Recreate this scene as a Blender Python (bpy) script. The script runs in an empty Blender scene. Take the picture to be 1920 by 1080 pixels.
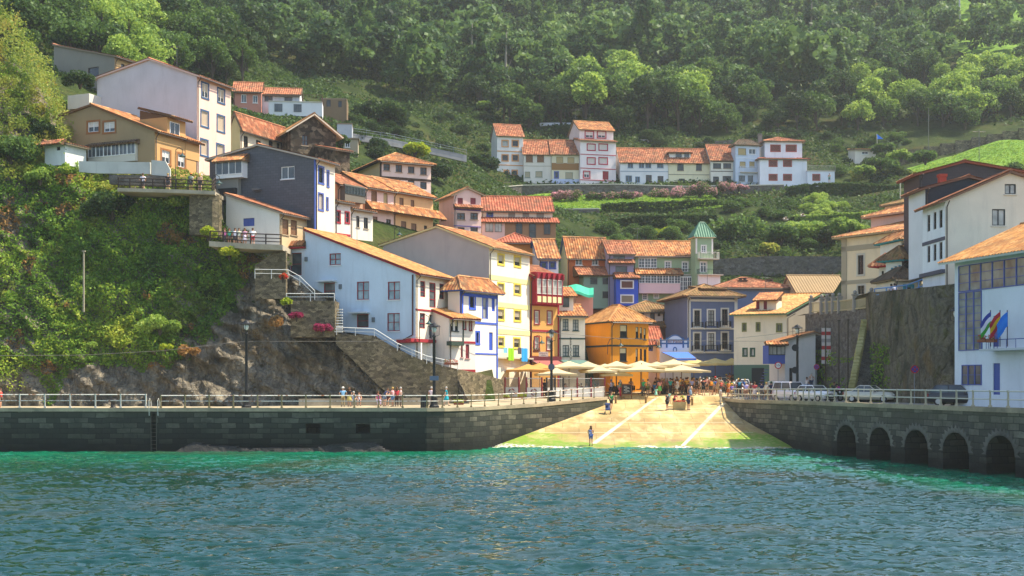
import bpy, bmesh, math, random
import numpy as np
from mathutils import Vector, Matrix, noise as mnoise
SC = bpy.context.scene
COL = SC.collection
R = math.radians
random.seed(7)
rng = np.random.default_rng(11)
# ------------------------------------------------------------------ camera
F = 2400.0; CZ = 6.0; HY = 713.0          # focal length in photo pixels, eye height, horizon row
cam = bpy.data.cameras.new('camera'); camo = bpy.data.objects.new('camera', cam); COL.objects.link(camo)
camo.location = (0, 0, CZ); camo.rotation_euler = (R(90), 0, 0)
cam.sensor_width = 36.0; cam.lens = 36.0 * F / 1920.0
cam.shift_y = (HY - 540.0) / 1920.0
cam.clip_start = 0.5; cam.clip_end = 3000
SC.camera = camo
# ------------------------------------------------------------------ light
SUN_EL = R(56); SUN_AZ = R(83)             # azimuth clockwise from +Y
S = Vector((math.sin(SUN_AZ) * math.cos(SUN_EL), math.cos(SUN_AZ) * math.cos(SUN_EL), math.sin(SUN_EL)))
w = bpy.data.worlds.new('World'); SC.world = w; w.use_nodes = True
nt = w.node_tree; bg = nt.nodes['Background']
sky = nt.nodes.new('ShaderNodeTexSky'); sky.sky_type = 'NISHITA'; sky.sun_disc = False
sky.sun_elevation = SUN_EL; sky.sun_rotation = SUN_AZ; sky.air_density = 1.0; sky.dust_density = .8
nt.links.new(sky.outputs[0], bg.inputs[0]); bg.inputs[1].default_value = 0.15
sun = bpy.data.lights.new('sun', 'SUN'); sun.energy = 5.0; sun.angle = R(0.5); sun.color = (1.0, 0.89, 0.71)
suno = bpy.data.objects.new('sun', sun); COL.objects.link(suno); suno.rotation_euler = S.to_track_quat('Z', 'Y').to_euler()
SC.view_settings.view_transform = 'Standard'; SC.view_settings.look = 'None'
SC.view_settings.exposure = 1.0; SC.view_settings.gamma = 1.0
SC.cycles.max_bounces = 6; SC.cycles.diffuse_bounces = 3; SC.cycles.glossy_bounces = 2; SC.cycles.transmission_bounces = 4
SC.cycles.volume_bounces = 1; SC.cycles.transparent_max_bounces = 8; SC.cycles.use_denoising = True
SC.cycles.caustics_reflective = False; SC.cycles.caustics_refractive = False

def P(px, py, D): return Vector(((px - 960) * D / F, D, CZ - (py - HY) * D / F))
def ZP(py, D): return CZ - (py - HY) * D / F
def XP(px, D): return (px - 960) * D / F
def px_of(x, y, z): return 960 + x / y * F, HY - (z - CZ) / y * F
def lin(c):
    if isinstance(c, str):
        c = c.lstrip('#'); c = [int(c[i:i + 2], 16) / 255 for i in (0, 2, 4)]
        return tuple((v / 12.92 if v <= .04045 else ((v + .055) / 1.055) ** 2.4) for v in c)
    return tuple(c)
# ------------------------------------------------------------------ materials
MATS = {}
def newmat(name):
    m = bpy.data.materials.new(name); m.use_nodes = True
    n = m.node_tree.nodes; b = n['Principled BSDF']
    return m, n, m.node_tree.links, b
def ramp(n, cols, pos=None, interp='LINEAR'):
    r = n.new('ShaderNodeValToRGB'); cr = r.color_ramp; cr.interpolation = interp
    while len(cr.elements) < len(cols): cr.elements.new(0.5)
    for i, c in enumerate(cols):
        cr.elements[i].position = pos[i] if pos else i / (len(cols) - 1)
        cr.elements[i].color = (*lin(c), 1)
    return r
def noisen(n, l, scale, detail=4, vec=None, rough=.55, dist=0):
    t = n.new('ShaderNodeTexNoise'); t.inputs['Scale'].default_value = scale; t.inputs['Detail'].default_value = detail
    t.inputs['Roughness'].default_value = rough; t.inputs['Distortion'].default_value = dist
    if vec is not None: l.new(vec, t.inputs['Vector'])
    return t
def mixc(n, l, fac, a, b, mode='MIX'):
    m = n.new('ShaderNodeMix'); m.data_type = 'RGBA'; m.blend_type = mode
    for v, i in ((fac, 0), (a, 6), (b, 7)):
        if isinstance(v, (int, float)): m.inputs[i].default_value = v
        elif isinstance(v, (tuple, str, list)): m.inputs[i].default_value = (*lin(v), 1)
        else: l.new(v, m.inputs[i])
    return m.outputs[2]
def mathn(n, l, op, a, b=0.0, clamp=False):
    m = n.new('ShaderNodeMath'); m.operation = op; m.use_clamp = clamp
    for v, i in ((a, 0), (b, 1)):
        if isinstance(v, (int, float)): m.inputs[i].default_value = v
        else: l.new(v, m.inputs[i])
    return m.outputs[0]
def maprange(n, l, v, a, b, c=0.0, d=1.0):
    m = n.new('ShaderNodeMapRange'); l.new(v, m.inputs[0])
    for i, x in enumerate((a, b, c, d)): m.inputs[i + 1].default_value = x
    return m.outputs[0]
def bump(n, l, b, h, strength=.3, dist=.05):
    t = n.new('ShaderNodeBump'); t.inputs['Strength'].default_value = strength; t.inputs['Distance'].default_value = dist
    l.new(h, t.inputs['Height']); l.new(t.outputs[0], b.inputs['Normal'])
def posn(n): return n.new('ShaderNodeNewGeometry').outputs['Position']
def mapping(n, l, vec, scale=(1, 1, 1), rot=(0, 0, 0)):
    m = n.new('ShaderNodeMapping'); l.new(vec, m.inputs[0]); m.inputs['Scale'].default_value = scale; m.inputs['Rotation'].default_value = rot
    return m.outputs[0]
def plaster(col, stain=.5, rough=.92):
    key = ('pl', col, stain)
    if key in MATS: return MATS[key]
    m, n, l, b = newmat('plaster_' + str(col).strip('#')); p = posn(n)
    c = lin(col)
    t1 = noisen(n, l, .45, 5, p); t2 = noisen(n, l, 1.0, 4, mapping(n, l, p, (1.1, 1.1, .2)), .7, .6); t3 = noisen(n, l, 9, 3, p)
    f1 = maprange(n, l, t1.outputs[0], .38, .72, 0, stain); f2 = maprange(n, l, t2.outputs[0], .52, .78, 0, stain * .75)
    o = mixc(n, l, f1, c, tuple(v * .74 + .01 for v in c))
    o = mixc(n, l, f2, o, tuple(v * .55 + .02 for v in c))
    o = mixc(n, l, maprange(n, l, t3.outputs[0], .35, .65, 0, .12), o, tuple(v * .8 for v in c))
    l.new(o, b.inputs['Base Color']); b.inputs['Roughness'].default_value = rough; b.inputs['Specular IOR Level'].default_value = .2
    bump(n, l, b, t3.outputs[0], .25, .02)
    MATS[key] = m; return m
def paint(col, rough=.5, metal=0, name='paint'):
    key = ('pt', col, rough, metal)
    if key in MATS: return MATS[key]
    m, n, l, b = newmat(name + '_' + str(col).strip('#')); c = lin(col)
    t = noisen(n, l, 6, 3, posn(n))
    l.new(mixc(n, l, maprange(n, l, t.outputs[0], .4, .7, 0, .3), c, tuple(v * .7 for v in c)), b.inputs['Base Color'])
    b.inputs['Roughness'].default_value = rough; b.inputs['Metallic'].default_value = metal
    b.inputs['Specular IOR Level'].default_value = .3
    MATS[key] = m; return m
def glass(kind='dark'):
    key = ('gl', kind)
    if key in MATS: return MATS[key]
    m, n, l, b = newmat('glass_' + kind)
    cols = dict(dark=('#1d2126', '#34383a'), mid=('#3a4148', '#5b6266'), curtain=('#8d8d86', '#bdbab0'), blue=('#5b7888', '#8fa9b4'), olive=('#5a6663', '#8a9690'))[kind]
    t = noisen(n, l, .9, 2, posn(n)); r = ramp(n, cols, (.35, .65)); l.new(t.outputs[0], r.inputs[0])
    l.new(r.outputs[0], b.inputs['Base Color']); b.inputs['Roughness'].default_value = .12; b.inputs['Specular IOR Level'].default_value = .5
    MATS[key] = m; return m
def tile(kind='a'):
    key = ('ti', kind)
    if key in MATS: return MATS[key]
    m, n, l, b = newmat('roof_tile_' + kind)
    pal = dict(a=('#a8643e', '#cf9058', '#b97848', '#8a5236', '#d9ac74'), b=('#96583c', '#bb7450', '#7e4a36', '#a86a4c', '#c99068'),
               g=('#bd8448', '#d6a468', '#b27642', '#cd9858', '#a86c40'), m=('#8f6a45', '#6d6238', '#a4774d', '#7a6a3f', '#b0885a'), r=('#ac5a40', '#c87c5a', '#98503a', '#bb6c50', '#8a4836'),
               d=('#4d4238', '#5d5040', '#3f3a30', '#6b5c4a', '#51483a'))[kind]
    uv = n.new('ShaderNodeUVMap').outputs[0]
    sp = n.new('ShaderNodeSeparateXYZ'); l.new(uv, sp.inputs[0])
    iu = mathn(n, l, 'FLOOR', mathn(n, l, 'DIVIDE', sp.outputs[0], .34)); iv = mathn(n, l, 'FLOOR', mathn(n, l, 'DIVIDE', sp.outputs[1], .38))
    cb = n.new('ShaderNodeCombineXYZ'); l.new(iu, cb.inputs[0]); l.new(iv, cb.inputs[1])
    wn = n.new('ShaderNodeTexWhiteNoise'); wn.noise_dimensions = '2D'; l.new(cb.outputs[0], wn.inputs['Vector'])
    r = ramp(n, pal, interp='LINEAR'); l.new(wn.outputs['Value'], r.inputs[0])
    p = posn(n); t = noisen(n, l, .8, 6, p, .65); t2 = noisen(n, l, 3.5, 4, p)
    o = mixc(n, l, maprange(n, l, t.outputs[0], .42, .68, 0, .85 if kind != 'g' else .6), r.outputs[0], '#6e5440')
    o = mixc(n, l, maprange(n, l, t2.outputs[0], .6, .78, 0, .6 if kind in 'mab' else .2), o, '#4a4632' if kind != 'm' else '#56602a')
    l.new(o, b.inputs['Base Color']); b.inputs['Roughness'].default_value = .85; b.inputs['Specular IOR Level'].default_value = .2
    fr = mathn(n, l, 'FRACT', mathn(n, l, 'DIVIDE', sp.outputs[1], .38))
    bump(n, l, b, fr, .8, .05)
    MATS[key] = m; return m
def stone(kind='rubble'):
    key = ('st', kind)
    if key in MATS: return MATS[key]
    m, n, l, b = newmat('stone_' + kind); p = posn(n)
    if kind in ('rubble', 'brown', 'greywall'):
        v = n.new('ShaderNodeTexVoronoi'); v.inputs['Scale'].default_value = 1.0
        sc = {'rubble': (2.6, 2.6, 4.6), 'brown': (1.9, 1.9, 2.2), 'greywall': (2.0, 2.0, 3.6)}[kind]
        nz = noisen(n, l, 2.0, 3, p); vm = n.new('ShaderNodeVectorMath'); vm.operation = 'MULTIPLY_ADD'; l.new(nz.outputs['Color'], vm.inputs[0]); vm.inputs[1].default_value = (.3, .3, .3); l.new(p, vm.inputs[2])
        l.new(mapping(n, l, vm.outputs[0], sc), v.inputs['Vector'])
        pal = {'rubble': ('#766b56', '#9a8c6c', '#5f5644', '#b8a884', '#7e735e'), 'brown': ('#3e352c', '#5b4a3a', '#2f2a24', '#9a8870', '#4d4034'), 'greywall': ('#77726a', '#98928a', '#66625a', '#8d8576', '#7d766a')}[kind]
        wn = n.new('ShaderNodeTexWhiteNoise'); l.new(v.outputs['Color'], wn.inputs['Vector'])
        r = ramp(n, pal); l.new(wn.outputs['Value'], r.inputs[0])
        ed = n.new('ShaderNodeTexVoronoi'); ed.feature = 'DISTANCE_TO_EDGE'; l.new(mapping(n, l, vm.outputs[0], sc), ed.inputs['Vector'])
        f = maprange(n, l, ed.outputs['Distance'], .02, .10, 1, 0)
        o = mixc(n, l, f, r.outputs[0], '#3c372e'); t = noisen(n, l, .35, 5, p)
        o = mixc(n, l, maprange(n, l, t.outputs[0], .52, .72, 0, .5), o, '#56542f')
        l.new(o, b.inputs['Base Color']); bump(n, l, b, maprange(n, l, ed.outputs['Distance'], 0, .15), .8, .08)
    elif kind in ('quay', 'quay_light'):
        uv = n.new('ShaderNodeUVMap').outputs[0]
        nz = noisen(n, l, .9, 2, uv); vm = n.new('ShaderNodeVectorMath'); vm.operation = 'MULTIPLY_ADD'; l.new(nz.outputs['Color'], vm.inputs[0]); vm.inputs[1].default_value = (.34, .17, 0); l.new(uv, vm.inputs[2])
        br = n.new('ShaderNodeTexBrick'); l.new(vm.outputs[0], br.inputs[0]); br.inputs['Scale'].default_value = 1.0
        br.inputs['Brick Width'].default_value = 1.15; br.inputs['Row Height'].default_value = .43; br.inputs['Mortar Size'].default_value = .022; br.inputs['Bias'].default_value = -.45
        br.inputs['Color1'].default_value = (*lin('#35362f' if kind == 'quay' else '#55524a'), 1); br.inputs['Color2'].default_value = (*lin('#8f8976' if kind == 'quay' else '#a59c88'), 1); br.inputs['Mortar'].default_value = (*lin('#1c1d1a'), 1)
        sp = n.new('ShaderNodeSeparateXYZ'); l.new(p, sp.inputs[0])
        t = noisen(n, l, .5, 6, p, .65); t2 = noisen(n, l, 3, 5, p, .7)
        o = mixc(n, l, maprange(n, l, t.outputs[0], .42, .68, 0, .8 if kind == 'quay' else .5), br.outputs[0], '#2a2d28')
        o = mixc(n, l, maprange(n, l, t2.outputs[0], .4, .7, 0, .5), o, '#3a3d33')
        wet = mathn(n, l, 'ADD', sp.outputs[2], mathn(n, l, 'MULTIPLY', t.outputs[0], 1.4))
        o = mixc(n, l, maprange(n, l, wet, 1.2, 3.3, .95, 0), o, '#111310')
        o = mixc(n, l, maprange(n, l, wet, 3.6, 4.6, 0, .35), o, '#5d5f45')
        l.new(o, b.inputs['Base Color'])
        hb = mathn(n, l, 'SUBTRACT', mathn(n, l, 'MULTIPLY', t2.outputs[0], .8), br.outputs['Fac'])
        bump(n, l, b, hb, .9, .08)
    elif kind in ('cliff', 'moss'):
        nz = noisen(n, l, .5, 4, p); vm = n.new('ShaderNodeVectorMath'); vm.operation = 'MULTIPLY_ADD'; l.new(nz.outputs['Color'], vm.inputs[0]); vm.inputs[1].default_value = (1.6, 1.6, 1.6); l.new(p, vm.inputs[2])
        st = noisen(n, l, 1.0, 7, mapping(n, l, vm.outputs[0], (1.5, .6, .32), (0, R(-32), 0)), .7)
        cols = ('#3c3a34', '#6e675a', '#938a78', '#b3a890', '#7e786c') if kind == 'cliff' else ('#403c32', '#6c6656', '#8c826c', '#74723f', '#a69a82')
        r = ramp(n, cols, (.28, .42, .55, .66, .78)); l.new(st.outputs[0], r.inputs[0])
        t2 = noisen(n, l, 1.0, 4, mapping(n, l, p, (1.4, 1.4, .13))); t3 = noisen(n, l, .3, 5, p)
        o = mixc(n, l, maprange(n, l, t2.outputs[0], .6, .72, 0, .5), r.outputs[0], '#a39c8c' if kind == 'cliff' else '#20211c')
        o = mixc(n, l, maprange(n, l, t3.outputs[0], .52, .66, 0, .7), o, '#463f2e' if kind == 'cliff' else '#3a4426')
        o = mixc(n, l, maprange(n, l, noisen(n, l, .22, 3, p).outputs[0], .60, .70, 0, .55), o, '#8a6a2e')
        vo = n.new('ShaderNodeTexVoronoi'); vo.feature = 'DISTANCE_TO_EDGE'; l.new(mapping(n, l, vm.outputs[0], (.9, .6, .45), (0, R(-35), 0)), vo.inputs['Vector']); vo.inputs['Scale'].default_value = 1.3
        o = mixc(n, l, maprange(n, l, vo.outputs['Distance'], 0, .03, .45, 0), o, '#26211b')
        fg = noisen(n, l, 4, 6, p, .75); o = mixc(n, l, maprange(n, l, fg.outputs[0], .35, .7, 0, .55), o, '#4c4336' if kind == 'cliff' else '#37342a')
        l.new(o, b.inputs['Base Color']); bump(n, l, b, mathn(n, l, 'ADD', st.outputs[0], mathn(n, l, 'ADD', mathn(n, l, 'MULTIPLY', fg.outputs[0], .4), maprange(n, l, vo.outputs['Distance'], 0, .12, 0, .3))), 1.0, .6)
    b.inputs['Roughness'].default_value = .9; b.inputs['Specular IOR Level'].default_value = .25
    MATS[key] = m; return m
def slate(col='#4a4f5c'):
    key = ('sl', col)
    if key in MATS: return MATS[key]
    m, n, l, b = newmat('slate'); p = posn(n)
    sp = n.new('ShaderNodeSeparateXYZ'); l.new(p, sp.inputs[0])
    s = mathn(n, l, 'ADD', sp.outputs[0], mathn(n, l, 'MULTIPLY', sp.outputs[1], .6))
    cb = n.new('ShaderNodeCombineXYZ'); l.new(s, cb.inputs[0]); l.new(sp.outputs[2], cb.inputs[1])
    br = n.new('ShaderNodeTexBrick'); l.new(cb.outputs[0], br.inputs[0]); br.inputs['Scale'].default_value = 1
    br.inputs['Brick Width'].default_value = .42; br.inputs['Row Height'].default_value = .26; br.inputs['Mortar Size'].default_value = .015
    c = lin(col); br.inputs['Color1'].default_value = (*c, 1); br.inputs['Color2'].default_value = (*[v * .75 for v in c], 1); br.inputs['Mortar'].default_value = (*[v * .45 for v in c], 1)
    t = noisen(n, l, .6, 4, p)
    l.new(mixc(n, l, maprange(n, l, t.outputs[0], .4, .7, 0, .4), br.outputs[0], tuple(v * .7 for v in c)), b.inputs['Base Color'])
    b.inputs['Roughness'].default_value = .6; bump(n, l, b, mathn(n, l, 'SUBTRACT', 1.0, br.outputs['Fac']), .3, .02)
    MATS[key] = m; return m
def leafmat(name, cols, trans=.35, flower=None):
    key = ('lf', name)
    if key in MATS: return MATS[key]
    m, n, l, b = newmat('leaf_' + name)
    at = n.new('ShaderNodeAttribute'); at.attribute_name = 'rnd'
    t = noisen(n, l, .16, 3, posn(n))
    v = mathn(n, l, 'ADD', mathn(n, l, 'MULTIPLY', at.outputs['Fac'], .55), maprange(n, l, t.outputs[0], .3, .7, 0, .45))
    r = ramp(n, cols); l.new(v, r.inputs[0]); o = r.outputs[0]
    if flower:
        o = mixc(n, l, mathn(n, l, 'GREATER_THAN', at.outputs['Fac'], flower[1]), o, flower[0])
    l.new(o, b.inputs['Base Color']); b.inputs['Roughness'].default_value = .6; b.inputs['Specular IOR Level'].default_value = .25
    tr = n.new('ShaderNodeBsdfTranslucent'); hs = n.new('ShaderNodeHueSaturation'); hs.inputs['Hue'].default_value = .485; hs.inputs['Value'].default_value = 1.5; l.new(o, hs.inputs['Color'])
    l.new(hs.outputs[0], tr.inputs['Color'])
    mx = n.new('ShaderNodeMixShader'); mx.inputs[0].default_value = trans
    l.new(b.outputs[0], mx.inputs[1]); l.new(tr.outputs[0], mx.inputs[2]); l.new(mx.outputs[0], n['Material Output'].inputs[0])
    MATS[key] = m; return m
# ------------------------------------------------------------------ mesh building
ORG = {}
class MB:
    def __init__(s): s.v = []; s.f = []; s.m = []; s.uv = {}
    def vert(s, p): s.v.append(tuple(p)); return len(s.v) - 1
    def poly(s, pts, mi=0, uv=None):
        i0 = len(s.v); s.v.extend(tuple(p) for p in pts); s.f.append(tuple(range(i0, i0 + len(pts)))); s.m.append(mi)
        if uv: s.uv[len(s.f) - 1] = uv
    def hexa(s, p, mi=0):      # 8 points: bottom 4 ccw, top 4 ccw
        i0 = len(s.v); s.v.extend(tuple(q) for q in p)
        for f in ((3, 2, 1, 0), (4, 5, 6, 7), (0, 1, 5, 4), (1, 2, 6, 5), (2, 3, 7, 6), (3, 0, 4, 7)):
            s.f.append(tuple(i0 + k for k in f)); s.m.append(mi)
    def box(s, c, d, mi=0, yaw=0):
        x, y, z = c; a, b, h = d[0] / 2, d[1] / 2, d[2] / 2; ca, sa = math.cos(yaw), math.sin(yaw)
        pts = [(x + ca * u - sa * v, y + sa * u + ca * v, z + t) for t in (-h, h) for u, v in ((-a, -b), (a, -b), (a, b), (-a, b))]
        s.hexa(pts, mi)
    def tube(s, pts, r, k=6, mi=0, cap=True):
        pts = [Vector(p) for p in pts]; n = len(pts); rs = r if isinstance(r, (list, tuple)) else [r] * n
        i0 = len(s.v); up = None
        for i, p in enumerate(pts):
            t = (pts[min(i + 1, n - 1)] - pts[max(i - 1, 0)]).normalized()
            if up is None or abs(up.dot(t)) > .99: up = Vector((0, 0, 1)) if abs(t.z) < .9 else Vector((0, 1, 0))
            a = t.cross(up).normalized(); b = a.cross(t); up = b
            for j in range(k):
                q = 2 * math.pi * j / k; s.v.append(tuple(p + (a * math.cos(q) + b * math.sin(q)) * rs[i]))
        for i in range(n - 1):
            for j in range(k):
                s.f.append((i0 + i * k + j, i0 + i * k + (j + 1) % k, i0 + (i + 1) * k + (j + 1) % k, i0 + (i + 1) * k + j)); s.m.append(mi)
        if cap:
            s.f.append(tuple(i0 + j for j in reversed(range(k)))); s.m.append(mi)
            s.f.append(tuple(i0 + (n - 1) * k + j for j in range(k))); s.m.append(mi)
    def lathe(s, c, prof, k=10, mi=0):     # prof: (radius, z) bottom to top
        x, y, z = c; i0 = len(s.v)
        for r, h in prof:
            for j in range(k):
                q = 2 * math.pi * j / k; s.v.append((x + r * math.cos(q), y + r * math.sin(q), z + h))
        for i in range(len(prof) - 1):
            for j in range(k):
                s.f.append((i0 + i * k + j, i0 + i * k + (j + 1) % k, i0 + (i + 1) * k + (j + 1) % k, i0 + (i + 1) * k + j)); s.m.append(mi)
        s.f.append(tuple(i0 + j for j in reversed(range(k)))); s.m.append(mi)
        s.f.append(tuple(i0 + (len(prof) - 1) * k + j for j in range(k))); s.m.append(mi)
    def ball(s, c, r, mi=0, k=8, h=6, sc=(1, 1, 1)):
        s.lathe(c, [(max(1e-3, r * math.sin(math.pi * i / h)) * sc[0], -r * math.cos(math.pi * i / h) * sc[2]) for i in range(h + 1)], k, mi)
def setp(o, label=None, cat=None, group=None, kind=None):
    if label: o['label'] = label
    if cat: o['category'] = cat
    if group: o['group'] = group
    if kind: o['kind'] = kind
    return o
def part(name, mb, mats, parent=None, label=None, cat=None, group=None, kind=None, smooth=False, org=None):
    """links the builder's faces (world coordinates) as ONE mesh object, under parent if given"""
    if not mb.f: return None
    if not isinstance(mats, (list, tuple)): mats = [mats]
    if parent is not None: og = ORG[parent.name]
    else: og = Vector(org) if org is not None else Vector((0, 0, 0))
    me = bpy.data.meshes.new(name)
    me.from_pydata([(x - og[0], y - og[1], z - og[2]) for x, y, z in mb.v], [], mb.f)
    for m in mats: me.materials.append(m)
    if len(mats) > 1: me.polygons.foreach_set('material_index', mb.m)
    if mb.uv:
        ul = me.uv_layers.new(name='UVMap')
        for fi, u in mb.uv.items():
            ls = me.polygons[fi].loop_start
            for k, q in enumerate(u): ul.data[ls + k].uv = q
    if smooth: me.polygons.foreach_set('use_smooth', [True] * len(me.polygons))
    me.update()
    o = bpy.data.objects.new(name, me); COL.objects.link(o)
    if parent is not None: o.parent = parent
    else: o.location = og
    ORG[o.name] = og
    return setp(o, label, cat, group, kind)
def thing(name, label, cat, org, group=None, rotz=0):
    o = bpy.data.objects.new(name, None); COL.objects.link(o); o.location = org; o.rotation_euler = (0, 0, rotz); o.empty_display_size = .3
    ORG[o.name] = Vector(org)
    return setp(o, label, cat, group)
def npmesh(name, V, Fq, mats, rnd=None, parent=None, label=None, cat=None, group=None, kind=None, smooth=False, org=None, mi=None):
    """numpy quads / tris as one object"""
    V = np.asarray(V, np.float32)
    og = ORG[parent.name] if parent is not None else (Vector(org) if org is not None else Vector((0, 0, 0)))
    V = V - np.array(og, np.float32)
    me = bpy.data.meshes.new(name); k = Fq.shape[1]
    me.vertices.add(len(V)); me.vertices.foreach_set('co', V.ravel())
    me.loops.add(Fq.size); me.loops.foreach_set('vertex_index', Fq.astype(np.int32).ravel())
    me.polygons.add(len(Fq)); me.polygons.foreach_set('loop_start', (np.arange(len(Fq)) * k).astype(np.int32))
    me.update(calc_edges=True)
    for m in (mats if isinstance(mats, (list, tuple)) else [mats]): me.materials.append(m)
    if mi is not None: me.polygons.foreach_set('material_index', np.asarray(mi, np.int32))
    if rnd is not None:
        a = me.attributes.new('rnd', 'FLOAT', 'FACE'); a.data.foreach_set('value', np.asarray(rnd, np.float32))
    me.polygons.foreach_set('use_smooth', np.full(len(Fq), smooth))
    o = bpy.data.objects.new(name, me); COL.objects.link(o)
    if parent is not None: o.parent = parent
    else: o.location = og
    ORG[o.name] = og
    return setp(o, label, cat, group, kind)
def copytree(o, parent=None):
    c = o.copy(); COL.objects.link(c)
    if parent is not None: c.parent = parent
    ORG[c.name] = ORG[o.name]
    for ch in list(o.children): copytree(ch, c)
    return c
# vectorised value noise (real 3D positions)
def vnoise(p, seed=0):
    p = np.asarray(p, float); i = np.floor(p).astype(np.int64); f = p - i; f = f * f * (3 - 2 * f)
    def h(a):
        n = (a[..., 0] * 73856093) ^ (a[..., 1] * 19349663) ^ (a[..., 2] * 83492791) ^ (seed * 2654435)
        n = (n ^ (n >> 13)) * 1274126177 & 0x7fffffff; n = (n ^ (n >> 16)) * 668265263 & 0x7fffffff
        return (n & 0xffff) / 65535.0
    o = 0
    for dx in (0, 1):
        for dy in (0, 1):
            for dz in (0, 1):
                wgt = (f[..., 0] if dx else 1 - f[..., 0]) * (f[..., 1] if dy else 1 - f[..., 1]) * (f[..., 2] if dz else 1 - f[..., 2])
                o = o + wgt * h(i + np.array((dx, dy, dz)))
    return o
def fbm(p, oct=4, seed=0, gain=.5):
    p = np.asarray(p, float); a = 1; s = 0; t = 0
    for k in range(oct): s = s + a * vnoise(p * 2 ** k + 17.3 * k, seed + k); t += a; a *= gain
    return s / t
# ================================================================== ground, water, quays
CTRL = [(940,705,128),(1040,692,139),(1150,694,145),(1330,694,155),(1430,722,142),(1220,645,161),(1120,640,160),(1200,596,173),(1080,596,173),(1300,566,176),
 (970,525,151),(1040,530,150),(860,455,162),(1000,460,168),(760,456,147),(690,452,141),(740,376,167),(820,380,170),(600,440,134),(560,515,128),(700,600,126),(780,665,125),(880,700,126),
 (200,322,132),(120,300,136),(310,330,131),(430,330,146),(250,208,158),(160,160,160),(60,200,146),(0,110,152),(0,330,129),(540,300,150),(620,330,150),
 (490,224,197),(600,224,197),(650,255,192),(780,332,186),(800,272,215),(750,222,240),(640,200,225),(880,300,215),(900,350,226),
 (1000,346,240),(1200,346,240),(1430,347,240),(1560,345,241),(1300,346,240),(1200,268,256),(1000,240,262),(1450,258,262),(1100,230,262),
 (950,368,230),(1100,372,231),(1300,372,231),(1050,392,222),(1300,388,222),(1200,404,215),(1250,442,209),(1150,442,208),(1060,450,195),
 (1460,538,187),(1350,538,187),(1560,538,187),(1460,484,191),(1350,484,191),(1560,484,191),(1450,425,206),(1450,380,222),(1550,420,206),(1600,405,212),
 (1620,350,236),(1550,355,234),(1720,350,226),(1640,300,256),(1580,295,256),(1730,320,236),(1850,310,226),(1920,300,222),(2050,290,215),(1900,262,246),(1720,290,252),
 (1640,562,126),(1700,552,116),(1760,545,110),(1900,530,108),(2100,520,104),(1600,470,150),(1700,450,140),(1850,420,145),(1950,380,160),(1800,380,180),
 (1200,205,290),(1200,100,360),(1200,0,430),(1200,-120,500),(900,205,285),(900,100,350),(900,0,420),(700,150,270),(700,0,390),(700,-120,470),(450,110,260),(400,0,330),(300,20,290),(150,100,190),(0,0,190),(-150,0,185),(200,-120,320),(-200,-150,230),
 (1900,205,280),(1900,110,330),(1900,20,380),(1700,110,350),(1700,0,420),(1500,150,310),(1500,0,430),(1900,-100,430),(2200,100,320),(2200,250,240),(2300,-50,380),(1500,-130,500),
 (-300,300,135),(-300,120,160),(-400,500,124),(1480,640,158),(1540,600,150),(1450,600,165)]
_cp = np.array([tuple(P(*c)) for c in CTRL]); _X = _cp[:, :2]
_d = np.linalg.norm(_X[:, None] - _X[None], axis=2); _n = len(_cp)
_A = np.zeros((_n + 3, _n + 3)); _A[:_n, :_n] = _d - np.eye(_n) * 1.2; _A[:_n, _n] = 1; _A[_n, :_n] = 1
_A[:_n, _n + 1:] = _X; _A[_n + 1:, :_n] = _X.T
_W = np.linalg.solve(_A, np.concatenate([_cp[:, 2], np.zeros(3)]))
def T0(x, y):
    x = np.atleast_1d(np.asarray(x, float)); y = np.atleast_1d(np.asarray(y, float)); out = np.empty(len(x))
    for i in range(0, len(x), 20000):
        q = np.stack([x[i:i + 20000], y[i:i + 20000]], 1)
        dd = np.linalg.norm(q[:, None] - _X[None], axis=2)
        out[i:i + 20000] = dd @ _W[:_n] + _W[_n] + q @ _W[_n + 1:]
    return out
def sstep(a, b, x): t = np.clip((np.asarray(x, float) - a) / (b - a), 0, 1); return t * t * (3 - 2 * t)
def T(x, y):
    x = np.atleast_1d(np.asarray(x, float)); y = np.atleast_1d(np.asarray(y, float)); z = T0(x, y)
    z = z + (fbm(np.stack([x * .12, y * .12, x * 0], 1), 3, 5) - .5) * 2.2 * sstep(180, 230, y)
    zc = np.interp(y, [118.6, 119, 120, 121.6, 124, 127, 130.5, 139, 151], [-5, 3.5, 7, 11, 16, 22, 27, 36, 46]) - 1.2
    z = np.where((x < -4) & (y < 151), np.minimum(z, zc), z)
    low = np.where(x < 0, y < 122.5 + 0 * x, np.where(x < 24, y < 142, y < np.interp(x, [24, 31.2, 31.9, 32.4, 33.2, 34.0, 35.5, 37, 41, 60], [147, 143, 139.5, 132, 120, 114, 107.5, 102, 97.5, 96])))
    z = np.where(low, -4.0, z)
    cor = (x > 9) & (x < 33) & (y < 162) & (y >= 130); z = np.where(cor & ~low, np.minimum(z, G(x, y) - .6), z)
    return z
def G(x, y):
    y = np.asarray(y, float)
    return np.where(y < 133, .193 * (y - 110.5), np.where(y < 150, 4.342 + .035 * (y - 133), 4.94 + .10 * (y - 150)))
def Tz(x, y): return float(T([x], [y])[0])
def grid(xs, ys, zf):
    X, Y = np.meshgrid(xs, ys); Z = zf(X.ravel(), Y.ravel()); V = np.stack([X.ravel(), Y.ravel(), Z], 1)
    nx, ny = len(xs), len(ys); i = np.arange(nx * ny).reshape(ny, nx)
    return V, np.stack([i[:-1, :-1], i[:-1, 1:], i[1:, 1:], i[1:, :-1]], -1).reshape(-1, 4)
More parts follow.
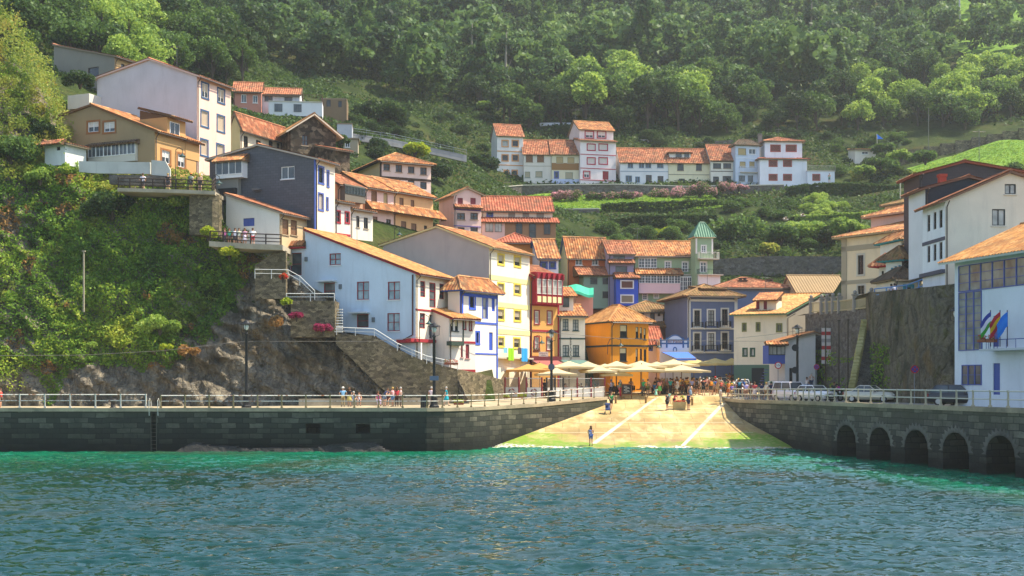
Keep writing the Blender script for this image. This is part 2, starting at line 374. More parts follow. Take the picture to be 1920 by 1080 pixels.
# hillside: one sheet from the village to the far ridge
m, n, l, b = newmat('hillside_soil'); p = posn(n)
t = noisen(n, l, .09, 6, p, .65); t2 = noisen(n, l, 1.3, 5, p, .7)
r = ramp(n, ('#1e2a12', '#2c3a1a', '#3c4a20', '#4c4a2a', '#30341c'), (.3, .42, .52, .62, .75)); l.new(t.outputs[0], r.inputs[0])
l.new(mixc(n, l, maprange(n, l, t2.outputs[0], .4, .7, 0, .7), r.outputs[0], '#222a12'), b.inputs['Base Color']); b.inputs['Roughness'].default_value = 1; b.inputs['Specular IOR Level'].default_value = .1
bump(n, l, b, t2.outputs[0], 1, .4); M_SOIL = m
ys = np.concatenate([np.arange(95, 180, 1.5), np.arange(180, 270, 2.5), np.arange(270, 520, 6), np.arange(520, 900, 40)])
xs = np.concatenate([np.arange(-330, -100, 12), np.arange(-100, 110, 2.0), np.arange(110, 400, 12)])
V, Fq = grid(xs, ys, T)
npmesh('hillside', V, Fq, M_SOIL, kind='structure', label='steep green hillside rising behind the village', cat='hillside', smooth=True)
# sea bed so the sheet reaches everywhere under the water
mb = MB(); mb.poly([(-600, -300, -6), (700, -300, -6), (700, 900, -6), (-600, 900, -6)]); part('ground', mb, M_SOIL, kind='structure', label='harbour bed and ground sheet under everything', cat='ground')
# ------------------------------------------------------------------ water
m, n, l, b = newmat('harbour_water'); p = posn(n)
sp = n.new('ShaderNodeSeparateXYZ'); l.new(p, sp.inputs[0])
t = noisen(n, l, .06, 4, p); shal = maprange(n, l, mathn(n, l, 'ADD', sp.outputs[1], mathn(n, l, 'MULTIPLY', t.outputs[0], 52.0)), 104, 142)
right = maprange(n, l, mathn(n, l, 'ADD', mathn(n, l, 'SUBTRACT', mathn(n, l, 'MULTIPLY', sp.outputs[0], 1.0), mathn(n, l, 'MULTIPLY', sp.outputs[1], -.26)), mathn(n, l, 'MULTIPLY', t.outputs[0], 7.0)), 43, 51)
f = mathn(n, l, 'MAXIMUM', shal, right)
b.inputs['Specular Tint'].default_value = (.7, 1, .86, 1)
o = mixc(n, l, f, '#05302a', '#0d7050')
o = mixc(n, l, maprange(n, l, noisen(n, l, .11, 3, p).outputs[0], .52, .66, 0, .5), o, '#3b3a26')
l.new(o, b.inputs['Base Color']); b.inputs['Roughness'].default_value = .03; b.inputs['IOR'].default_value = 1.5; b.inputs['Specular IOR Level'].default_value = .85
n1 = noisen(n, l, 1.0, 4, mapping(n, l, p, (2.4, 3.4, 1)), .6); n2 = noisen(n, l, 1.0, 3, mapping(n, l, p, (8, 10, 1)), .6)
bump(n, l, b, mathn(n, l, 'ADD', n1.outputs[0], mathn(n, l, 'MULTIPLY', n2.outputs[0], .3)), .5, .03)
M_WATER = m
def wz(x, y):
    q = lambda sx, sy, sd: fbm(np.stack([x * sx, y * sy, x * 0 + sd], 1), 2, sd)
    rdg = lambda v: 1 - np.abs(2 * v - 1)
    return (rdg(q(.5, 1.1, 3)) - .5) * .24 + (rdg(q(1.4, 3.2, 9)) - .5) * .17 + (rdg(q(3.2, 6.2, 33)) - .5) * .05 + (q(.1, .16, 21) - .5) * .22
V, Fq = grid(np.arange(-56, 46, .15), np.concatenate([np.arange(34, 70, .085), np.arange(70, 114, .15)]), wz)
npmesh('water', V, Fq, M_WATER, kind='structure', label='rippled teal harbour water', cat='water', smooth=True)
mb = MB()
for q in ([(-600, -250), (700, -250), (700, 34.2), (-600, 34.2)], [(-600, 34.2), (-55.8, 34.2), (-55.8, 112), (-600, 112)], [(45.5, 34.2), (700, 34.2), (700, 112), (45.5, 112)]):
    mb.poly([(x, y, -.02) for x, y in q])
part('water', mb, M_WATER, kind='structure', label='harbour water beyond the frame', cat='water')
# ------------------------------------------------------------------ quays
QL = [(-80, 105, 3.6), (-44, 105, 3.6), (-7, 105, 3.6), (-5.6, 105.5, 3.6), (-4.4, 106.6, 3.6), (-3.3, 108, 3.6), (-2.2, 110.2, 3.6), (-1, 112.6, 3.62), (2.46, 118, 3.72), (6, 123.5, 3.95), (9.6, 129, 4.2)]
QR = [(21.7, 131, 4.05), (21.9, 123, 4.02), (22.7, 119, 4.04), (23.6, 115.3, 4.06), (24.3, 112, 4.1), (24.7, 105.5, 4.14), (24.8, 99.3, 4.18), (30.6, 76.6, 4.18), (36.5, 53.5, 4.18)]
def qx(y): return np.interp(y, [q[1] for q in QL[2:]] + [160], [q[0] for q in QL[2:]] + [9.6])
def qrx(y): return np.interp(y, [q[1] for q in reversed(QR)], [q[0] for q in reversed(QR)])
def ZL(x, y): return 3.6 + .6 * sstep(111, 131, y) * sstep(-30, -3, x) + np.maximum(0, np.asarray(y, float) - 131) * .04
def ZR(x, y): return np.interp(y, [50, 100, 112, 123, 133, 190], [4.18, 4.18, 4.1, 4.02, 4.30, 6.5])
def ground_z(x, y):
    if y < 134 and x < float(qx(y)): return float(ZL(x, y))
    if y < 133 and x > float(qrx(y)): return float(ZR(x, y))
    if y >= 134 and x < 9.6: return float(ZL(x, y))
    return float(G(x, y))
def concrete(name, c1, c2, c3, sc=1.0):
    m, n, l, b = newmat(name); p = posn(n)
    t = noisen(n, l, .35 * sc, 6, p, .65); t2 = noisen(n, l, 6, 4, p)
    r = ramp(n, (c1, c2, c3), (.35, .5, .68)); l.new(t.outputs[0], r.inputs[0])
    o = mixc(n, l, maprange(n, l, t2.outputs[0], .35, .7, 0, .35), r.outputs[0], c1)
    l.new(o, b.inputs['Base Color']); b.inputs['Roughness'].default_value = .9; bump(n, l, b, t2.outputs[0], .3, .02)
    return m, n, l, b, o
M_PROM = concrete('promenade_paving', '#8f8268', '#a89878', '#bcae90')[0]
M_ROAD = concrete('road_asphalt', '#7a7468', '#8d877a', '#a09a8c')[0]
M_CONC = concrete('concrete', '#8c8270', '#a89c84', '#b8ac96')[0]
M_COPE = concrete('coping', '#7d7460', '#a5957a', '#b8a888')[0]
def wall_strip(name, pts, z0, mat, openings=(), **kw):
    """stone face along a polyline with UV in metres; openings (s0,s1,za,zb,rise) are cut right through to a recess"""
    mb = MB(); s = 0
    for (x0, y0, t0), (x1, y1, t1) in zip(pts, pts[1:]):
        L = math.hypot(x1 - x0, y1 - y0); ux, uy = (x1 - x0) / L, (y1 - y0) / L; nx, ny = uy, -ux
        nx, ny = (nx, ny)
        ops = [o for o in openings if s <= o[0] and o[1] <= s + L]
        def pt(q, z, d=0): f = (q - s) / L; return (x0 + (x1 - x0) * f - nx * d, y0 + (y1 - y0) * f - ny * d, z)
        def quad(a, b_, za, zb, zc=None, zd=None):
            A, B, C_, D_ = za, (za if zc is None else zc), (zb if zd is None else zd), zb
            mb.poly([pt(a, A), pt(b_, B), pt(b_, C_), pt(a, D_)], 0, [(a, A), (b_, B), (b_, C_), (a, D_)])
        top = lambda q: t0 + (t1 - t0) * (q - s) / L
        cuts = [s]; 
        for o in ops: cuts += [o[0], o[1]]
        cuts.append(s + L)
        for i in range(0, len(cuts) - 1):
            a, b_ = cuts[i], cuts[i + 1]
            if i % 2 == 0:
                k = max(1, int((b_ - a) / 4))
                for j in range(k):
                    p0, p1 = a + (b_ - a) * j / k, a + (b_ - a) * (j + 1) / k
                    quad(p0, p1, z0, top(p0), z0, top(p1))
            else:
                o = ops[i // 2]; za, zb, rise, dep = o[2], o[3], o[4], o[5]; N = 12 if rise else 1
                arc = [(a + (b_ - a) * j / N, zb + rise * math.sqrt(max(0, 1 - (2 * j / N - 1) ** 2))) for j in range(N + 1)]
                if za > z0: quad(a, b_, z0, za)
                for (q0, w0), (q1, w1) in zip(arc, arc[1:]): quad(q0, q1, w0, top(q0), w1, top(q1))
                ring = [(a, za)] + arc + [(b_, za)]
                for (q0, w0), (q1, w1) in zip(ring, ring[1:]):
                    mb.poly([pt(q0, w0), pt(q0, w0, dep), pt(q1, w1, dep), pt(q1, w1)], 0, [(q0, w0), (q0 + dep, w0), (q1 + dep, w1), (q1, w1)])
                mb.poly([pt(q, w_, dep) for q, w_ in reversed(ring)], 0, [(q, w_) for q, w_ in reversed(ring)])
                if za > z0: mb.poly([pt(a, za), pt(b_, za), pt(b_, za, dep), pt(a, za, dep)], 0, [(a, 0), (b_, 0), (b_, 1), (a, 1)])
        s += L
    return part(name, mb, mat, **kw)
def plen(pts, k): return sum(math.hypot(a[0] - b_[0], a[1] - b_[1]) for a, b_ in zip(pts[:k], pts[1:k + 1]))
M_QUAY = stone('quay')
o36 = 36.0
def sl(px): return o36 + (XP(px, 105) + 44)          # length along the front face of the left quay
ql = wall_strip('quay_wall', QL, -5, M_QUAY, [(sl(282), sl(294), -4.9, 3.5, 0, .7), (sl(573), sl(601), 1.65, 2.45, 0, 1.6), (sl(667), sl(694), 1.65, 2.42, 0, 1.6)],
                kind='thing', label='dark stone block quay wall under the left promenade', cat='quay wall')
s1 = plen(QR, 6); Lr = math.hypot(5.8, 22.7)
ops = []
for px in (1587, 1650, 1718, 1792, 1876):
    t = (px - 960) / F; q = (t * 99.3 - 24.8) / (5.8 + t * 22.7) * Lr
    ops.append((s1 + q - 1.45, s1 + q + 1.45, -4.9, 1.35, 1.25, 7.0))
qr = wall_strip('quay_wall', QR, -5, stone('quay_light'), ops, kind='thing', label='stone quay wall with five arched openings at right', cat='quay wall')
# arch rings, proud of the wall face, and copings
mb = MB(); ux, uy = 5.8 / Lr, -22.7 / Lr; nx, ny = uy, -ux
for o in ops:
    a, b_ = o[0] - s1, o[1] - s1; c = (a + b_) / 2
    for j in range(14):
        qs = []
        for k in (j, j + 1):
            th = math.pi * k / 14
            for rr in (0, .5): qs.append((c - (1.45 + rr) * math.cos(th), 1.35 + (1.25 + rr) * math.sin(th)))
        f = lambda q, z, d: (24.8 + ux * q + nx * d, 99.3 + uy * q + ny * d, z)
        e = .03 + .02 * (j % 2)
        p0, p1, p3, p2 = qs
        mb.hexa([f(*p0, -.05), f(*p2, -.05), f(*p2, e), f(*p0, e), f(*p1, -.05), f(*p3, -.05), f(*p3, e), f(*p1, e)])
    part('arch_ring', mb, concrete('arch_stone', '#55514a', '#6c685e', '#827c6e')[0] if o is ops[0] else bpy.data.materials['arch_stone'], parent=qr); mb = MB()
def coping(pts, parent, wd=.55, h=.14, out=.06):
    mb = MB()
    for (x0, y0, z0), (x1, y1, z1) in zip(pts, pts[1:]):
        L = math.hypot(x1 - x0, y1 - y0); ux, uy = (x1 - x0) / L, (y1 - y0) / L; nx, ny = uy, -ux
        k = max(1, round(L / 1.6))
        for j in range(k):
            a, b_ = j / k, (j + 1) / k - .008 / L
            q = lambda f, d, z: (x0 + (x1 - x0) * f + nx * d, y0 + (y1 - y0) * f + ny * d, z0 + (z1 - z0) * f + z)
            dz = .012 * ((j * 7) % 3 - 1)
            mb.hexa([q(a, out, -.16), q(b_, out, -.16), q(b_, out - wd, -.16), q(a, out - wd, -.16), q(a, out, h + dz), q(b_, out, h + dz), q(b_, out - wd, h + dz), q(a, out - wd, h + dz)])
    part('coping', mb, M_COPE, parent=parent)
coping(QL, ql); coping(QR, qr)
# iron ladder in the slot of the left quay
lad = thing('quay_ladder', 'iron ladder with white hoop handles in the quay wall slot', 'ladder', (XP(288, 105), 105.1, 0))
mb = MB()
for dx in (-.22, .22): mb.tube([(XP(288, 105) + dx, 105.1, -.6), (XP(288, 105) + dx, 105.0, 3.6)], .03)
for k in range(11): mb.tube([(XP(288, 105) - .22, 105.1, .1 + k * .32), (XP(288, 105) + .22, 105.1, .1 + k * .32)], .02)
part('rungs', mb, paint('#5a564c', .6), parent=lad)
for dx in (-.36, .36):
    mb = MB(); x = XP(288, 105) + dx; mb.tube([(x, 105.0, 3.1), (x, 104.9, 4.3), (x, 105.15, 4.5), (x, 105.5, 4.3), (x, 105.6, 3.62)], .035); part('handle', mb, paint('#c9c6ba', .5), parent=lad)
# rock foot of the left quay: rough ledge under the masonry
def rockmesh(name, pts_uv, disp, mat, seed, **kw):
    V, Fq = pts_uv; d = (fbm(V * .55, 4, seed) - .5) * 2 * disp
    return V, Fq
xs = np.linspace(XP(297, 105), XP(775, 105), 110); zs = np.linspace(-1, 1.75, 20)
X, Z = np.meshgrid(xs, zs); k = sstep(-1, 1.7, Z)
tap = np.clip(np.minimum(X - X.min(), X.max() - X) / 3.0, 0, 1)
hgt = -.6 + tap * (.7 + 1.7 * fbm(np.stack([X.ravel() * .25, X.ravel() * 0, X.ravel() * 0], 1), 3, 8).reshape(X.shape))
Zr = np.minimum(Z, hgt); Y = 105.02 - .55 * (1 - sstep(-.6, 1.6, Z)) - .5 * (fbm(np.stack([X.ravel() * .7 + Z.ravel() * .8, Z.ravel() * .8, X.ravel() * 0], 1), 4, 4).reshape(X.shape) - .35) * (Z < hgt)
Y = np.where(Z > hgt, 105.3, Y)
i = np.arange(X.size).reshape(X.shape); Fq = np.stack([i[:-1, :-1], i[:-1, 1:], i[1:, 1:], i[1:, :-1]], -1).reshape(-1, 4)
m, n, l, b = newmat('wet_rock'); p = posn(n); t = noisen(n, l, 1.5, 6, p, .7); r = ramp(n, ('#0d0c0b', '#1c1a17', '#2c2824'), (.35, .5, .7)); l.new(t.outputs[0], r.inputs[0]); l.new(r.outputs[0], b.inputs['Base Color']); b.inputs['Roughness'].default_value = .6; bump(n, l, b, t.outputs[0], 1, .3)
npmesh('rock', np.stack([X.ravel(), Y.ravel(), Zr.ravel()], 1), Fq, m, kind='structure', label='dark wet bedrock at the foot of the quay', cat='rock')
# ------------------------------------------------------------------ promenade, road, slipway, plaza
def band(name, ys, xl, xr, nx, zf, mat, **kw):
    V = []; 
    for y in ys:
        a, b_ = xl(y), xr(y)
        V += [(a + (b_ - a) * k / nx, y) for k in range(nx + 1)]
    V = np.array(V, float); Z = zf(V[:, 0], V[:, 1]); V = np.column_stack([V, Z]); i = np.arange(len(V)).reshape(len(ys), nx + 1)
    return npmesh(name, V, np.stack([i[:-1, :-1], i[:-1, 1:], i[1:, 1:], i[1:, :-1]], -1).reshape(-1, 4), mat, kind='structure', **kw)
band('promenade', np.concatenate([np.array([105.02, 105.5, 106.6, 108, 110.2, 112.6, 115, 118, 121, 123.5, 126, 129, 131]), np.arange(133, 150, 2.0)]), lambda y: -80, qx, 30, ZL, M_PROM, label='pale paved promenade on the left quay', cat='promenade')
band('road', [53.5, 76.6, 88, 99.3, 105.5, 112, 115.3, 119, 123, 127, 131, 133], qrx, lambda y: 80, 12, ZR, M_ROAD, label='asphalt harbour road on the right quay', cat='road')
m, n, l, b, o = concrete('slipway_concrete', '#96804f', '#b69a62', '#ccb47c', .6); p = posn(n)
sp = n.new('ShaderNodeSeparateXYZ'); l.new(p, sp.inputs[0])
st = noisen(n, l, 1.0, 5, mapping(n, l, p, (.6, .09, 1)), .6)
o = mixc(n, l, maprange(n, l, st.outputs[0], .5, .7, 0, .75), o, '#e2cf9c'); o = mixc(n, l, maprange(n, l, st.outputs[0], .42, .3, 0, .6), o, '#97713c')
jt = n.new('ShaderNodeTexBrick'); l.new(mapping(n, l, p, (1, 1, 0), (0, 0, R(3))), jt.inputs[0]); jt.inputs['Scale'].default_value = 1; jt.inputs['Brick Width'].default_value = 3.1; jt.inputs['Row Height'].default_value = 2.2; jt.inputs['Mortar Size'].default_value = .03; jt.inputs['Color1'].default_value = (1, 1, 1, 1); jt.inputs['Color2'].default_value = (.84, .82, .78, 1); jt.inputs['Mortar'].default_value = (.45, .4, .32, 1)
o = mixc(n, l, .8, o, jt.outputs[0], 'MULTIPLY')
sk = noisen(n, l, .8, 7, p, .72); o = mixc(n, l, maprange(n, l, sk.outputs[0], .52, .68, 0, .6), o, '#7d6a48')
al = noisen(n, l, .2, 6, p, .7); zz = mathn(n, l, 'ADD', sp.outputs[2], mathn(n, l, 'MULTIPLY', mathn(n, l, 'SUBTRACT', al.outputs[0], .5), 2.6))
cx = mathn(n, l, 'ABSOLUTE', mathn(n, l, 'SUBTRACT', sp.outputs[0], 11.5)); side = maprange(n, l, cx, 3.0, 10.5, 0, 1.0)
band1 = mathn(n, l, 'MULTIPLY', maprange(n, l, mathn(n, l, 'SUBTRACT', zz, side), .12, .55, 1, 0), maprange(n, l, sp.outputs[2], .06, .24, 0, 1))
fine = noisen(n, l, 2.2, 4, p); band1 = mathn(n, l, 'MULTIPLY', band1, maprange(n, l, fine.outputs[0], .3, .55, .45, 1))
o = mixc(n, l, band1, o, '#6c8c14'); o = mixc(n, l, maprange(n, l, zz, -.3, .1, .35, 0), o, '#6a5c3c')
l.new(o, b.inputs['Base Color']); l.new(maprange(n, l, sp.outputs[2], .1, .9, .35, .9), b.inputs['Roughness'])
slip = band('slipway', [104, 107, 109, 111, 112.6, 115, 118, 121, 123, 126, 129, 133], lambda y: float(qx(max(y, 105.1))) - .1, lambda y: float(qrx(y)) + .1, 24, G, m, label='sloping concrete slipway with green algae by the water', cat='slipway')
m, n, l, b, _ = concrete('plaza_paving', '#a8926a', '#c0aa80', '#d2c09a')
band('plaza', np.arange(133, 190, 3.0), lambda y: 9.5, lambda y: 60, 10, G, m, label='busy paved square at the top of the slipway', cat='plaza')
def ramp_hit(px, py):
    lo, hi = 105., 160.
    for _ in range(50):
        mid = (lo + hi) / 2; v = HY - (float(G(0, mid)) - CZ) / mid * F
        if v > py: lo = mid
        else: hi = mid
    return XP(px, lo), lo
mb = MB()
def line(p0, p1, w0, w1):
    (x0, y0), (x1, y1) = ramp_hit(*p0), ramp_hit(*p1); N = 8
    for k in range(N):
        a, c = k / N, (k + 1) / N; q = []
        for f in (a, c):
            x, y, hw = x0 + (x1 - x0) * f, y0 + (y1 - y0) * f, (w0 + (w1 - w0) * f) / 2
            q.append((x, y, hw))
        if abs(y1 - y0) > 2: mb.poly([(q[0][0] - q[0][2], q[0][1], G(0, q[0][1]) + .006), (q[0][0] + q[0][2], q[0][1], G(0, q[0][1]) + .006), (q[1][0] + q[1][2], q[1][1], G(0, q[1][1]) + .006), (q[1][0] - q[1][2], q[1][1], G(0, q[1][1]) + .006)])
        else: mb.poly([(q[0][0], q[0][1] - q[0][2], G(0, q[0][1] - q[0][2]) + .005), (q[1][0], q[1][1] - q[1][2], G(0, q[1][1] - q[1][2]) + .005), (q[1][0], q[1][1] + q[1][2], G(0, q[1][1] + q[1][2]) + .005), (q[0][0], q[0][1] + q[0][2], G(0, q[0][1] + q[0][2]) + .005)])
line((1113, 832), (1232, 745), .5, .36); line((1280, 836), (1357, 756), .36, .46)
for py, a, c, wd in ((773, 1160, 1386, .12), (766, 1215, 1340, .1), (761, 1215, 1335, .1), (792, 1080, 1392, .12), (811, 1020, 1412, .1)): line((a, py), (c, py), wd, wd)
o = part('marking', mb, concrete('worn_white_paint', '#a89a78', '#cfc4a4', '#dfd6bc')[0]); o.parent = slip; o['kind'] = 'structure'
# foam where the ripples run up the concrete
m, n, l, b = newmat('foam'); p = posn(n); t = noisen(n, l, 3, 5, p, .7); b.inputs['Base Color'].default_value = (.8, .78, .7, 1); b.inputs['Roughness'].default_value = .5
l.new(maprange(n, l, t.outputs[0], .48, .58), b.inputs['Alpha'])
xs = np.linspace(-3.0, 24.0, 260); V = []; Fq = []
for k, x in enumerate(xs):
    y0 = 109.6 + 1.9 * float(fbm(np.array([[x * .6, 0, 0]]), 3, 2)[0]); wd = .5 + .9 * float(fbm(np.array([[x * .5, 5, 0]]), 2, 3)[0]) + 1.0 * math.exp(-((x + 1) / 5) ** 2)
    for y in (y0, y0 + wd): V.append((x, y, max(float(G(0, y)) + .012, .09)))
    if k: Fq.append((2 * k - 2, 2 * k, 2 * k + 1, 2 * k - 1))
npmesh('foam', np.array(V), np.array(Fq), m, kind='stuff', label='thin white foam where ripples meet the slipway', cat='foam')
# ------------------------------------------------------------------ left cliff (promontory)
_tpx = [-320, -60, 0, 60, 112, 130, 390, 402, 414, 470, 530, 545, 628, 642, 690, 748, 800, 850, 872, 880]
_tpy = [90, 92, 100, 160, 262, 322, 336, 350, 430, 448, 470, 520, 560, 622, 628, 655, 676, 692, 738, 752]
def cliffD(z): return np.interp(z, [-5, 3.5, 7, 11, 16, 22, 27, 36, 46], [118.6, 119, 120, 121.6, 124, 127, 130.5, 139, 151])
def ctop(px):
    py = np.interp(px, _tpx, _tpy); D = np.full(np.shape(px), 125.0)
    for _ in range(12): D = cliffD(CZ - (py - HY) * D / F)
    return CZ - (py - HY) * D / F
def cliff_pt(px, z):
    """surface point of the promontory for a column px (taken at its own depth) and height z"""
    D = cliffD(z); X = (px - 960) * D / F
    d = (fbm(np.stack([X * .28, z * .5 + X * .15, X * 0 + 3], -1), 5, 31, .55) - .5)
    sh = (np.abs(2 * fbm(np.stack([X * .5 + z * .45, z * .14, X * 0], -1), 3, 77) - 1))
    u = X * .55 + z * .8; led = np.abs(np.mod(u + 1.6 * fbm(np.stack([X * .3, z * .3, X * 0], -1), 3, 5), 1.5) / 1.5 - .5)
    blk = fbm(np.stack([X * 1.1 + z * .6, z * .9 - X * .4, X * 0 + 7], -1), 4, 19, .6) - .5
    return X, D - d * 3.2 + sh * .8 - led * 1.1 - blk * 1.3, z
cols = np.linspace(-320, 880, 420); zt = ctop(cols); rows = np.linspace(0, 1, 130)
PX = np.repeat(cols[None], 130, 0); Z = 2.5 + (zt[None] - 2.5) * rows[:, None]
x, y, z = cliff_pt(PX, Z)
xb, yb = x[-1] + 0, y[-1] + 7.0
X = np.vstack([x, xb[None]]); Y = np.vstack([y, yb[None]]); Z2 = np.vstack([z, z[-1][None] - .3])
i = np.arange(X.size).reshape(X.shape); Fq = np.stack([i[:-1, :-1], i[:-1, 1:], i[1:, 1:], i[1:, :-1]], -1).reshape(-1, 4)
npmesh('cliff', np.stack([X.ravel(), Y.ravel(), Z2.ravel()], 1), Fq, stone('cliff'), kind='structure', label='brown rock cliff under the houses at left', cat='cliff', smooth=False)
# ------------------------------------------------------------------ right cliff and retaining wall
def ribbon(name, pts, zb, disp, mat, seed, nx=14, nz=44, batter=.12, sm=False, **kw):
    P0 = []; 
    for (p0, d0, y0), (p1, d1, y1) in zip(pts, pts[1:]):
        for k in range(nx): f = k / nx; P0.append((p0 + (p1 - p0) * f, d0 + (d1 - d0) * f, y0 + (y1 - y0) * f))
    P0.append(pts[-1]); A = np.array(P0); x = (A[:, 0] - 960) * A[:, 1] / F; yv = A[:, 1]; zt = CZ - (A[:, 2] - HY) * A[:, 1] / F
    r = np.linspace(0, 1, nz)[:, None]; Z = zb + (zt[None] - zb) * r; X = np.repeat(x[None], nz, 0); Y = yv[None] + batter * (Z - zb)
    q = np.stack([X * .5, Z * .35, Y * .5], -1); dd = (fbm(q, 5, seed, .6) - .45) * 2 * disp
    Y = Y - dd; X = X - dd * .4
    X = np.vstack([X, X[-1:] + 0]); Y = np.vstack([Y, Y[-1:] + 4]); Z = np.vstack([Z, Z[-1:]])
    i = np.arange(X.size).reshape(X.shape); Fq = np.stack([i[:-1, :-1], i[:-1, 1:], i[1:, 1:], i[1:, :-1]], -1).reshape(-1, 4)
    return npmesh(name, np.stack([X.ravel(), Y.ravel(), Z.ravel()], 1), Fq, mat, smooth=sm, **kw)
rc = ribbon('cliff', [(1630, 117, 556), (1642, 112.0, 546), (1700, 105, 541), (1752, 98.6, 536), (1800, 96.4, 530), (1860, 94.5, 525)], 3.6, .95, stone('moss'), 12, kind='structure', label='dark mossy rock cliff behind the right quay', cat='cliff')
ribbon('retaining_wall', [(1512, 138, 588), (1560, 130, 585), (1636, 117.5, 578)], 3.4, .12, stone('greywall'), 5, batter=.06, label='mossy grey retaining wall below the balustrade', cat='wall')
# ================================================================== houses
class Face:
    def __init__(s, O, d, n, L, z0, top, mi): s.O, s.d, s.n, s.L, s.z0, s.top, s.mi = O, d, n, L, z0, top, mi
    def pt(s, px, py):
        t = (px - 960) / F; D = (s.n[0] * s.O[0] + s.n[1] * s.O[1]) / (s.n[0] * t + s.n[1])
        return ((t * D - s.O[0]) * s.d[0] + (D - s.O[1]) * s.d[1], CZ - (py - HY) * D / F)
    def W(s, q, z, out=0.0): return (s.O[0] + s.d[0] * q + s.n[0] * out, s.O[1] + s.d[1] * q + s.n[1] * out, z)
    def topz(s, q):
        for (a, za), (b, zb) in zip(s.top, s.top[1:]):
            if a - 1e-6 <= q <= b + 1e-6: return za + (zb - za) * (q - a) / max(b - a, 1e-6)
        return s.top[-1][1]
    def rect(s, r):
        x0, y0, x1, y1 = r; cy = (y0 + y1) / 2; a = s.pt(x0, cy)[0]; b = s.pt(x1, cy)[0]; cx = (x0 + x1) / 2
        return min(a, b), s.pt(cx, y1)[1], max(a, b), s.pt(cx, y0)[1]
    def slab(s, mb, q0, z0, q1, z1, o0, o1, mi=0):
        w = s.W; mb.hexa([w(q0, z0, o0), w(q1, z0, o0), w(q1, z0, o1), w(q0, z0, o1), w(q0, z1, o0), w(q1, z1, o0), w(q1, z1, o1), w(q0, z1, o1)], mi)
REV = .16
def wallface(mb, f, holes):
    hs = []
    for (a, za, b, zb) in holes:
        a, b = max(a, .05), min(b, f.L - .05)
        if b - a > .15: hs.append((a, za, b, zb))
    cs = sorted(set([0, f.L] + [q for q, _ in f.top if 0 < q < f.L] + [h[0] for h in hs] + [h[2] for h in hs]))
    for a, b in zip(cs, cs[1:]):
        if b - a < 1e-4: continue
        m = (a + b) / 2; here = sorted([h for h in hs if h[0] < m < h[2]], key=lambda h: h[1]); z = f.z0
        for h in here:
            if h[1] > z: mb.poly([f.W(a, z), f.W(b, z), f.W(b, h[1]), f.W(a, h[1])], f.mi)
            z = max(z, h[3])
        mb.poly([f.W(a, z), f.W(b, z), f.W(b, f.topz(b - 1e-5)), f.W(a, f.topz(a + 1e-5))], f.mi)
    for a, za, b, zb in hs:
        c = [(a, za), (b, za), (b, zb), (a, zb)]
        for (q0, w0), (q1, w1) in zip(c, c[1:] + c[:1]): mb.poly([f.W(q0, w0), f.W(q1, w1), f.W(q1, w1, -REV), f.W(q0, w0, -REV)], f.mi)
        mb.poly([f.W(a, za, -REV - .01), f.W(b, za, -REV - .01), f.W(b, zb, -REV - .01), f.W(a, zb, -REV - .01)], f.mi)
    return hs
PITCH = .34
def tileplane(mb, E0, E1, T0_, T1_, thick=.13, amp=.085):
    """one roof slope: corrugated tile sheet (slot 0) over a thin slab (slot 1). E eave, T top, both left to right seen from outside"""
    E0, E1, T0_, T1_ = map(Vector, (E0, E1, T0_, T1_)); e = E1 - E0; L = e.length; e.normalize()
    nrm = e.cross((T0_ + T1_) / 2 - (E0 + E1) / 2).normalized(); g = nrm.cross(e)
    a0, h0 = (T0_ - E0).dot(e), (T0_ - E0).dot(g); a1, h1 = (T1_ - E0).dot(e), (T1_ - E0).dot(g)
    a0c = max(a0, 0); a1c = min(a1, L)
    def top(a):
        if a < a0: return h0 * a / max(a0, 1e-6)
        if a > a1: return h1 * (L - a) / max(L - a1, 1e-6)
        return h0 + (h1 - h0) * (a - a0) / max(a1 - a0, 1e-6)
    n = max(6, int(round(L / PITCH)) * 4); i0 = len(mb.v); prev = None
    for k in range(n + 1):
        a = L * k / n; z = amp * (1 + math.cos(2 * math.pi * k / 4)) * .5 + .03; h = max(top(a), .01)
        p0 = E0 + e * a - g * .05 + nrm * z; p1 = E0 + e * a + g * h + nrm * z
        cur = (p0, p1, a, h)
        if prev: mb.poly([prev[0], p0, p1, prev[1]], 0, [(prev[2], 0), (a, 0), (a, h), (prev[2], prev[3])])
        prev = cur
    dn = -nrm * thick; q = [E0, E1, T1_, T0_] if (T1_ - T0_).length > .02 else [E0, E1, T1_]
    mb.poly([p + dn for p in reversed(q)], 1)
    for p, r_ in zip(q, q[1:] + q[:1]): mb.poly([p + dn, r_ + dn, r_ + nrm * .03, p + nrm * .03], 1)
def ridge(mb, pts, r=.13): mb.tube([Vector(p) + Vector((0, 0, .08)) for p in pts], r, 6, 0)
STY = {}   # window styles: surround colour & width, frame colour, filling, panes across/up
def sty(k, sur=None, sw=0.0, fr='#e8e4da', fill='dark', nx=2, ny=1, sill=None): STY[k] = dict(sur=sur, sw=sw, fr=fr, fill=fill, nx=nx, ny=ny, sill=sill)
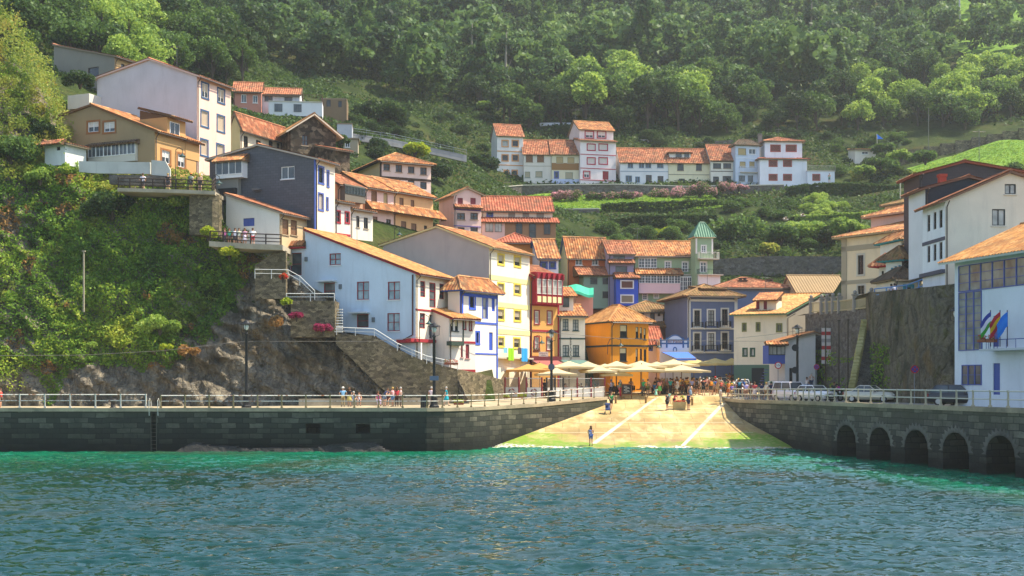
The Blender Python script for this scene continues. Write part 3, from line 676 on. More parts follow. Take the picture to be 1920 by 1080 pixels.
def window(h, f, st, r, kind='window'):
    """returns the hole; builds frame (+surround) with its pane or shutter as child"""
    s = STY[st]; a, za, b, zb = f.rect(r); sw = min(s['sw'], (b - a) * .25)
    if s['sur']: a, za, b, zb = a + sw, za + (sw if s['sw'] > .02 else 0), b - sw, zb - sw
    a, b = max(a, .08), min(b, f.L - .08)
    if b - a < .16 or zb - za < .16: return None
    hole = (a, za, b, zb); fw = min(.075, (b - a) * .16); mb = MB()
    o0, o1 = -REV + .03, -REV + .09
    for q0, z0, q1, z1 in ((a, za, a + fw, zb), (b - fw, za, b, zb), (a + fw, za, b - fw, za + fw), (a + fw, zb - fw, b - fw, zb)): f.slab(mb, q0, z0, q1, z1, o0, o1)
    if s['fill'] not in ('shutter', 'wood', 'void'):
        for k in range(1, s['nx']): q = a + (b - a) * k / s['nx']; f.slab(mb, q - fw * .45, za + fw, q + fw * .45, zb - fw, o0 + .005, o1 - .005)
        for k in range(1, s['ny']): z = za + (zb - za) * k / s['ny']; f.slab(mb, a + fw, z - fw * .35, b - fw, z + fw * .35, o0 + .01, o1 - .01)
    mats = [paint(s['fr'], .5)]
    w_ = part(kind, mb, mats, parent=h.root)
    if s['sur']:
        mb = MB(); e = .035
        for q0, z0, q1, z1 in ((a - sw, za, a, zb + sw), (b, za, b + sw, zb + sw), (a, zb, b, zb + sw)): f.slab(mb, q0, z0, q1, z1, -.01, e)
        if kind != 'door': f.slab(mb, a - sw, za - sw, b + sw, za, -.01, e + .03)
        part('surround', mb, plaster(s['sur'], .2), parent=w_)
    elif kind != 'door' and s['sill'] is not None:
        mb = MB(); f.slab(mb, a - .08, za - .09, b + .08, za, -.02, .09); part('sill', mb, paint(s['sill'], .7), parent=w_)
    fill = s['fill']; mb = MB(); z = zb
    if fill in ('shutter', 'half'):
        z = za if fill == 'shutter' else za + (zb - za) * (.35 + .25 * random.random()); N = max(3, int((zb - z) / .14)); col = s.get('shut', '#cfc6b4')
        for k in range(N):
            z0 = z + (zb - z) * k / N; z1 = z + (zb - z) * (k + 1) / N
            mb.poly([f.W(a + fw, z0, -REV + .035), f.W(b - fw, z0, -REV + .035), f.W(b - fw, z1 - .01, -REV + .06), f.W(a + fw, z1 - .01, -REV + .06)])
        part('shutter', mb, paint(s.get('shut', '#cfc6b4'), .6), parent=w_)
    elif fill == 'wood':
        f.slab(mb, a + fw, za + fw, b - fw, zb - fw, o0, o1 - .015); N = max(2, int((b - a) / .22))
        for k in range(1, N): q = a + fw + (b - a - 2 * fw) * k / N; f.slab(mb, q - .012, za + fw, q + .012, zb - fw, o0, o1 - .003)
        part('panel', mb, paint(s.get('shut', s['fr']), .6), parent=w_)
    if fill not in ('shutter', 'wood'):
        mb = MB(); g = 'dark' if fill in ('half', 'dark', 'void') else fill
        mb.poly([f.W(a, za, -REV + .02), f.W(b, za, -REV + .02), f.W(b, z, -REV + .02), f.W(a, z, -REV + .02)]); part('pane', mb, glass(g), parent=w_)
    return hole
class House: pass
def house(name, label, c, D, th, base, e, xl=None, Lv=None, xr=None, Lu=None, roof='gv', r=None, rise=2.0, el=None, er=None, w='#e8e0d0', wr=None, t='a', ov=.45,
          fas='#8a7a64', W_=(), doors=(), bands=(), chim=(), sub=3.0, cat='house', ovg=.25, hipk=1.0, group=None, pipe=True):
    h = House(); th = R(th); u = (math.cos(th), math.sin(th)); v = (-math.sin(th), math.cos(th)); X = XP(c, D); C = (X, D)
    def ln(px, d): k = (px - 960) / F; return (k * D - X) / (d[0] - k * d[1])
    Lu = Lu if Lu is not None else ln(xr, u); Lv = Lv if Lv is not None else ln(xl, v)
    h.u, h.v, h.C, h.Lu, h.Lv, h.D = u, v, C, Lu, Lv, D
    q = lambda a, b, z: (X + u[0] * a + v[0] * b, D + u[1] * a + v[1] * b, z)
    h.q = q; ze = ZP(e, D); zb = ZP(base, D) - sub; h.ze, h.zb = ze, zb
    nL = (-u[0], -u[1]); nR = (-v[0], -v[1])
    fL = Face(C, v, nL, Lv, zb, [(0, ze), (Lv, ze)], 0); fR = Face(C, u, nR, Lu, zb, [(0, ze), (Lu, ze)], 1)
    h.root = thing(name, label, cat, q(Lu / 2, Lv / 2, zb), group); root = h.root
    rf = MB(); dirs = (u, v)
    if roof in ('gv', 'shed'):      # ridge along u, profile on the left face
        if r: rb, zr = fL.pt(*r)
        else: rb, zr = Lv / 2, ze + rise
        zf = fL.pt(xl, el)[1] if el is not None else ze
        if roof == 'shed': rb = Lv; zf = zr
        prof = [(0, ze), (rb, zr)] + ([(Lv, zf)] if rb < Lv - .05 else [])
        fL.top = prof; topR = ze; s0 = (zr - ze) / rb
        E0, E1 = q(-ovg, -ov, ze - s0 * ov + .14), q(Lu + ovg, -ov, ze - s0 * ov + .14); A0, A1 = q(-ovg, rb, zr + .14), q(Lu + ovg, rb, zr + .14)
        tileplane(rf, E0, E1, A0, A1)
        if rb < Lv - .05:
            s1 = (zr - zf) / (Lv - rb); B0, B1 = q(Lu + ovg, Lv + ov, zf - s1 * ov + .14), q(-ovg, Lv + ov, zf - s1 * ov + .14); tileplane(rf, B0, B1, A1, A0)
        ridge(rf, [A0, A1]); back = [(0, ze), (Lu, ze)]; side = [(z_, q_) for z_, q_ in prof]
        sideprof, backz = prof, (zf if rb < Lv - .05 else zr)
    elif roof == 'gu':              # ridge along v, profile on the right face
        if r: ra, zr = fR.pt(*r)
        else: ra, zr = Lu / 2, ze + rise
        zf = fR.pt(xr, er)[1] if er is not None else ze
        prof = [(0, ze), (ra, zr), (Lu, zf)]; fR.top = prof; s0 = (zr - ze) / ra; s1 = (zr - zf) / (Lu - ra)
        A0, A1 = q(ra, -ovg, zr + .14), q(ra, Lv + ovg, zr + .14)
        tileplane(rf, q(-ov, Lv + ovg, ze - s0 * ov + .14), q(-ov, -ovg, ze - s0 * ov + .14), A1, A0)
        tileplane(rf, q(Lu + ov, -ovg, zf - s1 * ov + .14), q(Lu + ov, Lv + ovg, zf - s1 * ov + .14), A0, A1); ridge(rf, [A0, A1])
    elif roof == 'hip':
        z0 = ze + .1; o = ov; zr = ze + rise; c4 = [q(-o, -o, z0), q(Lu + o, -o, z0), q(Lu + o, Lv + o, z0), q(-o, Lv + o, z0)]
        if Lu >= Lv: d = min(Lv / 2 * hipk, Lu / 2); R0, R1 = q(d, Lv / 2, zr), q(Lu - d, Lv / 2, zr); pl = [(0, 1, R0, R1), (1, 2, R1, R1), (2, 3, R1, R0), (3, 0, R0, R0)]; hips = [(0, R0), (3, R0), (1, R1), (2, R1)]
        else: d = min(Lu / 2 * hipk, Lv / 2); R0, R1 = q(Lu / 2, d, zr), q(Lu / 2, Lv - d, zr); pl = [(0, 1, R0, R0), (1, 2, R0, R1), (2, 3, R1, R1), (3, 0, R1, R0)]; hips = [(0, R0), (1, R0), (2, R1), (3, R1)]
        for i, j, a, b in pl: tileplane(rf, c4[i], c4[j], a, b)
        for i, a in hips: ridge(rf, [c4[i], a], .11)
        if (Vector(R0) - Vector(R1)).length > .1: ridge(rf, [R0, R1])
    elif roof == 'flat':
        rf.hexa([q(-ov, -ov, ze), q(Lu + ov, -ov, ze), q(Lu + ov, Lv + ov, ze), q(-ov, Lv + ov, ze), q(-ov, -ov, ze + .2), q(Lu + ov, -ov, ze + .2), q(Lu + ov, Lv + ov, ze + .2), q(-ov, Lv + ov, ze + .2)], 1)
    h.f = dict(L=fL, R=fR); h.fL, h.fR = fL, fR
    holes = dict(L=[], R=[])
    for face, st, rects in W_:
        for k in range(0, len(rects), 4):
            o = window(h, h.f[face], st, rects[k:k + 4])
            if o: holes[face].append(o)
    for face, st, rects in doors:
        for k in range(0, len(rects), 4):
            o = window(h, h.f[face], st, rects[k:k + 4], 'door')
            if o: holes[face].append(o)
    mb = MB(); wallface(mb, fL, holes['L']); wallface(mb, fR, holes['R'])
    # far sides
    if roof in ('gv', 'shed'):
        mb.poly([q(Lu, 0, zb), q(Lu, Lv, zb)] + [q(Lu, b_, z_) for b_, z_ in reversed(fL.top)], 0); mb.poly([q(Lu, Lv, zb), q(0, Lv, zb), q(0, Lv, fL.top[-1][1]), q(Lu, Lv, fL.top[-1][1])], 0)
    elif roof == 'gu':
        mb.poly([q(Lu, Lv, zb), q(0, Lv, zb)] + [q(a_, Lv, z_) for a_, z_ in fR.top], 0); mb.poly([q(Lu, 0, zb), q(Lu, Lv, zb), q(Lu, Lv, fR.top[-1][1]), q(Lu, 0, fR.top[-1][1])], 0)
    else:
        mb.poly([q(Lu, 0, zb), q(Lu, Lv, zb), q(Lu, Lv, ze), q(Lu, 0, ze)], 0); mb.poly([q(Lu, Lv, zb), q(0, Lv, zb), q(0, Lv, ze), q(Lu, Lv, ze)], 0)
    mw = lambda c_: c_ if not isinstance(c_, str) else plaster(c_)
    h.wall = part('wall', mb, [mw(w), mw(wr if wr is not None else w)], parent=root)
    h.roof = part('roof', rf, [tile(t) if isinstance(t, str) else t, plaster(fas, .3)], parent=root)
    for face, py, hgt, col in bands: band_on(h, face, py, hgt, col)
    for a, b, s, hh, col in chim:
        mb = MB(); z0 = ze + .2; x_, y_, _ = q(a * Lu, b * Lv, 0); mb.box((x_, y_, z0 + hh / 2), (s, s, hh), 0, th); mb.box((x_, y_, z0 + hh + .06), (s + .16, s + .16, .12), 0, th)
        for k in (-1, 1): mb.box((x_ + k * s * .3, y_, z0 + hh + .2), (.12, s, .18), 0, th)
        mb.box((x_, y_, z0 + hh + .33), (s + .1, s + .1, .07), 0, th); part('chimney', mb, mw(col), parent=h.roof)
    if pipe and roof != 'flat':      # gutter along the front eave and a downpipe at the near corner
        mb = MB(); zg = ze - .02; o = ov + .06
        sl_ = 0
        if roof in ('gv', 'shed'): zg = ze - (fL.top[1][1] - ze) / fL.top[1][0] * ov
        if roof != 'gu': mb.tube([q(-.1, -o, zg), q(Lu + .1, -o, zg)], .06, 5)
        mb.tube([q(.12, -o, zg), q(.12, -.1, zg - .45), q(.12, -.1, zb)], .05, 5); part('gutter', mb, paint('#4a4038', .5), parent=root)
    return h
def band_on(h, face, py, hgt, col, x0=None, x1=None, out=.05):
    f = h.f[face]; z = f.pt(h_px(h), py)[1] if x0 is None else f.pt(x0, py)[1]; mb = MB()
    a = 0 if x0 is None else f.pt(x0, py)[0]; b = f.L if x1 is None else f.pt(x1, py)[0]
    f.slab(mb, min(a, b), z - hgt / 2, max(a, b), z + hgt / 2, -.02, out); return part('trim', mb, plaster(col, .15), parent=h.root)
def h_px(h): return 960 + h.C[0] / h.C[1] * F
def upright(h, face, q, wd, z0, z1, col, out=.05, name='trim'):
    mb = MB(); f = h.f[face]; f.slab(mb, q - wd / 2, z0, q + wd / 2, z1, -.02, out); return part(name, mb, plaster(col, .15), parent=h.root)
def boxon(h, face, r, dep, col, name='bay', mat=None, back=-.05):
    """a solid block standing out of a face over the picture rectangle r; returns a Face for its front"""
    f = h.f[face]; a, za, b, zb = f.rect(r); mb = MB(); f.slab(mb, a, za, b, zb, back, dep)
    o = part(name, mb, mat or plaster(col, .2), parent=h.root)
    ff = Face(f.W(a, 0, dep)[:2], f.d, f.n, b - a, za, [(0, zb), (b - a, zb)], 0); ff.obj = o; return ff
def pent(h, face, r, out, t='a', name='canopy', fas='#6a5038', parent=None):
    """a tiled strip of roof leaning on a face: r = px rect (top edge on the wall, bottom edge at the eave)"""
    f = h.f[face] if isinstance(face, str) else face; x0, y0, x1, y1 = r
    a, zt = f.pt(x0, y0); b, _ = f.pt(x1, y0); a, b = min(a, b), max(a, b); zb = f.pt((x0 + x1) / 2, y1)[1]; k = out / h.D; zb = zb + (CZ - zb) * k
    zt = f.pt((x0 + x1) / 2, y0)[1]
    if zb > zt - .1: zb = zt - .1
    mb = MB(); tileplane(mb, f.W(a, zb, out), f.W(b, zb, out), f.W(a, zt, -.02), f.W(b, zt, -.02)) if f.d[0] * f.n[1] - f.d[1] * f.n[0] < 0 else tileplane(mb, f.W(b, zb, out), f.W(a, zb, out), f.W(b, zt, -.02), f.W(a, zt, -.02))
    for q in (a, b): mb.poly([f.W(q, zb - .1, out), f.W(q, zt - .1, 0), f.W(q, zb - .1, 0)], 1)
    return part(name, mb, [tile(t), plaster(fas, .2)], parent=parent or h.root)
def balcony(h, face, r, out, col, slab='#c8c0b0', n=None, name='balcony'):
    f = h.f[face]; a, za, b, zb = f.rect(r); mb = MB()
    f.slab(mb, a, za - .14, b, za, -.02, out); o = part(name, mb, plaster(slab, .2), parent=h.root); mb = MB(); N = n or max(4, int((b - a) / .2))
    for k in range(N + 1): q = a + .03 + (b - a - .06) * k / N; f.slab(mb, q - .015, za, q + .015, zb, out - .05, out - .02)
    f.slab(mb, a, zb, b, zb + .05, out - .07, out)
    for q in (a, b - .04):
        f.slab(mb, q, zb, q + .04, zb + .05, 0, out - .07)
        for k in range(4): f.slab(mb, q, za, q + .03, zb, out * k / 4 + .02, out * k / 4 + .05)
    part('railing', mb, paint(col, .5), parent=o); return o
def ribbonwin(h, ff, st, n, z0, z1, a=0, b=None, kind='window', parent=None):
    """a row of n glazed lights across the front of a bay"""
    s = STY[st]; b = ff.L if b is None else b; w_ = (b - a) / n; fr = MB(); pn = MB()
    for k in range(n):
        q0, q1 = a + w_ * k, a + w_ * (k + 1)
        pn.poly([ff.W(q0, z0, .015), ff.W(q1, z0, .015), ff.W(q1, z1, .015), ff.W(q0, z1, .015)])
        for x0, y0, x1, y1 in ((q0, z0, q0 + .05, z1), (q1 - .05, z0, q1, z1), (q0 + .05, z0, q1 - .05, z0 + .06), (q0 + .05, z1 - .06, q1 - .05, z1)): ff.slab(fr, x0, y0, x1, y1, .0, .06)
        for j in range(1, s['nx']): q = q0 + (q1 - q0) * j / s['nx']; ff.slab(fr, q - .02, z0 + .06, q + .02, z1 - .06, .0, .05)
        for j in range(1, s['ny']): z = z0 + (z1 - z0) * j / s['ny']; ff.slab(fr, q0 + .05, z - .018, q1 - .05, z + .018, .0, .045)
    o = part(kind, fr, paint(s['fr'], .5), parent=parent or h.root); part('pane', pn, glass(s['fill'] if s['fill'] in ('mid', 'curtain', 'blue', 'olive') else 'dark'), parent=o); return o
sty('navy', '#3d5a7c', .17, '#d8d4cc', 'half'); sty('navyS', '#3d5a7c', .17, '#d8d4cc', 'shutter'); STY['navyS']['shut'] = '#c9b49a'; STY['navy']['shut'] = '#c9b49a'
sty('brownS', '#96643c', .2, '#f0f0f0', 'half'); STY['brownS']['shut'] = '#dcd8d0'
sty('white', None, 0, '#f2f2ee', 'mid', 2, 1, '#e8e8e4'); sty('dark', None, 0, '#3a2f28', 'dark', 2, 1, '#a89a84'); sty('darkg', None, 0, '#2f3a36', 'dark', 2, 2, '#a89a84')
sty('blue', '#4d63a8', .13, '#3d52a0', 'dark', 1, 1); sty('blueS', '#4d63a8', .13, '#3d52a0', 'shutter'); STY['blueS']['shut'] = '#b8b0a4'
sty('red', None, 0, '#8e1f2c', 'blue', 2, 2, '#d9dde0'); sty('redd', None, 0, '#8e1f2c', 'mid', 1, 2); sty('red1', None, 0, '#a02430', 'mid', 1, 3)
sty('yel', '#d8c04a', .16, '#c9b862', 'half', 1, 1); STY['yel']['shut'] = '#b8ac94'
sty('cob', '#3e5fc4', .16, '#3a5ac0', 'dark', 1, 1); sty('cobd', '#3e5fc4', .12, '#3a5ac0', 'curtain', 1, 2); sty('cobw', None, 0, '#3a5ac0', 'wood'); STY['cobw']['shut'] = '#3a5ac0'
sty('brn', None, 0, '#5a3a28', 'dark', 2, 2, '#b09a80'); sty('brnS', None, 0, '#6a4630', 'shutter', 1, 1, '#a89478'); STY['brnS']['shut'] = '#8a6448'
sty('maroon', None, 0, '#7a2430', 'wood', 1, 1, '#c09a94'); STY['maroon']['shut'] = '#803038'
sty('maroonW', '#8c2f38', .12, '#e0d8d0', 'curtain', 1, 2); sty('redW', '#b03848', .2, '#efe6e4', 'half', 2, 1); STY['redW']['shut'] = '#e6dcd6'; sty('redS', '#b03848', .2, '#efe6e4', 'shutter'); STY['redS']['shut'] = '#ddd0c8'
sty('org', '#d89a68', .2, '#3c3a38', 'dark', 2, 2); sty('orgC', '#d89a68', .2, '#cfc6b8', 'curtain', 1, 1)
sty('bricS', '#b06058', .14, '#8e4a42', 'shutter'); STY['bricS']['shut'] = '#7e4a42'
sty('grn', '#2f5a44', .1, '#2c4f3e', 'curtain', 1, 1); sty('olv', '#7c8048', .12, '#6a6c40', 'dark', 2, 1); sty('tealw', None, 0, '#2c4a4c', 'curtain', 2, 3, '#3a5250'); sty('tealS', None, 0, '#2c3c3c', 'half', 1, 1, '#2c3a3a'); STY['tealS']['shut'] = '#d8cfa8'
sty('sto', '#c8c0b0', .18, '#4a3a30', 'dark', 2, 3); sty('stoc', '#d8d0c4', .18, '#4c4440', 'curtain', 2, 4); sty('whm', None, 0, '#f0f0ea', 'mid', 2, 3); sty('whg', '#efe8e0', .1, '#f4f2ec', 'mid', 2, 3)
sty('tan', None, 0, '#8a7a5a', 'shutter', 1, 1, '#b0a488'); STY['tan']['shut'] = '#c0a878'; sty('tan2', None, 0, '#7c8a7c', 'shutter', 1, 1, '#9aa090'); STY['tan2']['shut'] = '#b8ac90'
sty('lil', '#f0ece8', .2, '#8a5040', 'shutter'); STY['lil']['shut'] = '#6e4438'; sty('lilg', '#f0ece8', .2, '#7a6a58', 'curtain', 2, 1)
sty('grey', None, 0, '#55585a', 'mid', 2, 1, '#b8b8b4'); sty('bluew', None, 0, '#5a83a8', 'mid', 2, 1, '#b8c0c8'); sty('void', None, 0, '#3a342c', 'void', 1, 1)
sty('redfr', '#a83440', .13, '#8e2630', 'dark', 1, 2); sty('indigo', '#4a4a86', .12, '#c8b890', 'tan'); STY['indigo'].update(fill='shutter', shut='#c8a070')
sty('roll', None, 0, '#9a9088', 'shutter', 1, 1); STY['roll']['shut'] = '#a09890'
sty('white_d', None, 0, '#e6e8ea', 'wood'); STY['white_d']['shut'] = '#dfe3e8'; sty('blue_d', None, 0, '#41549a', 'wood'); STY['blue_d']['shut'] = '#4a5ea4'
sty('brn_d', None, 0, '#4a3226', 'wood'); STY['brn_d']['shut'] = '#523828'; sty('red_d', None, 0, '#8e1f2c', 'wood'); STY['red_d']['shut'] = '#9a2c34'; sty('turq', '#4aa0b0', .2, '#4aa0b0', 'dark', 1, 1); sty('turqS', None, 0, '#4a9ab8', 'shutter'); STY['turqS']['shut'] = '#5aa2b8'
sty('blkw', None, 0, '#2e3438', 'curtain', 2, 1, '#cfc8b8'); sty('pln', None, 0, '#54402f', 'dark', 1, 2)
# ------------------------------------------------------------------ left village
def dormer(h, face, r, back, col, t='a', st=None, rects=(), dep=.06, out=.45, slope=.28, fas='#6a5038'):
    f = h.f[face]; a, za, b, zb = f.rect(r); mb = MB(); f.slab(mb, a, za, b, zb, -back, dep)
    o = part('dormer', mb, plaster(col, .25), parent=h.root); rf = MB()
    E0, E1, A0, A1 = f.W(a - .35, zb, dep + out), f.W(b + .35, zb, dep + out), f.W(a - .35, zb + (back + out) * slope, -back), f.W(b + .35, zb + (back + out) * slope, -back)
    if f.d[0] * f.n[1] - f.d[1] * f.n[0] < 0: tileplane(rf, E0, E1, A0, A1)
    else: tileplane(rf, E1, E0, A1, A0)
    for q in (a, b): rf.poly([f.W(q, zb, dep), f.W(q, zb, -back), f.W(q, zb + back * slope, -back)], 1)
    part('roof', rf, [tile(t), plaster(fas, .2)], parent=o)
    ff = Face(f.W(a, 0, dep)[:2], f.d, f.n, b - a, za, [(0, zb), (b - a, zb)], 0)
    if st:
        s = STY[st]
        for k in range(0, len(rects), 4):
            qa, z0, qb, z1 = ff.rect(rects[k:k + 4])
            if s['fill'] in ('shutter', 'wood'):
                fr = MB(); ff.slab(fr, qa, z0, qb, z1, 0, .05); w_ = part('window', fr, paint(s.get('sur') or s['fr'], .5), parent=o); pm = MB(); ff.slab(pm, qa + .12, z0 + .12, qb - .12, z1 - .12, .04, .065); part('shutter', pm, paint(s['shut'], .6), parent=w_)
            else: ribbonwin(h, ff, st, 1, z0, z1, qa, qb, parent=o)
    return ff
A = house('apartment_house', 'tall pink house on the left slope with blue window surrounds and a blank grey gable', 369, 138, 68, 320, 143, xl=182, xr=433, r=(280, 113), el=148, w='#cbc8cc', wr='#e6c3b2', t='b', fas='#d8b8a8',
    W_=[('R', 'navy', (377,154,392,186, 407,165,422,195)), ('R', 'navyS', (375.5,206,392,239.5, 406,215,422,249, 375,260,391,294, 405,269,421,299))], chim=[(.5, .36, 1.3, .9, '#c8c4c0')])
OLD = house('old_house', 'old grey stained house with a single sloping roof under the top left trees', 215, 158, 64, 150, 107, xl=101, xr=253, roof='shed', r=(101, 86), w='#8d887c', wr='#bd9a6c', t='b', W_=[('L', 'void', (165,126,185,144)), ('R', 'void', (227,120,234,129))], sub=1.5)
boxon(A, 'L', (150, 184, 190, 210), 2.0, '#d4cfc4', 'annex', back=-1)
B = house('cottage', 'ochre brown house with glazed veranda above the left slope', 290, 130, 66, 337, 246, xl=108, xr=368, r=(172, 199), el=222, w='#a38a66', wr='#c59a64', t='a', fas='#7a5638', sub=2,
    W_=[('L', 'brownS', (162,225,188,251, 192,225,218,251)), ('R', 'brownS', (301,279,321,310, 331,286,349,317))], doors=[('L', 'white_d', (132,272,147,296))])
dormer(B, 'R', (313, 224, 347, 262), 3.5, '#c59a64', 'a', 'brownS', (318,230,336,257), out=.7)
dormer(B, 'R', (347, 268, 373, 300), 1.0, '#c59a64', 'b', out=.5)
ff = boxon(B, 'L', (170, 270, 258, 306), .35, '#cfcabc', 'veranda'); ribbonwin(B, ff, 'white', 6, ff.z0 + .7, ff.topz(0) - .12)
mbx = MB(); fL = B.f['L']
pent(B, 'L', (168, 266, 262, 270), .7, 'd')
SHED = house('garden_shed', 'small whitewashed shed with tiled roof beside the ochre house', 122, 129, 66, 292, 271, xl=84, Lu=3, roof='shed', r=(84, 268), w='#dfe2dc', t='b', W_=[('L', 'void', (106,275,113,282))], pipe=False, sub=.9)
pent(SHED, 'L', (80, 263, 124, 270), .8, 'b')
Cc = house('slate_house', 'house with dark grey slate gable and white bay window', 591, 128, 66, 436, 299, xl=393, xr=628, r=(485, 274), el=301, w=slate('#53555c'), wr='#e2d6c2', t='b', fas='#b8aa98',
    W_=[('L', 'white', (527,312,552,335.5)), ('R', 'blue', (596,311,608,346, 612,319,617.5,352)), ('R', 'blueS', (596,361,607,396, 611,369,616,395))], chim=[(.3, .35, .5, .7, '#a8583c')])
ff = boxon(Cc, 'L', (415, 300, 464, 336), .9, '#e9e9e6', 'bay'); ribbonwin(Cc, ff, 'white', 2, ff.z0 + .35, ff.topz(0) - .3); pent(Cc, 'L', (411, 291, 468, 301), 1.25, 'a')
boxon(Cc, 'L', (410, 337, 452, 376), .5, '#8a8880', 'bay'); boxon(Cc, 'L', (419, 355, 450, 366), .9, '#2c2c2e', 'awning')
boxon(Cc, 'L', (478, 354, 490, 358), .5, '#6c6a68', 'hood'); boxon(Cc, 'R', (589.5, 299, 592.6, 436), .04, '#4d63a8', 'trim')
Dd = house('lean_to', 'low white outbuilding with blue double door below the slate house', 524, 124, 66, 437, 400, xl=424, xr=580, roof='shed', r=(424, 367), w='#e2ded4', wr='#d0b48c', t='b', fas='#9a8a78',
    doors=[('L', 'blue_d', (456,409,477,424))], W_=[('R', 'brnS', (529,411,541,440, 545,413,557,441))])
E_ = house('house', 'cream house tucked behind the slate house', 450, 148, 66, 300, 234, xl=432, xr=541, rise=1.3, w='#dfcc96', wr='#e3ceb4', t='b', W_=[('R', 'dark', (457,255,465,277, 480,263,489,274, 504,264,512,277, 519,268,525,281))])
F_ = house('stone_house', 'rubble stone house with gable and overhanging tile roof', 545, 152, 28, 335, 243, xl=452, xr=630, roof='gu', r=(587, 217), er=253, w=stone('brown'), wr=stone('brown'), t='g', fas='#d9c6ae', ov=.75, ovg=.6, W_=[('R', 'brn', (566,253,578,273))], pipe=False)
house('stone_outbuilding', 'small rubble stone outbuilding beside the stone gable', 628, 150, 40, 330, 282, Lv=5, xr=656, roof='shed', rise=1.2, w=stone('brown'), t='b', pipe=False)
G1 = house('house', 'salmon house against the dark wood at upper left', 438, 196, 8, 224, 171, Lv=7, xr=490, rise=2.0, w='#c88876', t='b', W_=[('R', 'white', (452.5,177,462,192, 474,179,483,193, 452,202,463,215))])
G2 = house('house', 'white house with brown balustrade terrace against the dark wood', 490, 199, 6, 224, 177, Lv=7, xr=562, rise=1.6, w='#e3e4e6', t='b', W_=[('R', 'grey', (496,180,511,190, 533,182,548,191))])
ff = boxon(G2, 'R', (507, 199, 606, 226), 3.5, '#dcdcdc', 'terrace'); ribbonwin(G2, ff, 'grey', 1, ff.z0 + .6, ff.z0 + 1.8, .9, 2.1); ribbonwin(G2, ff, 'grey', 1, ff.z0 + .6, ff.z0 + 1.8, 3.8, 5.0)
balcony(G2, 'R', (507, 187, 606, 199), 3.6, '#74503e')
house('ruin', 'roofless brown ruin below the dark wood', 602, 205, 4, 208, 186, Lv=5, xr=650, roof='flat', ov=.02, w='#7a664e', W_=[('R', 'void', (612,187,620,200, 634,189,641,201))], pipe=False)
house('house', 'pale grey block with flat terrace on the terraced slope', 632, 187, 5, 262, 233, Lv=5, xr=660, roof='flat', ov=.05, w='#b4b8be', pipe=False)
house('hut', 'tiny cottage with one window under the terraced slope', 644, 181, 5, 284, 261, Lv=4, xr=671, roof='flat', ov=.2, w='#a89c84', W_=[('R', 'white', (647,262,656,276))], pipe=False)
H_ = house('house', 'pink house with hipped roof and dark timber belt', 712, 160, 26, 374, 304, xl=668, xr=808, roof='hip', rise=1.9, w='#e4d8a8', wr='#e9cfc0', t='a', fas='#4a3a2c', ov=.55,
    W_=[('R', 'brn', (719,307,731,320, 742,309,754,323, 765,312,777,325, 788,314,800,328)), ('R', 'pln', (715,335,728,343, 739,337,751,345, 765,338,777,353, 788,341,800,355))], bands=[('R', 332, .3, '#4a3a30')])
upright(H_, 'R', .12, .24, ZP(332, 160), ZP(304, 160), '#4a3a30')
I1 = house('row_house', 'pink row house with two tile roofs, middle of the left slope', 684, 146, 52, 455, 350, Lv=7, xr=738, rise=1.8, w='#e0a888', wr='#eac4b6', t='a', fas='#5a3c2c',
    W_=[('R', 'brnS', (696,358,707,380)), ('R', 'tan', (719,362,727,383)), ('R', 'brnS', (699,406,708,428)), ('R', 'brn', (724,411,733,432))])
pent(I1, 'R', (684, 380, 738, 394), 1.0)
I2 = house('row_house', 'orange row house joined to the pink one', 738, 149.8, 52, 455, 358, Lv=7, xr=812, rise=1.8, w='#e0a068', wr='#e6b27c', t='a', fas='#5a3c2c',
    W_=[('R', 'brnS', (749,371,757,391, 770,375,777,394, 752,415,762,436, 771,419,781,440)), ('R', 'brn', (795,423,801,435))])
pent(I2, 'R', (738, 390, 826, 405), 1.0)
I3 = house('gallery_house', 'house with grey wooden window gallery under a tile roof', 632, 140, 55, 390, 345, Lv=7, xr=680, rise=1.6, w='#cc9870', wr='#c09878', t='b', fas='#4a3a2e')
ff = boxon(I3, 'R', (638, 349, 676, 380), .7, '#6e6a60', 'gallery'); ribbonwin(I3, ff, 'darkg', 7, ff.z0 + .8, ff.topz(0) - .15)
I4 = house('row_house', 'white row house with red window surrounds', 628, 136, 55, 444, 378, Lv=5, xr=657, roof='shed', rise=1.0, w='#e6d8cc', t='a', W_=[('R', 'redfr', (629.5,394,639,419, 646,396,656,420))], bands=[('R', 438, .22, '#b03440')])
I5 = house('row_house', 'narrow white row house with two dark windows', 657, 138.6, 55, 456, 392, Lv=5, xr=699, roof='shed', rise=1.0, w='#e0d8c8', t='b', W_=[('R', 'dark', (668,405,674,426, 682,408,690,429))])
J = house('house', 'light blue house with red window frames and long golden roof', 779, 120, 65, 680, 513, xl=572, xr=846, roof='shed', r=(572, 433), w='#c9d9e6', wr='#eee2cc', t='g', fas='#8e2430', ov=.5,
    W_=[('L', 'red', (617.5,475,639,497, 669,528,692,562, 727,528,750,562, 726,587,749.5,621)), ('R', 'red1', (788,527,797.5,557, 824,532,833,561, 787,587,797,616, 824,591,832,619))],
    doors=[('L', 'redd', (607,530,628,561, 669,589,691,614)), ('R', 'red1', (805,530,817,577, 805,590,816,635))], bands=[('R', 580, .16, '#9a2c34')], chim=[(.8, .86, .9, .9, '#6c5850'), (.9, .35, .6, .9, '#a8583c')])
boxon(J, 'R', (762, 637, 852, 643), .5, '#9a2c34', 'trim'); boxon(J, 'L', (748, 637, 780, 643), .5, '#9a2c34', 'trim')
for q in (.25, 2.3, 4.6, 6.3): upright(J, 'R', q, .22, ZP(690, 120), ZP(643, 120), '#e8e4dc', .5, 'post')
for r_ in ((600, 526, 632, 529), (660, 585, 694, 588)): boxon(J, 'L', r_, .8, '#c8d2d8', 'hood')
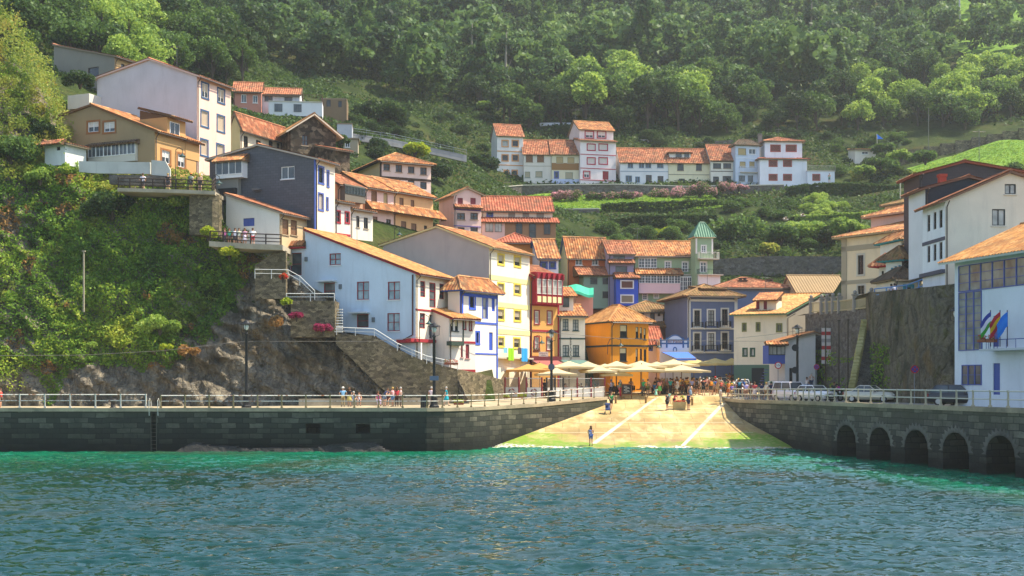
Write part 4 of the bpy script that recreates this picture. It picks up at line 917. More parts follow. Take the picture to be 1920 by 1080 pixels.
for r_ in ((572, 482, 577, 490), (636, 533, 641, 542), (698, 595, 703, 604)): boxon(J, 'L', r_, .12, '#6c7478', 'lantern')
mb = MB(); mb.tube([J.q(-.1, .25, ZP(515, 120)), J.q(-.12, .25, ZP(628, 120)), J.q(-.12, 1.6, ZP(640, 120)), J.q(-.12, 1.7, ZP(660, 120))], .07, 6); part('downpipe', mb, paint('#4a2c2c', .5), parent=J.root)
qq = J.fL.pt(572, 480)[0]; Xa = J.fL.W(qq, 0)
J2 = house('annex', 'white end annex with red framed glass door beside the light blue house', 573, Xa[1], 65, 530, 466, xl=540, Lu=4.5, roof='flat', ov=.1, w='#cfdbe4', doors=[('L', 'redd', (544,474,565.5,516))], pipe=False)
pent(J2, 'L', (534, 452, 574, 461), .5, 'a'); boxon(J2, 'L', (535, 461, 574, 467), .4, '#8e2430', 'trim')
K = house('apartment_house', 'tall house with blank grey gable and yellow trimmed front', 917, 130, 62, 708, 464, xl=718, xr=993, r=(820, 427), el=461, w='#b3a7a0', wr='#e9e0c8', t='a', fas='#d8c48a',
    W_=[('R', 'yel', (932.5,475,946,498, 963,479,977,502, 932,529,946,551, 963,531,977,554, 932,577,946,602, 963,580,977,604, 933,630,946,652, 962,632,976,655))],
    bands=[('R', 519, .5, '#e4dc94'), ('R', 569, .5, '#e4dc94'), ('R', 620, .5, '#e4dc94')], chim=[(.4, .52, 1.0, 1.0, '#a09488')])
boxon(K, 'R', (918, 670, 993, 673), .5, '#b8b0a0', 'ledge')
for nm, lab, x0, y0, x1, y1, c_ in (('towel', 'lime green bag hung from a balcony of the yellow trimmed house', 943,653,954,676, '#8cc81e'), ('towel', 'bright blue towel hung below a window of the yellow trimmed house', 968,653,980,678, '#2e9ade'), ('towel', 'small pale blue cloth drying beside the lime green bag', 934,652,942,662, '#7ec0d8'), ('towel', 'dark grey shirt drying beside the bright blue towel', 961,652,968,664, '#55505a')):
    f = K.fR; a, za, b, zb = f.rect((x0, y0, x1, y1)); mb = MB(); N = 6
    for k in range(N):
        q0, q1 = a + (b - a) * k / N, a + (b - a) * (k + 1) / N; d0, d1 = .62 + .06 * math.sin(k * 2), .62 + .06 * math.sin((k + 1) * 2)
        mb.hexa([f.W(q0, za, d0), f.W(q1, za, d1), f.W(q1, za, d1 + .02), f.W(q0, za, d0 + .02), f.W(q0, zb, d0), f.W(q1, zb, d1), f.W(q1, zb, d1 + .02), f.W(q0, zb, d0 + .02)])
    part(nm, mb, paint(c_, .9), label=lab, cat='laundry', org=f.W(a, za, .6))
L_ = house('house', 'white house with cobalt blue trim and hipped roof', 862, 124, 58, 702, 546, xl=840, xr=933, roof='hip', rise=1.5, w='#ece2d4', wr='#ebe3d8', t='a', fas='#3e5fc4', ov=.55,
    W_=[('R', 'cob', (879,552,892,581)), ('R', 'cobw', (922,557,928,584)), ('R', 'cob', (891,620,900,647))], doors=[('R', 'cobd', (904,555,915,600)), ('R', 'cobw', (917,623,924,657))], bands=[('R', 551, .3, '#3e5fc4'), ('R', 603, .22, '#3e5fc4'), ('R', 662, .14, '#3e5fc4')])
upright(L_, 'R', .3, .55, ZP(604, 124), ZP(546, 124), '#3e5fc4'); upright(L_, 'R', L_.Lu - .12, .24, L_.zb, L_.ze, '#4a66c0')
M_ = house('house', 'small white house with dark red windows and green corner balcony', 842, 121.5, 48, 697, 596, Lv=4, xr=891, roof='shed', rise=1.3, w='#e6dcd0', t='g', fas='#8e2c30', ov=.6,
    W_=[('R', 'tealS', (845,596,850,620, 853,597,859,621)), ('R', 'maroonW', (867,597,874,619, 879,599,885,621)), ('R', 'maroon', (864,645,868,670, 873,646,880,672))], bands=[('R', 641, .2, '#9a2c34'), ('R', 696, .35, '#9a2c34')])
boxon(M_, 'R', (838, 640, 862, 648), .6, '#3c4a40', 'balcony'); upright(M_, 'R', 1.9, .1, ZP(640, 121), ZP(590, 121), '#3c4a40', .08, 'post')
N_ = house('gallery_house', 'narrow ochre house with dark red carved gallery', 994, 138, 42, 692, 517, Lv=7, xr=1048, rise=1.3, w='#e0a860', wr='#d9a45a', t='b', fas='#8e1f2c', ov=.6,
    W_=[('R', 'maroonW', (1001,581,1012,609, 1025,582,1036,609, 1001,630,1012,657, 1024,631,1036,658))], bands=[('R', 571, .22, '#9a2432'), ('R', 620, .25, '#9a2432')])
boxon(N_, 'R', (993, 668, 1049, 679), .35, '#6c2c34', 'shopfront')
ff = boxon(N_, 'R', (996, 512, 1047, 571), .7, '#9a2432', 'gallery'); zt_ = ff.topz(0); ribbonwin(N_, ff, 'maroonW', 5, zt_ - 2.35, zt_ - .75, .15, ff.L - .15)
pm = MB()
for k in range(5):
    q = .15 + (ff.L - .3) * (k + .5) / 5; w2 = (ff.L - .3) / 5 * .36; ff.slab(pm, q - w2, ff.z0 + .18, q + w2, zt_ - 2.6, 0, .05)
part('panel', pm, plaster('#e6d6a0', .1), parent=ff.obj)
bm_ = MB()
for k in range(6): q = .1 + (ff.L - .2) * k / 5; ff.slab(bm_, q - .07, zt_ - .75, q + .07, zt_ - .1, 0, .28); ff.slab(bm_, q - .06, ff.z0, q + .06, zt_ - .75, 0, .08)
part('bracket', bm_, paint('#8e1f2c', .5), parent=ff.obj)
for q in (.1, N_.Lu - .1): upright(N_, 'R', q, .2, N_.zb, ZP(571, 138), '#9a2432')
O_ = house('house', 'white house with dark green windows between the ochre and orange ones', 1048, 141, 10, 692, 592, Lv=6, xr=1097, roof='gv', rise=1.2, w='#e9e0cc', t='a', fas='#3c4a44', ov=.5,
    W_=[('R', 'tealw', (1055,598,1066,619, 1074,599,1085,620, 1055,647,1067,668, 1074,647,1086,668))], bands=[('R', 635, .16, '#2e4a44')])
dormer(O_, 'R', (1048, 555, 1079, 588), 4, '#e2dccc', 'a', 'tealS', (1055,558,1067,576), dep=-1.0, out=.6)
house('house', 'pink plaster block behind the white and green house', 1079, 151, 8, 600, 555, Lv=6, xr=1112, roof='flat', ov=.05, w='#e8a898', pipe=False)
P_ = house('restaurant', 'bright orange corner restaurant with golden hipped roof', 1145, 142, 24, 702, 605, xl=1095, xr=1216, roof='hip', rise=2.1, w='#e8931c', wr='#e99a28', t='g', fas='#39423e', ov=.6,
    W_=[('R', 'tealS', (1162.5,609,1176,633, 1192,613,1197,634, 1200,614,1204,635, 1207,616,1211,637, 1162,652,1175,677, 1192,654,1196,677))], doors=[('R', 'pln', (1200,654,1204,684, 1207,655,1212,684))], bands=[('R', 648, .2, '#3a3f3a'), ('L', 648, .2, '#3a3f3a')])
Q_ = house('house', 'old white house with weedy mossy roof behind the orange restaurant', 1166, 162, 4, 645, 587, Lv=9, xr=1276, roof='hip', rise=1.7, w='#dcd6cc', t='m', fas='#6a5a48', ov=.7, W_=[('R', 'brn', (1197,586,1208,599, 1219,587,1228,601, 1243,588,1254,602)), ('R', 'void', (1233,587,1238,593))])
boxon(Q_, 'R', (1196, 613, 1276, 640), 1.0, '#5a4438', 'gallery'); pent(Q_, 'R', (1190, 603, 1280, 613), 1.4, 'm')
R_ = house('bar', 'white bar with blue trimmed arched parapet', 1237, 146, 3, 705, 640, Lv=6, xr=1292, roof='flat', ov=.0, w='#dde2e6', fas='#dde2e6', pipe=False, bands=[('R', 644, .16, '#4a6a90'), ('R', 637.5, .14, '#4a6a90')])
f = R_.fR; mb = MB(); tr = MB(); a, b = f.pt(1251, 640)[0], f.pt(1281, 640)[0]; zc = f.z0; z0 = f.pt(1266, 640)[1]; N = 12
pts = [(a + (b - a) * k / N, z0 + .15 + .5 * math.sin(math.pi * k / N)) for k in range(N + 1)]
for (q0, w0), (q1, w1) in zip(pts, pts[1:]):
    mb.hexa([f.W(q0, z0 - .02, -.3), f.W(q1, z0 - .02, -.3), f.W(q1, z0 - .02, .0), f.W(q0, z0 - .02, .0), f.W(q0, w0, -.3), f.W(q1, w1, -.3), f.W(q1, w1, .0), f.W(q0, w0, .0)])
    tr.hexa([f.W(q0, w0, -.33), f.W(q1, w1, -.33), f.W(q1, w1, .06), f.W(q0, w0, .06), f.W(q0, w0 + .12, -.33), f.W(q1, w1 + .12, -.33), f.W(q1, w1 + .12, .06), f.W(q0, w0 + .12, .06)])
part('parapet', mb, plaster('#dde2e6'), parent=R_.root)
for px in (1239, 1250, 1281, 1290): q = f.pt(px, 650)[0]; f.slab(tr, q - .09, f.pt(px, 652)[1], q + .09, f.pt(px, 633)[1], -.02, .07)
cq, cz_ = f.pt(1265.5, 656)
for k in range(14):
    t0, t1 = math.pi * (-.15 + 1.3 * k / 14), math.pi * (-.15 + 1.3 * (k + 1) / 14)
    for rr in (0,): tr.hexa([f.W(cq + .14 * math.cos(t0), cz_ + .22 * math.sin(t0), 0), f.W(cq + .14 * math.cos(t1), cz_ + .22 * math.sin(t1), 0), f.W(cq + .14 * math.cos(t1), cz_ + .22 * math.sin(t1), .05), f.W(cq + .14 * math.cos(t0), cz_ + .22 * math.sin(t0), .05),
        f.W(cq + .24 * math.cos(t0), cz_ + .34 * math.sin(t0), 0), f.W(cq + .24 * math.cos(t1), cz_ + .34 * math.sin(t1), 0), f.W(cq + .24 * math.cos(t1), cz_ + .34 * math.sin(t1), .05), f.W(cq + .24 * math.cos(t0), cz_ + .34 * math.sin(t0), .05)])
part('trim', tr, paint('#3f6690', .6), parent=R_.root)
R2 = house('house', 'low white house with red tile roof beside the arched bar', 1213, 148, 4, 705, 645, Lv=6, xr=1241, roof='gv', rise=1.9, w='#dcdad4', t='r', fas='#4a6a90', W_=[('R', 'cob', (1215,648,1224,658))], pipe=False)
S_ = house('mansion', 'blue grey mansion with white window surrounds', 1289, 152, 9, 706, 557, Lv=10, xr=1383, roof='hip', rise=1.7, w='#67718e', t='m', fas='#6a4a3c', ov=.8,
    W_=[('R', 'sto', (1299,579,1315,614, 1351,577,1367,613)), ('R', 'sto', (1299,622,1315,658, 1351,621,1367,657))], doors=[('R', 'stoc', (1325,579,1342,614, 1325,622,1342,658))],
    bands=[('R', 563, .25, '#d8d2c8'), ('R', 616, .18, '#d8d2c8'), ('R', 661, .18, '#d8d2c8')])
for q in (.2, S_.Lu - .2): upright(S_, 'R', q, .36, S_.zb, S_.ze, '#cfc8bc')
for r_ in ((1297, 605, 1317, 614), (1322, 604, 1345, 615), (1349, 603, 1369, 613), (1297, 649, 1317, 658), (1322, 648, 1345, 659), (1349, 647, 1369, 657)): balcony(S_, 'R', r_, .45, '#2c2a2c')
dormer(S_, 'R', (1322, 541, 1362, 560), 6, '#6d7894', 'm', 'sto', (1329,544,1354,557), dep=-1.2, out=.5, slope=.1)
house('house', 'long blue grey house under a wide hipped roof behind the mansion', 1345, 160, 8, 575, 541, Lv=9, xr=1488, roof='hip', rise=1.7, w='#8088a0', t='b', chim=[(.42, .3, .9, 1.0, '#6a5a50'), (.78, .3, .7, .9, '#6a5a50')])
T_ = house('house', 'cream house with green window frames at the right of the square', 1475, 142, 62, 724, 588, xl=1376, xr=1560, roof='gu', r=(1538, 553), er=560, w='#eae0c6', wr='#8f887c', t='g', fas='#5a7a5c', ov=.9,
    W_=[('L', 'olv', (1391,605,1400,622, 1417,604,1426,622, 1455,606,1467,623)), ('L', 'grn', (1392,652,1402,669, 1406,652,1416,669, 1431,651,1441,669))])
boxon(T_, 'L', (1376, 684, 1475, 726), .05, '#5a7868', 'plinth'); boxon(T_, 'L', (1410, 690, 1433, 722), .12, '#2e3236', 'door')
dormer(T_, 'L', (1411, 562, 1447, 592), 4, '#eadfc8', 'a', 'maroon', (1418,565,1424,580, 1432,564,1438,580), dep=-1.8, out=.7, slope=.22)
U_ = house('house', 'small grey white building with sloping roof and blue upper porch', 1472, 132, 4, 724, 640, Lv=6, xr=1529, roof='gu', r=(1526, 626), er=627, w='#d0ccc6', t='a', ov=.5, pipe=False, doors=[('R', 'pln', (1480,690,1486,721))])
ff = boxon(U_, 'R', (1441, 647, 1472, 682), .0, '#4a5ea8', 'porch', back=-2.2); ribbonwin(U_, ff, 'blkw', 2, ff.z0 + .9, ff.topz(0) - .1)
pent(U_, 'R', (1434, 640, 1476, 646), .6, 'a'); f = U_.fR; mb = MB()
for k in range(9): q = f.pt(1440, 700)[0] - .3; f.slab(mb, q - .9 + k * .1, f.z0 + 2.4 + k * .28, q - .6 + k * .1, f.z0 + 2.46 + k * .28, -.2, .6)
part('steps', mb, paint('#34488c', .5), parent=U_.root)
house('house', 'long low building with pale tan roof behind the square', 1494, 158, 3, 575, 548, Lv=8, xr=1590, rise=2.2, w='#c0a884', t=plaster('#a58c68'))
# ------------------------------------------------------------------ middle rows
d_ = house('house', 'pink gable house with maroon shutters on the middle slope', 851, 158, 24, 432, 366, xl=823, xr=902, roof='gu', r=(876, 354), er=366, w='#e2c0b4', wr='#e6c2b4', t='a', W_=[('R', 'maroon', (858,371,868,383, 882,371,892,383)), ('R', 'brn', (857,399,872,412, 882,399,896,412, 858,426,871,434, 882,426,896,434))], bands=[('R', 423, .12, '#7a6aa0')])
pent(d_, 'R', (850, 384, 903, 389), .6, 'b'); band_on(d_, 'R', 392, .2, '#6a4a80')
e_ = house('row_house', 'long terrace row with closed grey shutters and two tile roofs', 903, 164, 5, 458, 394, Lv=6, xr=1036, rise=2.0, w='#e8d8c4', t='r', W_=[('R', 'blue', (912,396,925,407)), ('R', 'roll', (953,394,966,407, 980,394,992,407, 1006,395,1020,408))])
ff = boxon(e_, 'R', (903, 418, 945, 458), 1.2, '#e0bcb0', 'ground_floor'); h2 = House(); h2.root = e_.root; h2.D = 163
ribbonwin(e_, ff, 'lilg', 1, ff.topz(0) - 1.3, ff.topz(0) - .15, .4, 1.4); ribbonwin(e_, ff, 'lilg', 1, ff.topz(0) - 1.3, ff.topz(0) - .15, 1.6, 2.5)
ff = boxon(e_, 'R', (945, 418, 1040, 458), 1.2, '#9c7858', 'ground_floor'); zt_ = ff.topz(0)
for q in (1.4, 5.0): ribbonwin(e_, ff, 'brn', 1, zt_ - 1.6, zt_ - .2, q, q + .85)
ribbonwin(e_, ff, 'pln', 1, zt_ - 2.3, zt_ - .2, 3.1, 4.0, kind='door')
pent(e_, 'R', (900, 408, 1047, 417), 1.6, 'r')
f1 = house('house', 'orange house with red hipped roof peeking over the grey gable', 932, 151, 8, 505, 457, Lv=7, xr=1009, roof='hip', rise=1.5, w='#cf8c48', t='r', fas='#a84a34')
f2 = house('house', 'white house with navy paired windows and striped tile roof', 1010, 147, 8, 525, 483, Lv=7, xr=1047, rise=2.3, w='#e6e6e8', t='a', fas='#4a63a0', W_=[('R', 'blue', (1013,490,1027,505, 1029,490,1043,505))])
a_ = house('house', 'house with brick orange upper floor and green lower floor', 1064, 172, 14, 582, 478, xl=1051, xr=1140, rise=2.4, w='#e0d4b0', wr='#b9683a', t='a', fas='#5a6a8a', W_=[('R', 'white', (1079,482,1092,497, 1110,482,1122,497))])
ff = boxon(a_, 'R', (1086, 517, 1154, 580), 2.0, '#8aa08c', 'lower_floor'); zt_ = ff.topz(0); L0 = ff.L
for q, z in ((.9, 1.35), (2.6, 1.35), (2.6, 3.2)): ribbonwin(a_, ff, 'tan2', 1, zt_ - z, zt_ - z + 1.0, q, q + 1.05)
pent(a_, 'R', (1074, 500, 1152, 516), 2.5, 'b')
b_ = house('house', 'narrow lilac house with royal blue ground floor', 1141, 171, 8, 580, 475, Lv=6, xr=1188, rise=1.8, w='#9c96b4', t='b', W_=[('R', 'grey', (1150,477,1172,486)), ('R', 'grey', (1154,499,1176,511))])
pent(b_, 'R', (1139, 486, 1189, 493), .8, 'b'); ff = boxon(b_, 'R', (1151, 522, 1192, 574), 1.4, '#3f5cc2', 'lower_floor'); zt_ = ff.topz(0)
for dz, fl in ((1.5, 'lil'), (3.4, 'lilg')):
    fr = MB(); ff.slab(fr, .55, zt_ - dz, 2.4, zt_ - dz + 1.15, 0, .05); w_ = part('window', fr, plaster('#ece8e4', .1), parent=b_.root); pm = MB(); ff.slab(pm, .72, zt_ - dz + .15, 2.23, zt_ - dz + 1.0, .04, .07); part('shutter', pm, paint('#6e4438' if fl == 'lil' else '#8a7c68', .6), parent=w_)
pent(b_, 'R', (1149, 511, 1195, 521), 1.8, 'b')
c_ = house('house', 'long pale green house with white windows and pink glazed gallery', 1188, 172, 6, 582, 479, Lv=8, xr=1310, rise=2.2, w='#9db48e', t='a', fas='#e0c4b4', W_=[('R', 'whg', (1246,489,1259,506)), ('R', 'whg', (1204,549,1215,563, 1225,550,1236,560))], doors=[('R', 'whg', (1278,490,1291,511))])
ff = boxon(c_, 'R', (1197, 483, 1231, 504), .12, '#eef0ec', 'glazing'); ribbonwin(c_, ff, 'whm', 3, ff.z0 + .12, ff.topz(0) - .08)
ff = boxon(c_, 'R', (1195, 515, 1272, 551), 1.1, '#ecc6c4', 'gallery'); zt_ = ff.topz(0); ribbonwin(c_, ff, 'whm', 7, zt_ - 1.25, zt_ - .15)
pent(c_, 'R', (1188, 503, 1277, 514), 1.5, 'a')
ff = boxon(c_, 'R', (1270, 519, 1294, 548), .8, '#e6e6de', 'bay'); ribbonwin(c_, ff, 'whm', 3, ff.z0 + .15, ff.topz(0) - .1)
balcony(c_, 'R', (1264, 506, 1297, 515), .6, '#2a2c2a')
mt = newmat('green_slate'); mt[3].inputs['Base Color'].default_value = (*lin('#4c7a60'), 1); tt = noisen(mt[1], mt[2], 4, 4, posn(mt[1])); mt[2].new(mixc(mt[1], mt[2], tt.outputs[0], '#3f6a52', '#5c8a6c'), mt[3].inputs['Base Color'])
tw = house('tower', 'pale green corner tower with pyramid roof and white lattice balcony', 1304, 170.5, 12, 582, 446, xl=1295, xr=1337, roof='hip', rise=2.1, w='#9db48e', t=mt[0], fas='#efe2d0', ov=.3, W_=[('R', 'whg', (1314,459,1325,475)), ('R', 'whm', (1317,520,1330,540))], doors=[('R', 'whg', (1312,490,1326,512))], pipe=False)
for q in (.12, tw.Lu - .12): upright(tw, 'R', q, .22, ZP(475, 170), ZP(446, 170), '#efe8dc')
balcony(tw, 'R', (1308, 474, 1345, 485), .8, '#ece6da'); balcony(tw, 'R', (1307, 506, 1352, 515), .9, '#2a2c2a'); boxon(tw, 'R', (1308, 517, 1348, 552), .5, '#ece6e0', 'bay')
# ------------------------------------------------------------------ upper row on its terrace
def far(label, c, xr, D, e, base, W_=(), doors=(), **k):
    k.setdefault('Lv', 7); k.setdefault('rise', 2.4); k.setdefault('pipe', False)
    return house('terrace_house', label, c, D, k.pop('th', 4), base, e, xr=xr, W_=W_, doors=doors, sub=2.5, **k)
u1 = far('slim white house with orange window surrounds at the left end of the upper row', 932, 981, 240, 253, 345, [('R', 'orgC', (940,262,954,276)), ('R', 'org', (959,262,973,276, 940,289,954,303, 959,289,973,303, 944,318,955,330, 959,318,971,330))], th=12, xl=921, Lv=None, bands=[('R', 283, .18, '#d89a68'), ('R', 309, .18, '#d89a68'), ('R', 338, .8, '#d49a64')], w='#ece4dc', t='b', chim=[(.12, .4, .6, 1.3, '#d8d0c8')])
far('peeling white house of the upper row with brown shutters', 982, 1034, 239.5, 288, 345, [('R', 'brnS', (986,290,999,304, 1007,290,1020,304)), ('R', 'tan2', (984,322,994,333, 1004,321,1017,332))], w='#e2dacc', t='b', rise=3.0, bands=[('R', 311, .12, '#b8b0a0')])
far('half brown half white house of the upper row with blue window frames', 1034.5, 1086, 239.5, 288, 345, [('R', 'tan', (1043,294,1056,306, 1064,295,1077,306)), ('R', 'blue', (1039,321,1048,335)), ('R', 'tan2', (1060,323,1074,335))], w='#e0d6b8', t='b', rise=3.0, bands=[('R', 312, 1.3, '#9a7044'), ('R', 340, .9, '#c4cce4')])
u3 = far('tallest white house of the upper row with red window surrounds', 1088, 1155, 239, 264, 345, [('R', 'redS', (1100,269,1117,283, 1122,269,1140,283, 1100,294.5,1117,309, 1122,294.5,1140,309)), ('R', 'redW', (1093,320,1107,335))], [('R', 'red_d', (1130,321,1141,337))], th=14, xl=1068, Lv=None, w='#ecdfdc', t='b', bands=[('R', 289, .14, '#b03848'), ('R', 315, .14, '#b03848'), ('R', 337, .14, '#b03848')], rise=.9)
u3b = far('red windowed attic storey on top of the tallest upper row house', 1086, 1150, 242, 242, 266, [('R', 'redW', (1096,245,1114,260, 1119,245,1137,260))], th=14, xl=1067, Lv=None, w='#ebdcd8', t='a', rise=2.0)
far('white cottage of the upper row with grey blue windows', 1163, 1253, 240, 303, 345, [('R', 'bluew', (1177,302.5,1187,315, 1198,303,1208,315, 1210,303,1221,315, 1232,304,1244,315, 1173,329,1185,341, 1191,331,1200,342)), ('R', 'brn', (1211,328,1222,342, 1233,330,1244,341))], w='#e9e7e6', t='b', rise=3.0, bands=[('R', 321, .12, '#8c9cac')])
u5 = far('pale yellow cottage of the upper row with a white dormer', 1253.5, 1332, 240.5, 304, 345, [('R', 'dark', (1270,306,1282,320, 1305,306,1316,320, 1273,335,1284,346))], w='#e6dcb8', t='b', rise=3.0, bands=[('R', 327, .12, '#8a8474')])
dormer(u5, 'R', (1257, 285, 1297, 296), 2.5, '#e4e0d8', 'd', 'grey', (1267,285,1278,295, 1283,285,1292,295), dep=-1.0, slope=.05)
far('cream cottage of the upper row with dark timber belts', 1332.5, 1378, 240, 299, 346, [('R', 'dark', (1337,306,1352,316, 1356,306,1371,316, 1337,331,1348,345, 1355,330,1371,342))], w='#e6dfd0', t='b', rise=3.2, bands=[('R', 303, .12, '#3c3630'), ('R', 321, .12, '#3c3630')])
u7 = far('narrow pale blue house of the upper row with balcony', 1379, 1424, 239, 273, 346, [('R', 'tan', (1384,278,1399,290)), ('R', 'white', (1404,279,1417,289)), ('R', 'tan', (1387,303,1398,313, 1405,303,1415,313)), ('R', 'grey', (1385,329,1397,340, 1402,329,1412,341))], th=10, xl=1371, Lv=None, roof='hip', rise=1.3, w='#c6d2e2', t='d', bands=[('R', 296, .12, '#dfe4ea')])
balcony(u7, 'R', (1387, 313, 1419, 323), .6, '#d8dee8')
u8 = far('wide white house of the upper row with closed red brown shutters', 1424.5, 1513, 238, 299, 345, [('R', 'bricS', (1441,300,1458,313, 1468,300,1485,313, 1441,326,1458,339, 1468,326,1485,339))], w='#ecebf0', t='r', roof='hip', rise=1.0)
u8b = far('top storey with red brown shutters on the wide white house', 1434, 1504, 239.5, 266, 302, [('R', 'bricS', (1444,271,1464,285, 1473,271,1494,285))], w='#ecebf0', t='b', roof='hip', rise=1.5, chim=[(.0, .5, .7, 1.6, '#8a8078')])
u9 = far('low white annex with roof terrace at the right end of the upper row', 1514, 1565, 238, 321, 346, [('R', 'bricS', (1523,326,1538,339))], w='#e9e9ee', roof='flat', ov=.0)
balcony(u9, 'R', (1513, 311, 1566, 320), .1, '#b8b0a4')
far('lone little white hut with orange roof beyond the upper row', 1603, 1642, 252, 281, 296, [('R', 'white', (1616,284,1628,289))], w='#e4dccc', t='a', roof='shed', rise=.6, Lv=4)
# ------------------------------------------------------------------ right side
W1 = house('mansion', 'big cream building with stone trim above the right retaining wall', 1722, 121.5, 34, 580, 431, xl=1578, Lu=9, roof='hip', rise=1.6, w='#e8d4b0', t='a', fas='#b4a080', ov=.7, W_=[('L', 'sto', (1606,475,1622,518, 1606,532,1624,555, 1654,470,1670,490))], bands=[('L', 519, .4, '#a89c84'), ('L', 452, .5, '#a89c84')])
upright(W1, 'L', W1.Lv - .35, .7, W1.zb, W1.ze, '#a89c84')
W2 = house('mansion', 'pink upper storey with tile roof behind the cream building', 1726, 126.5, 34, 436, 397, xl=1633, Lu=7, roof='hip', rise=1.5, w='#e6bfae', t='a', fas='#c8a490', ov=.7, W_=[('L', 'dark', (1644,423,1661,436, 1709,418,1722,428))])
W3 = house('house', 'small plaster house with mossy roof above the cream building', 1730, 146, 30, 420, 377, xl=1659, Lu=7, roof='hip', rise=1.2, w='#dcbfa4', t='m', W_=[('L', 'tan2', (1679,389,1692,400))], pipe=False)
X4 = house('house', 'narrow white and teal house above the blue railing', 1690, 118.5, 12, 520, 452, Lv=4, xr=1728, roof='hip', rise=1.1, w='#e2ded2', t='a', fas='#3f97a8', W_=[('R', 'turqS', (1692,456,1698,469, 1703,455,1709,468, 1712,454,1718,467))])
X2 = house('house', 'white house with teal eaves and three blue shutters', 1691, 114.5, 42, 560, 490, xl=1661, xr=1726, roof='hip', rise=1.4, w='#e9e5da', wr='#8a857c', t='m', fas='#3f9ab0', ov=.6, W_=[('L', 'turqS', (1670,502,1675,522, 1677,499,1682,519, 1684,497,1689,516)), ('R', 'dark', (1706,492,1724,510))])
X1 = house('house', 'little house with red eaves at the left end of the blue railing', 1662, 118, 42, 562, 501, xl=1648, xr=1672, roof='hip', rise=1.2, w='#e4dccc', t='b', fas='#b83c40', ov=.7, W_=[('L', 'dark', (1653,508,1657,527))])
X3 = house('cottage', 'low cottage with dark mossy roof and turquoise shutters', 1677, 111.5, 6, 568, 526, Lv=4, xr=1728, roof='hip', rise=1.2, w='#e6dcc6', t='d', ov=.4, W_=[('R', 'turq', (1693,533,1714,553))])
Y = house('house', 'large cream gable house with white left side above the harbour office', 1772, 100, 2, 545, 377, sub=.6, xl=1730, Lu=12.5, roof='gu', r=(1893, 325), w='#e6eaee', wr='#dfd3be', t='b', fas='#7a5a48', ov=.6, ovg=.3,
    W_=[('L', 'pln', (1738.5,403,1744,434, 1750,398,1755.5,430, 1761,394,1767,427, 1738.5,461,1744,492, 1750,458,1755.5,489, 1761,454,1767,486)), ('R', 'blkw', (1884,345,1905,364, 1860,392,1885,423))])
f = Y.fL; mb = MB(); z_ = f.pt(1751, 452.5)[1]; f.slab(mb, 0, z_ - .14, f.L, z_ + .14, -.02, .05); z_ = f.pt(1751, 513)[1]; f.slab(mb, 0, z_ - .15, f.L, z_ + .15, -.02, .3); part('trim', mb, plaster('#5a5864', .2), parent=Y.root)
Z1 = house('slate_house', 'navy slate gable house with red chimney behind the cream gable', 1735, 106, 2, 450, 355, Lv=4, Lu=7.2, roof='gu', r=(1815, 334), w='#d8dce0', wr=slate('#1d222e'), t='b', fas='#7a5644', ov=.6)
mb = MB(); f = Z1.fR; q, z_ = f.pt(1771, 347); f.slab(mb, q - .28, z_ - .6, q + .28, z_ + .75, -.8, -.3); f.slab(mb, q - .34, z_ + .75, q + .34, z_ + .98, -.86, -.24); part('chimney', mb, paint('#a8402e', .8), parent=Z1.roof)
Z2 = house('slate_house', 'brown black slate gable house rising highest at right', 1724, 112, 2, 450, 328, Lv=4, Lu=10.5, roof='gu', r=(1808, 305.5), w='#5a4a48', wr=slate('#372a2b'), t='b', fas='#8a4a34', ov=.6)
AA = house('harbour_office', 'white harbour office with blue framed glazing and flags', 2336, 66.8, 14.5, 760, 402, xl=1790, Lu=12, roof='gu', rise=2.6, w='#dfe5ec', t='g', fas='#d8d8d4', ov=.9, ovg=.7, sub=1.0,
    doors=[('L', 'blue_d', (1862,592,1873,650, 1862,681,1875,740))])
f = AA.fL; sty('navyg', None, 0, '#3f55a0', 'olive', 1, 3); sty('navyg2', None, 0, '#3f55a0', 'olive', 1, 8); sty('navyd', None, 0, '#3f55a0', 'mid', 1, 2)
qa, qb = f.pt(1798, 520)[0], f.pt(2060, 520)[0]; ribbonwin(AA, f, 'navyg', 11, f.pt(1800, 548)[1], f.pt(1800, 499)[1], qb, qa)
qm = f.pt(1841, 600)[0]; ribbonwin(AA, f, 'navyg2', 3, f.pt(1800, 658)[1], f.pt(1800, 548)[1] - .03, qm, qa)
ribbonwin(AA, f, 'navyd', 3, f.pt(1820, 722)[1], f.pt(1820, 684)[1], f.pt(1841, 700)[0], f.pt(1804, 700)[0])
bal = balcony(AA, 'L', (1864, 636, 2010, 652), 1.2, '#41559a', '#c8ccd0', n=8)
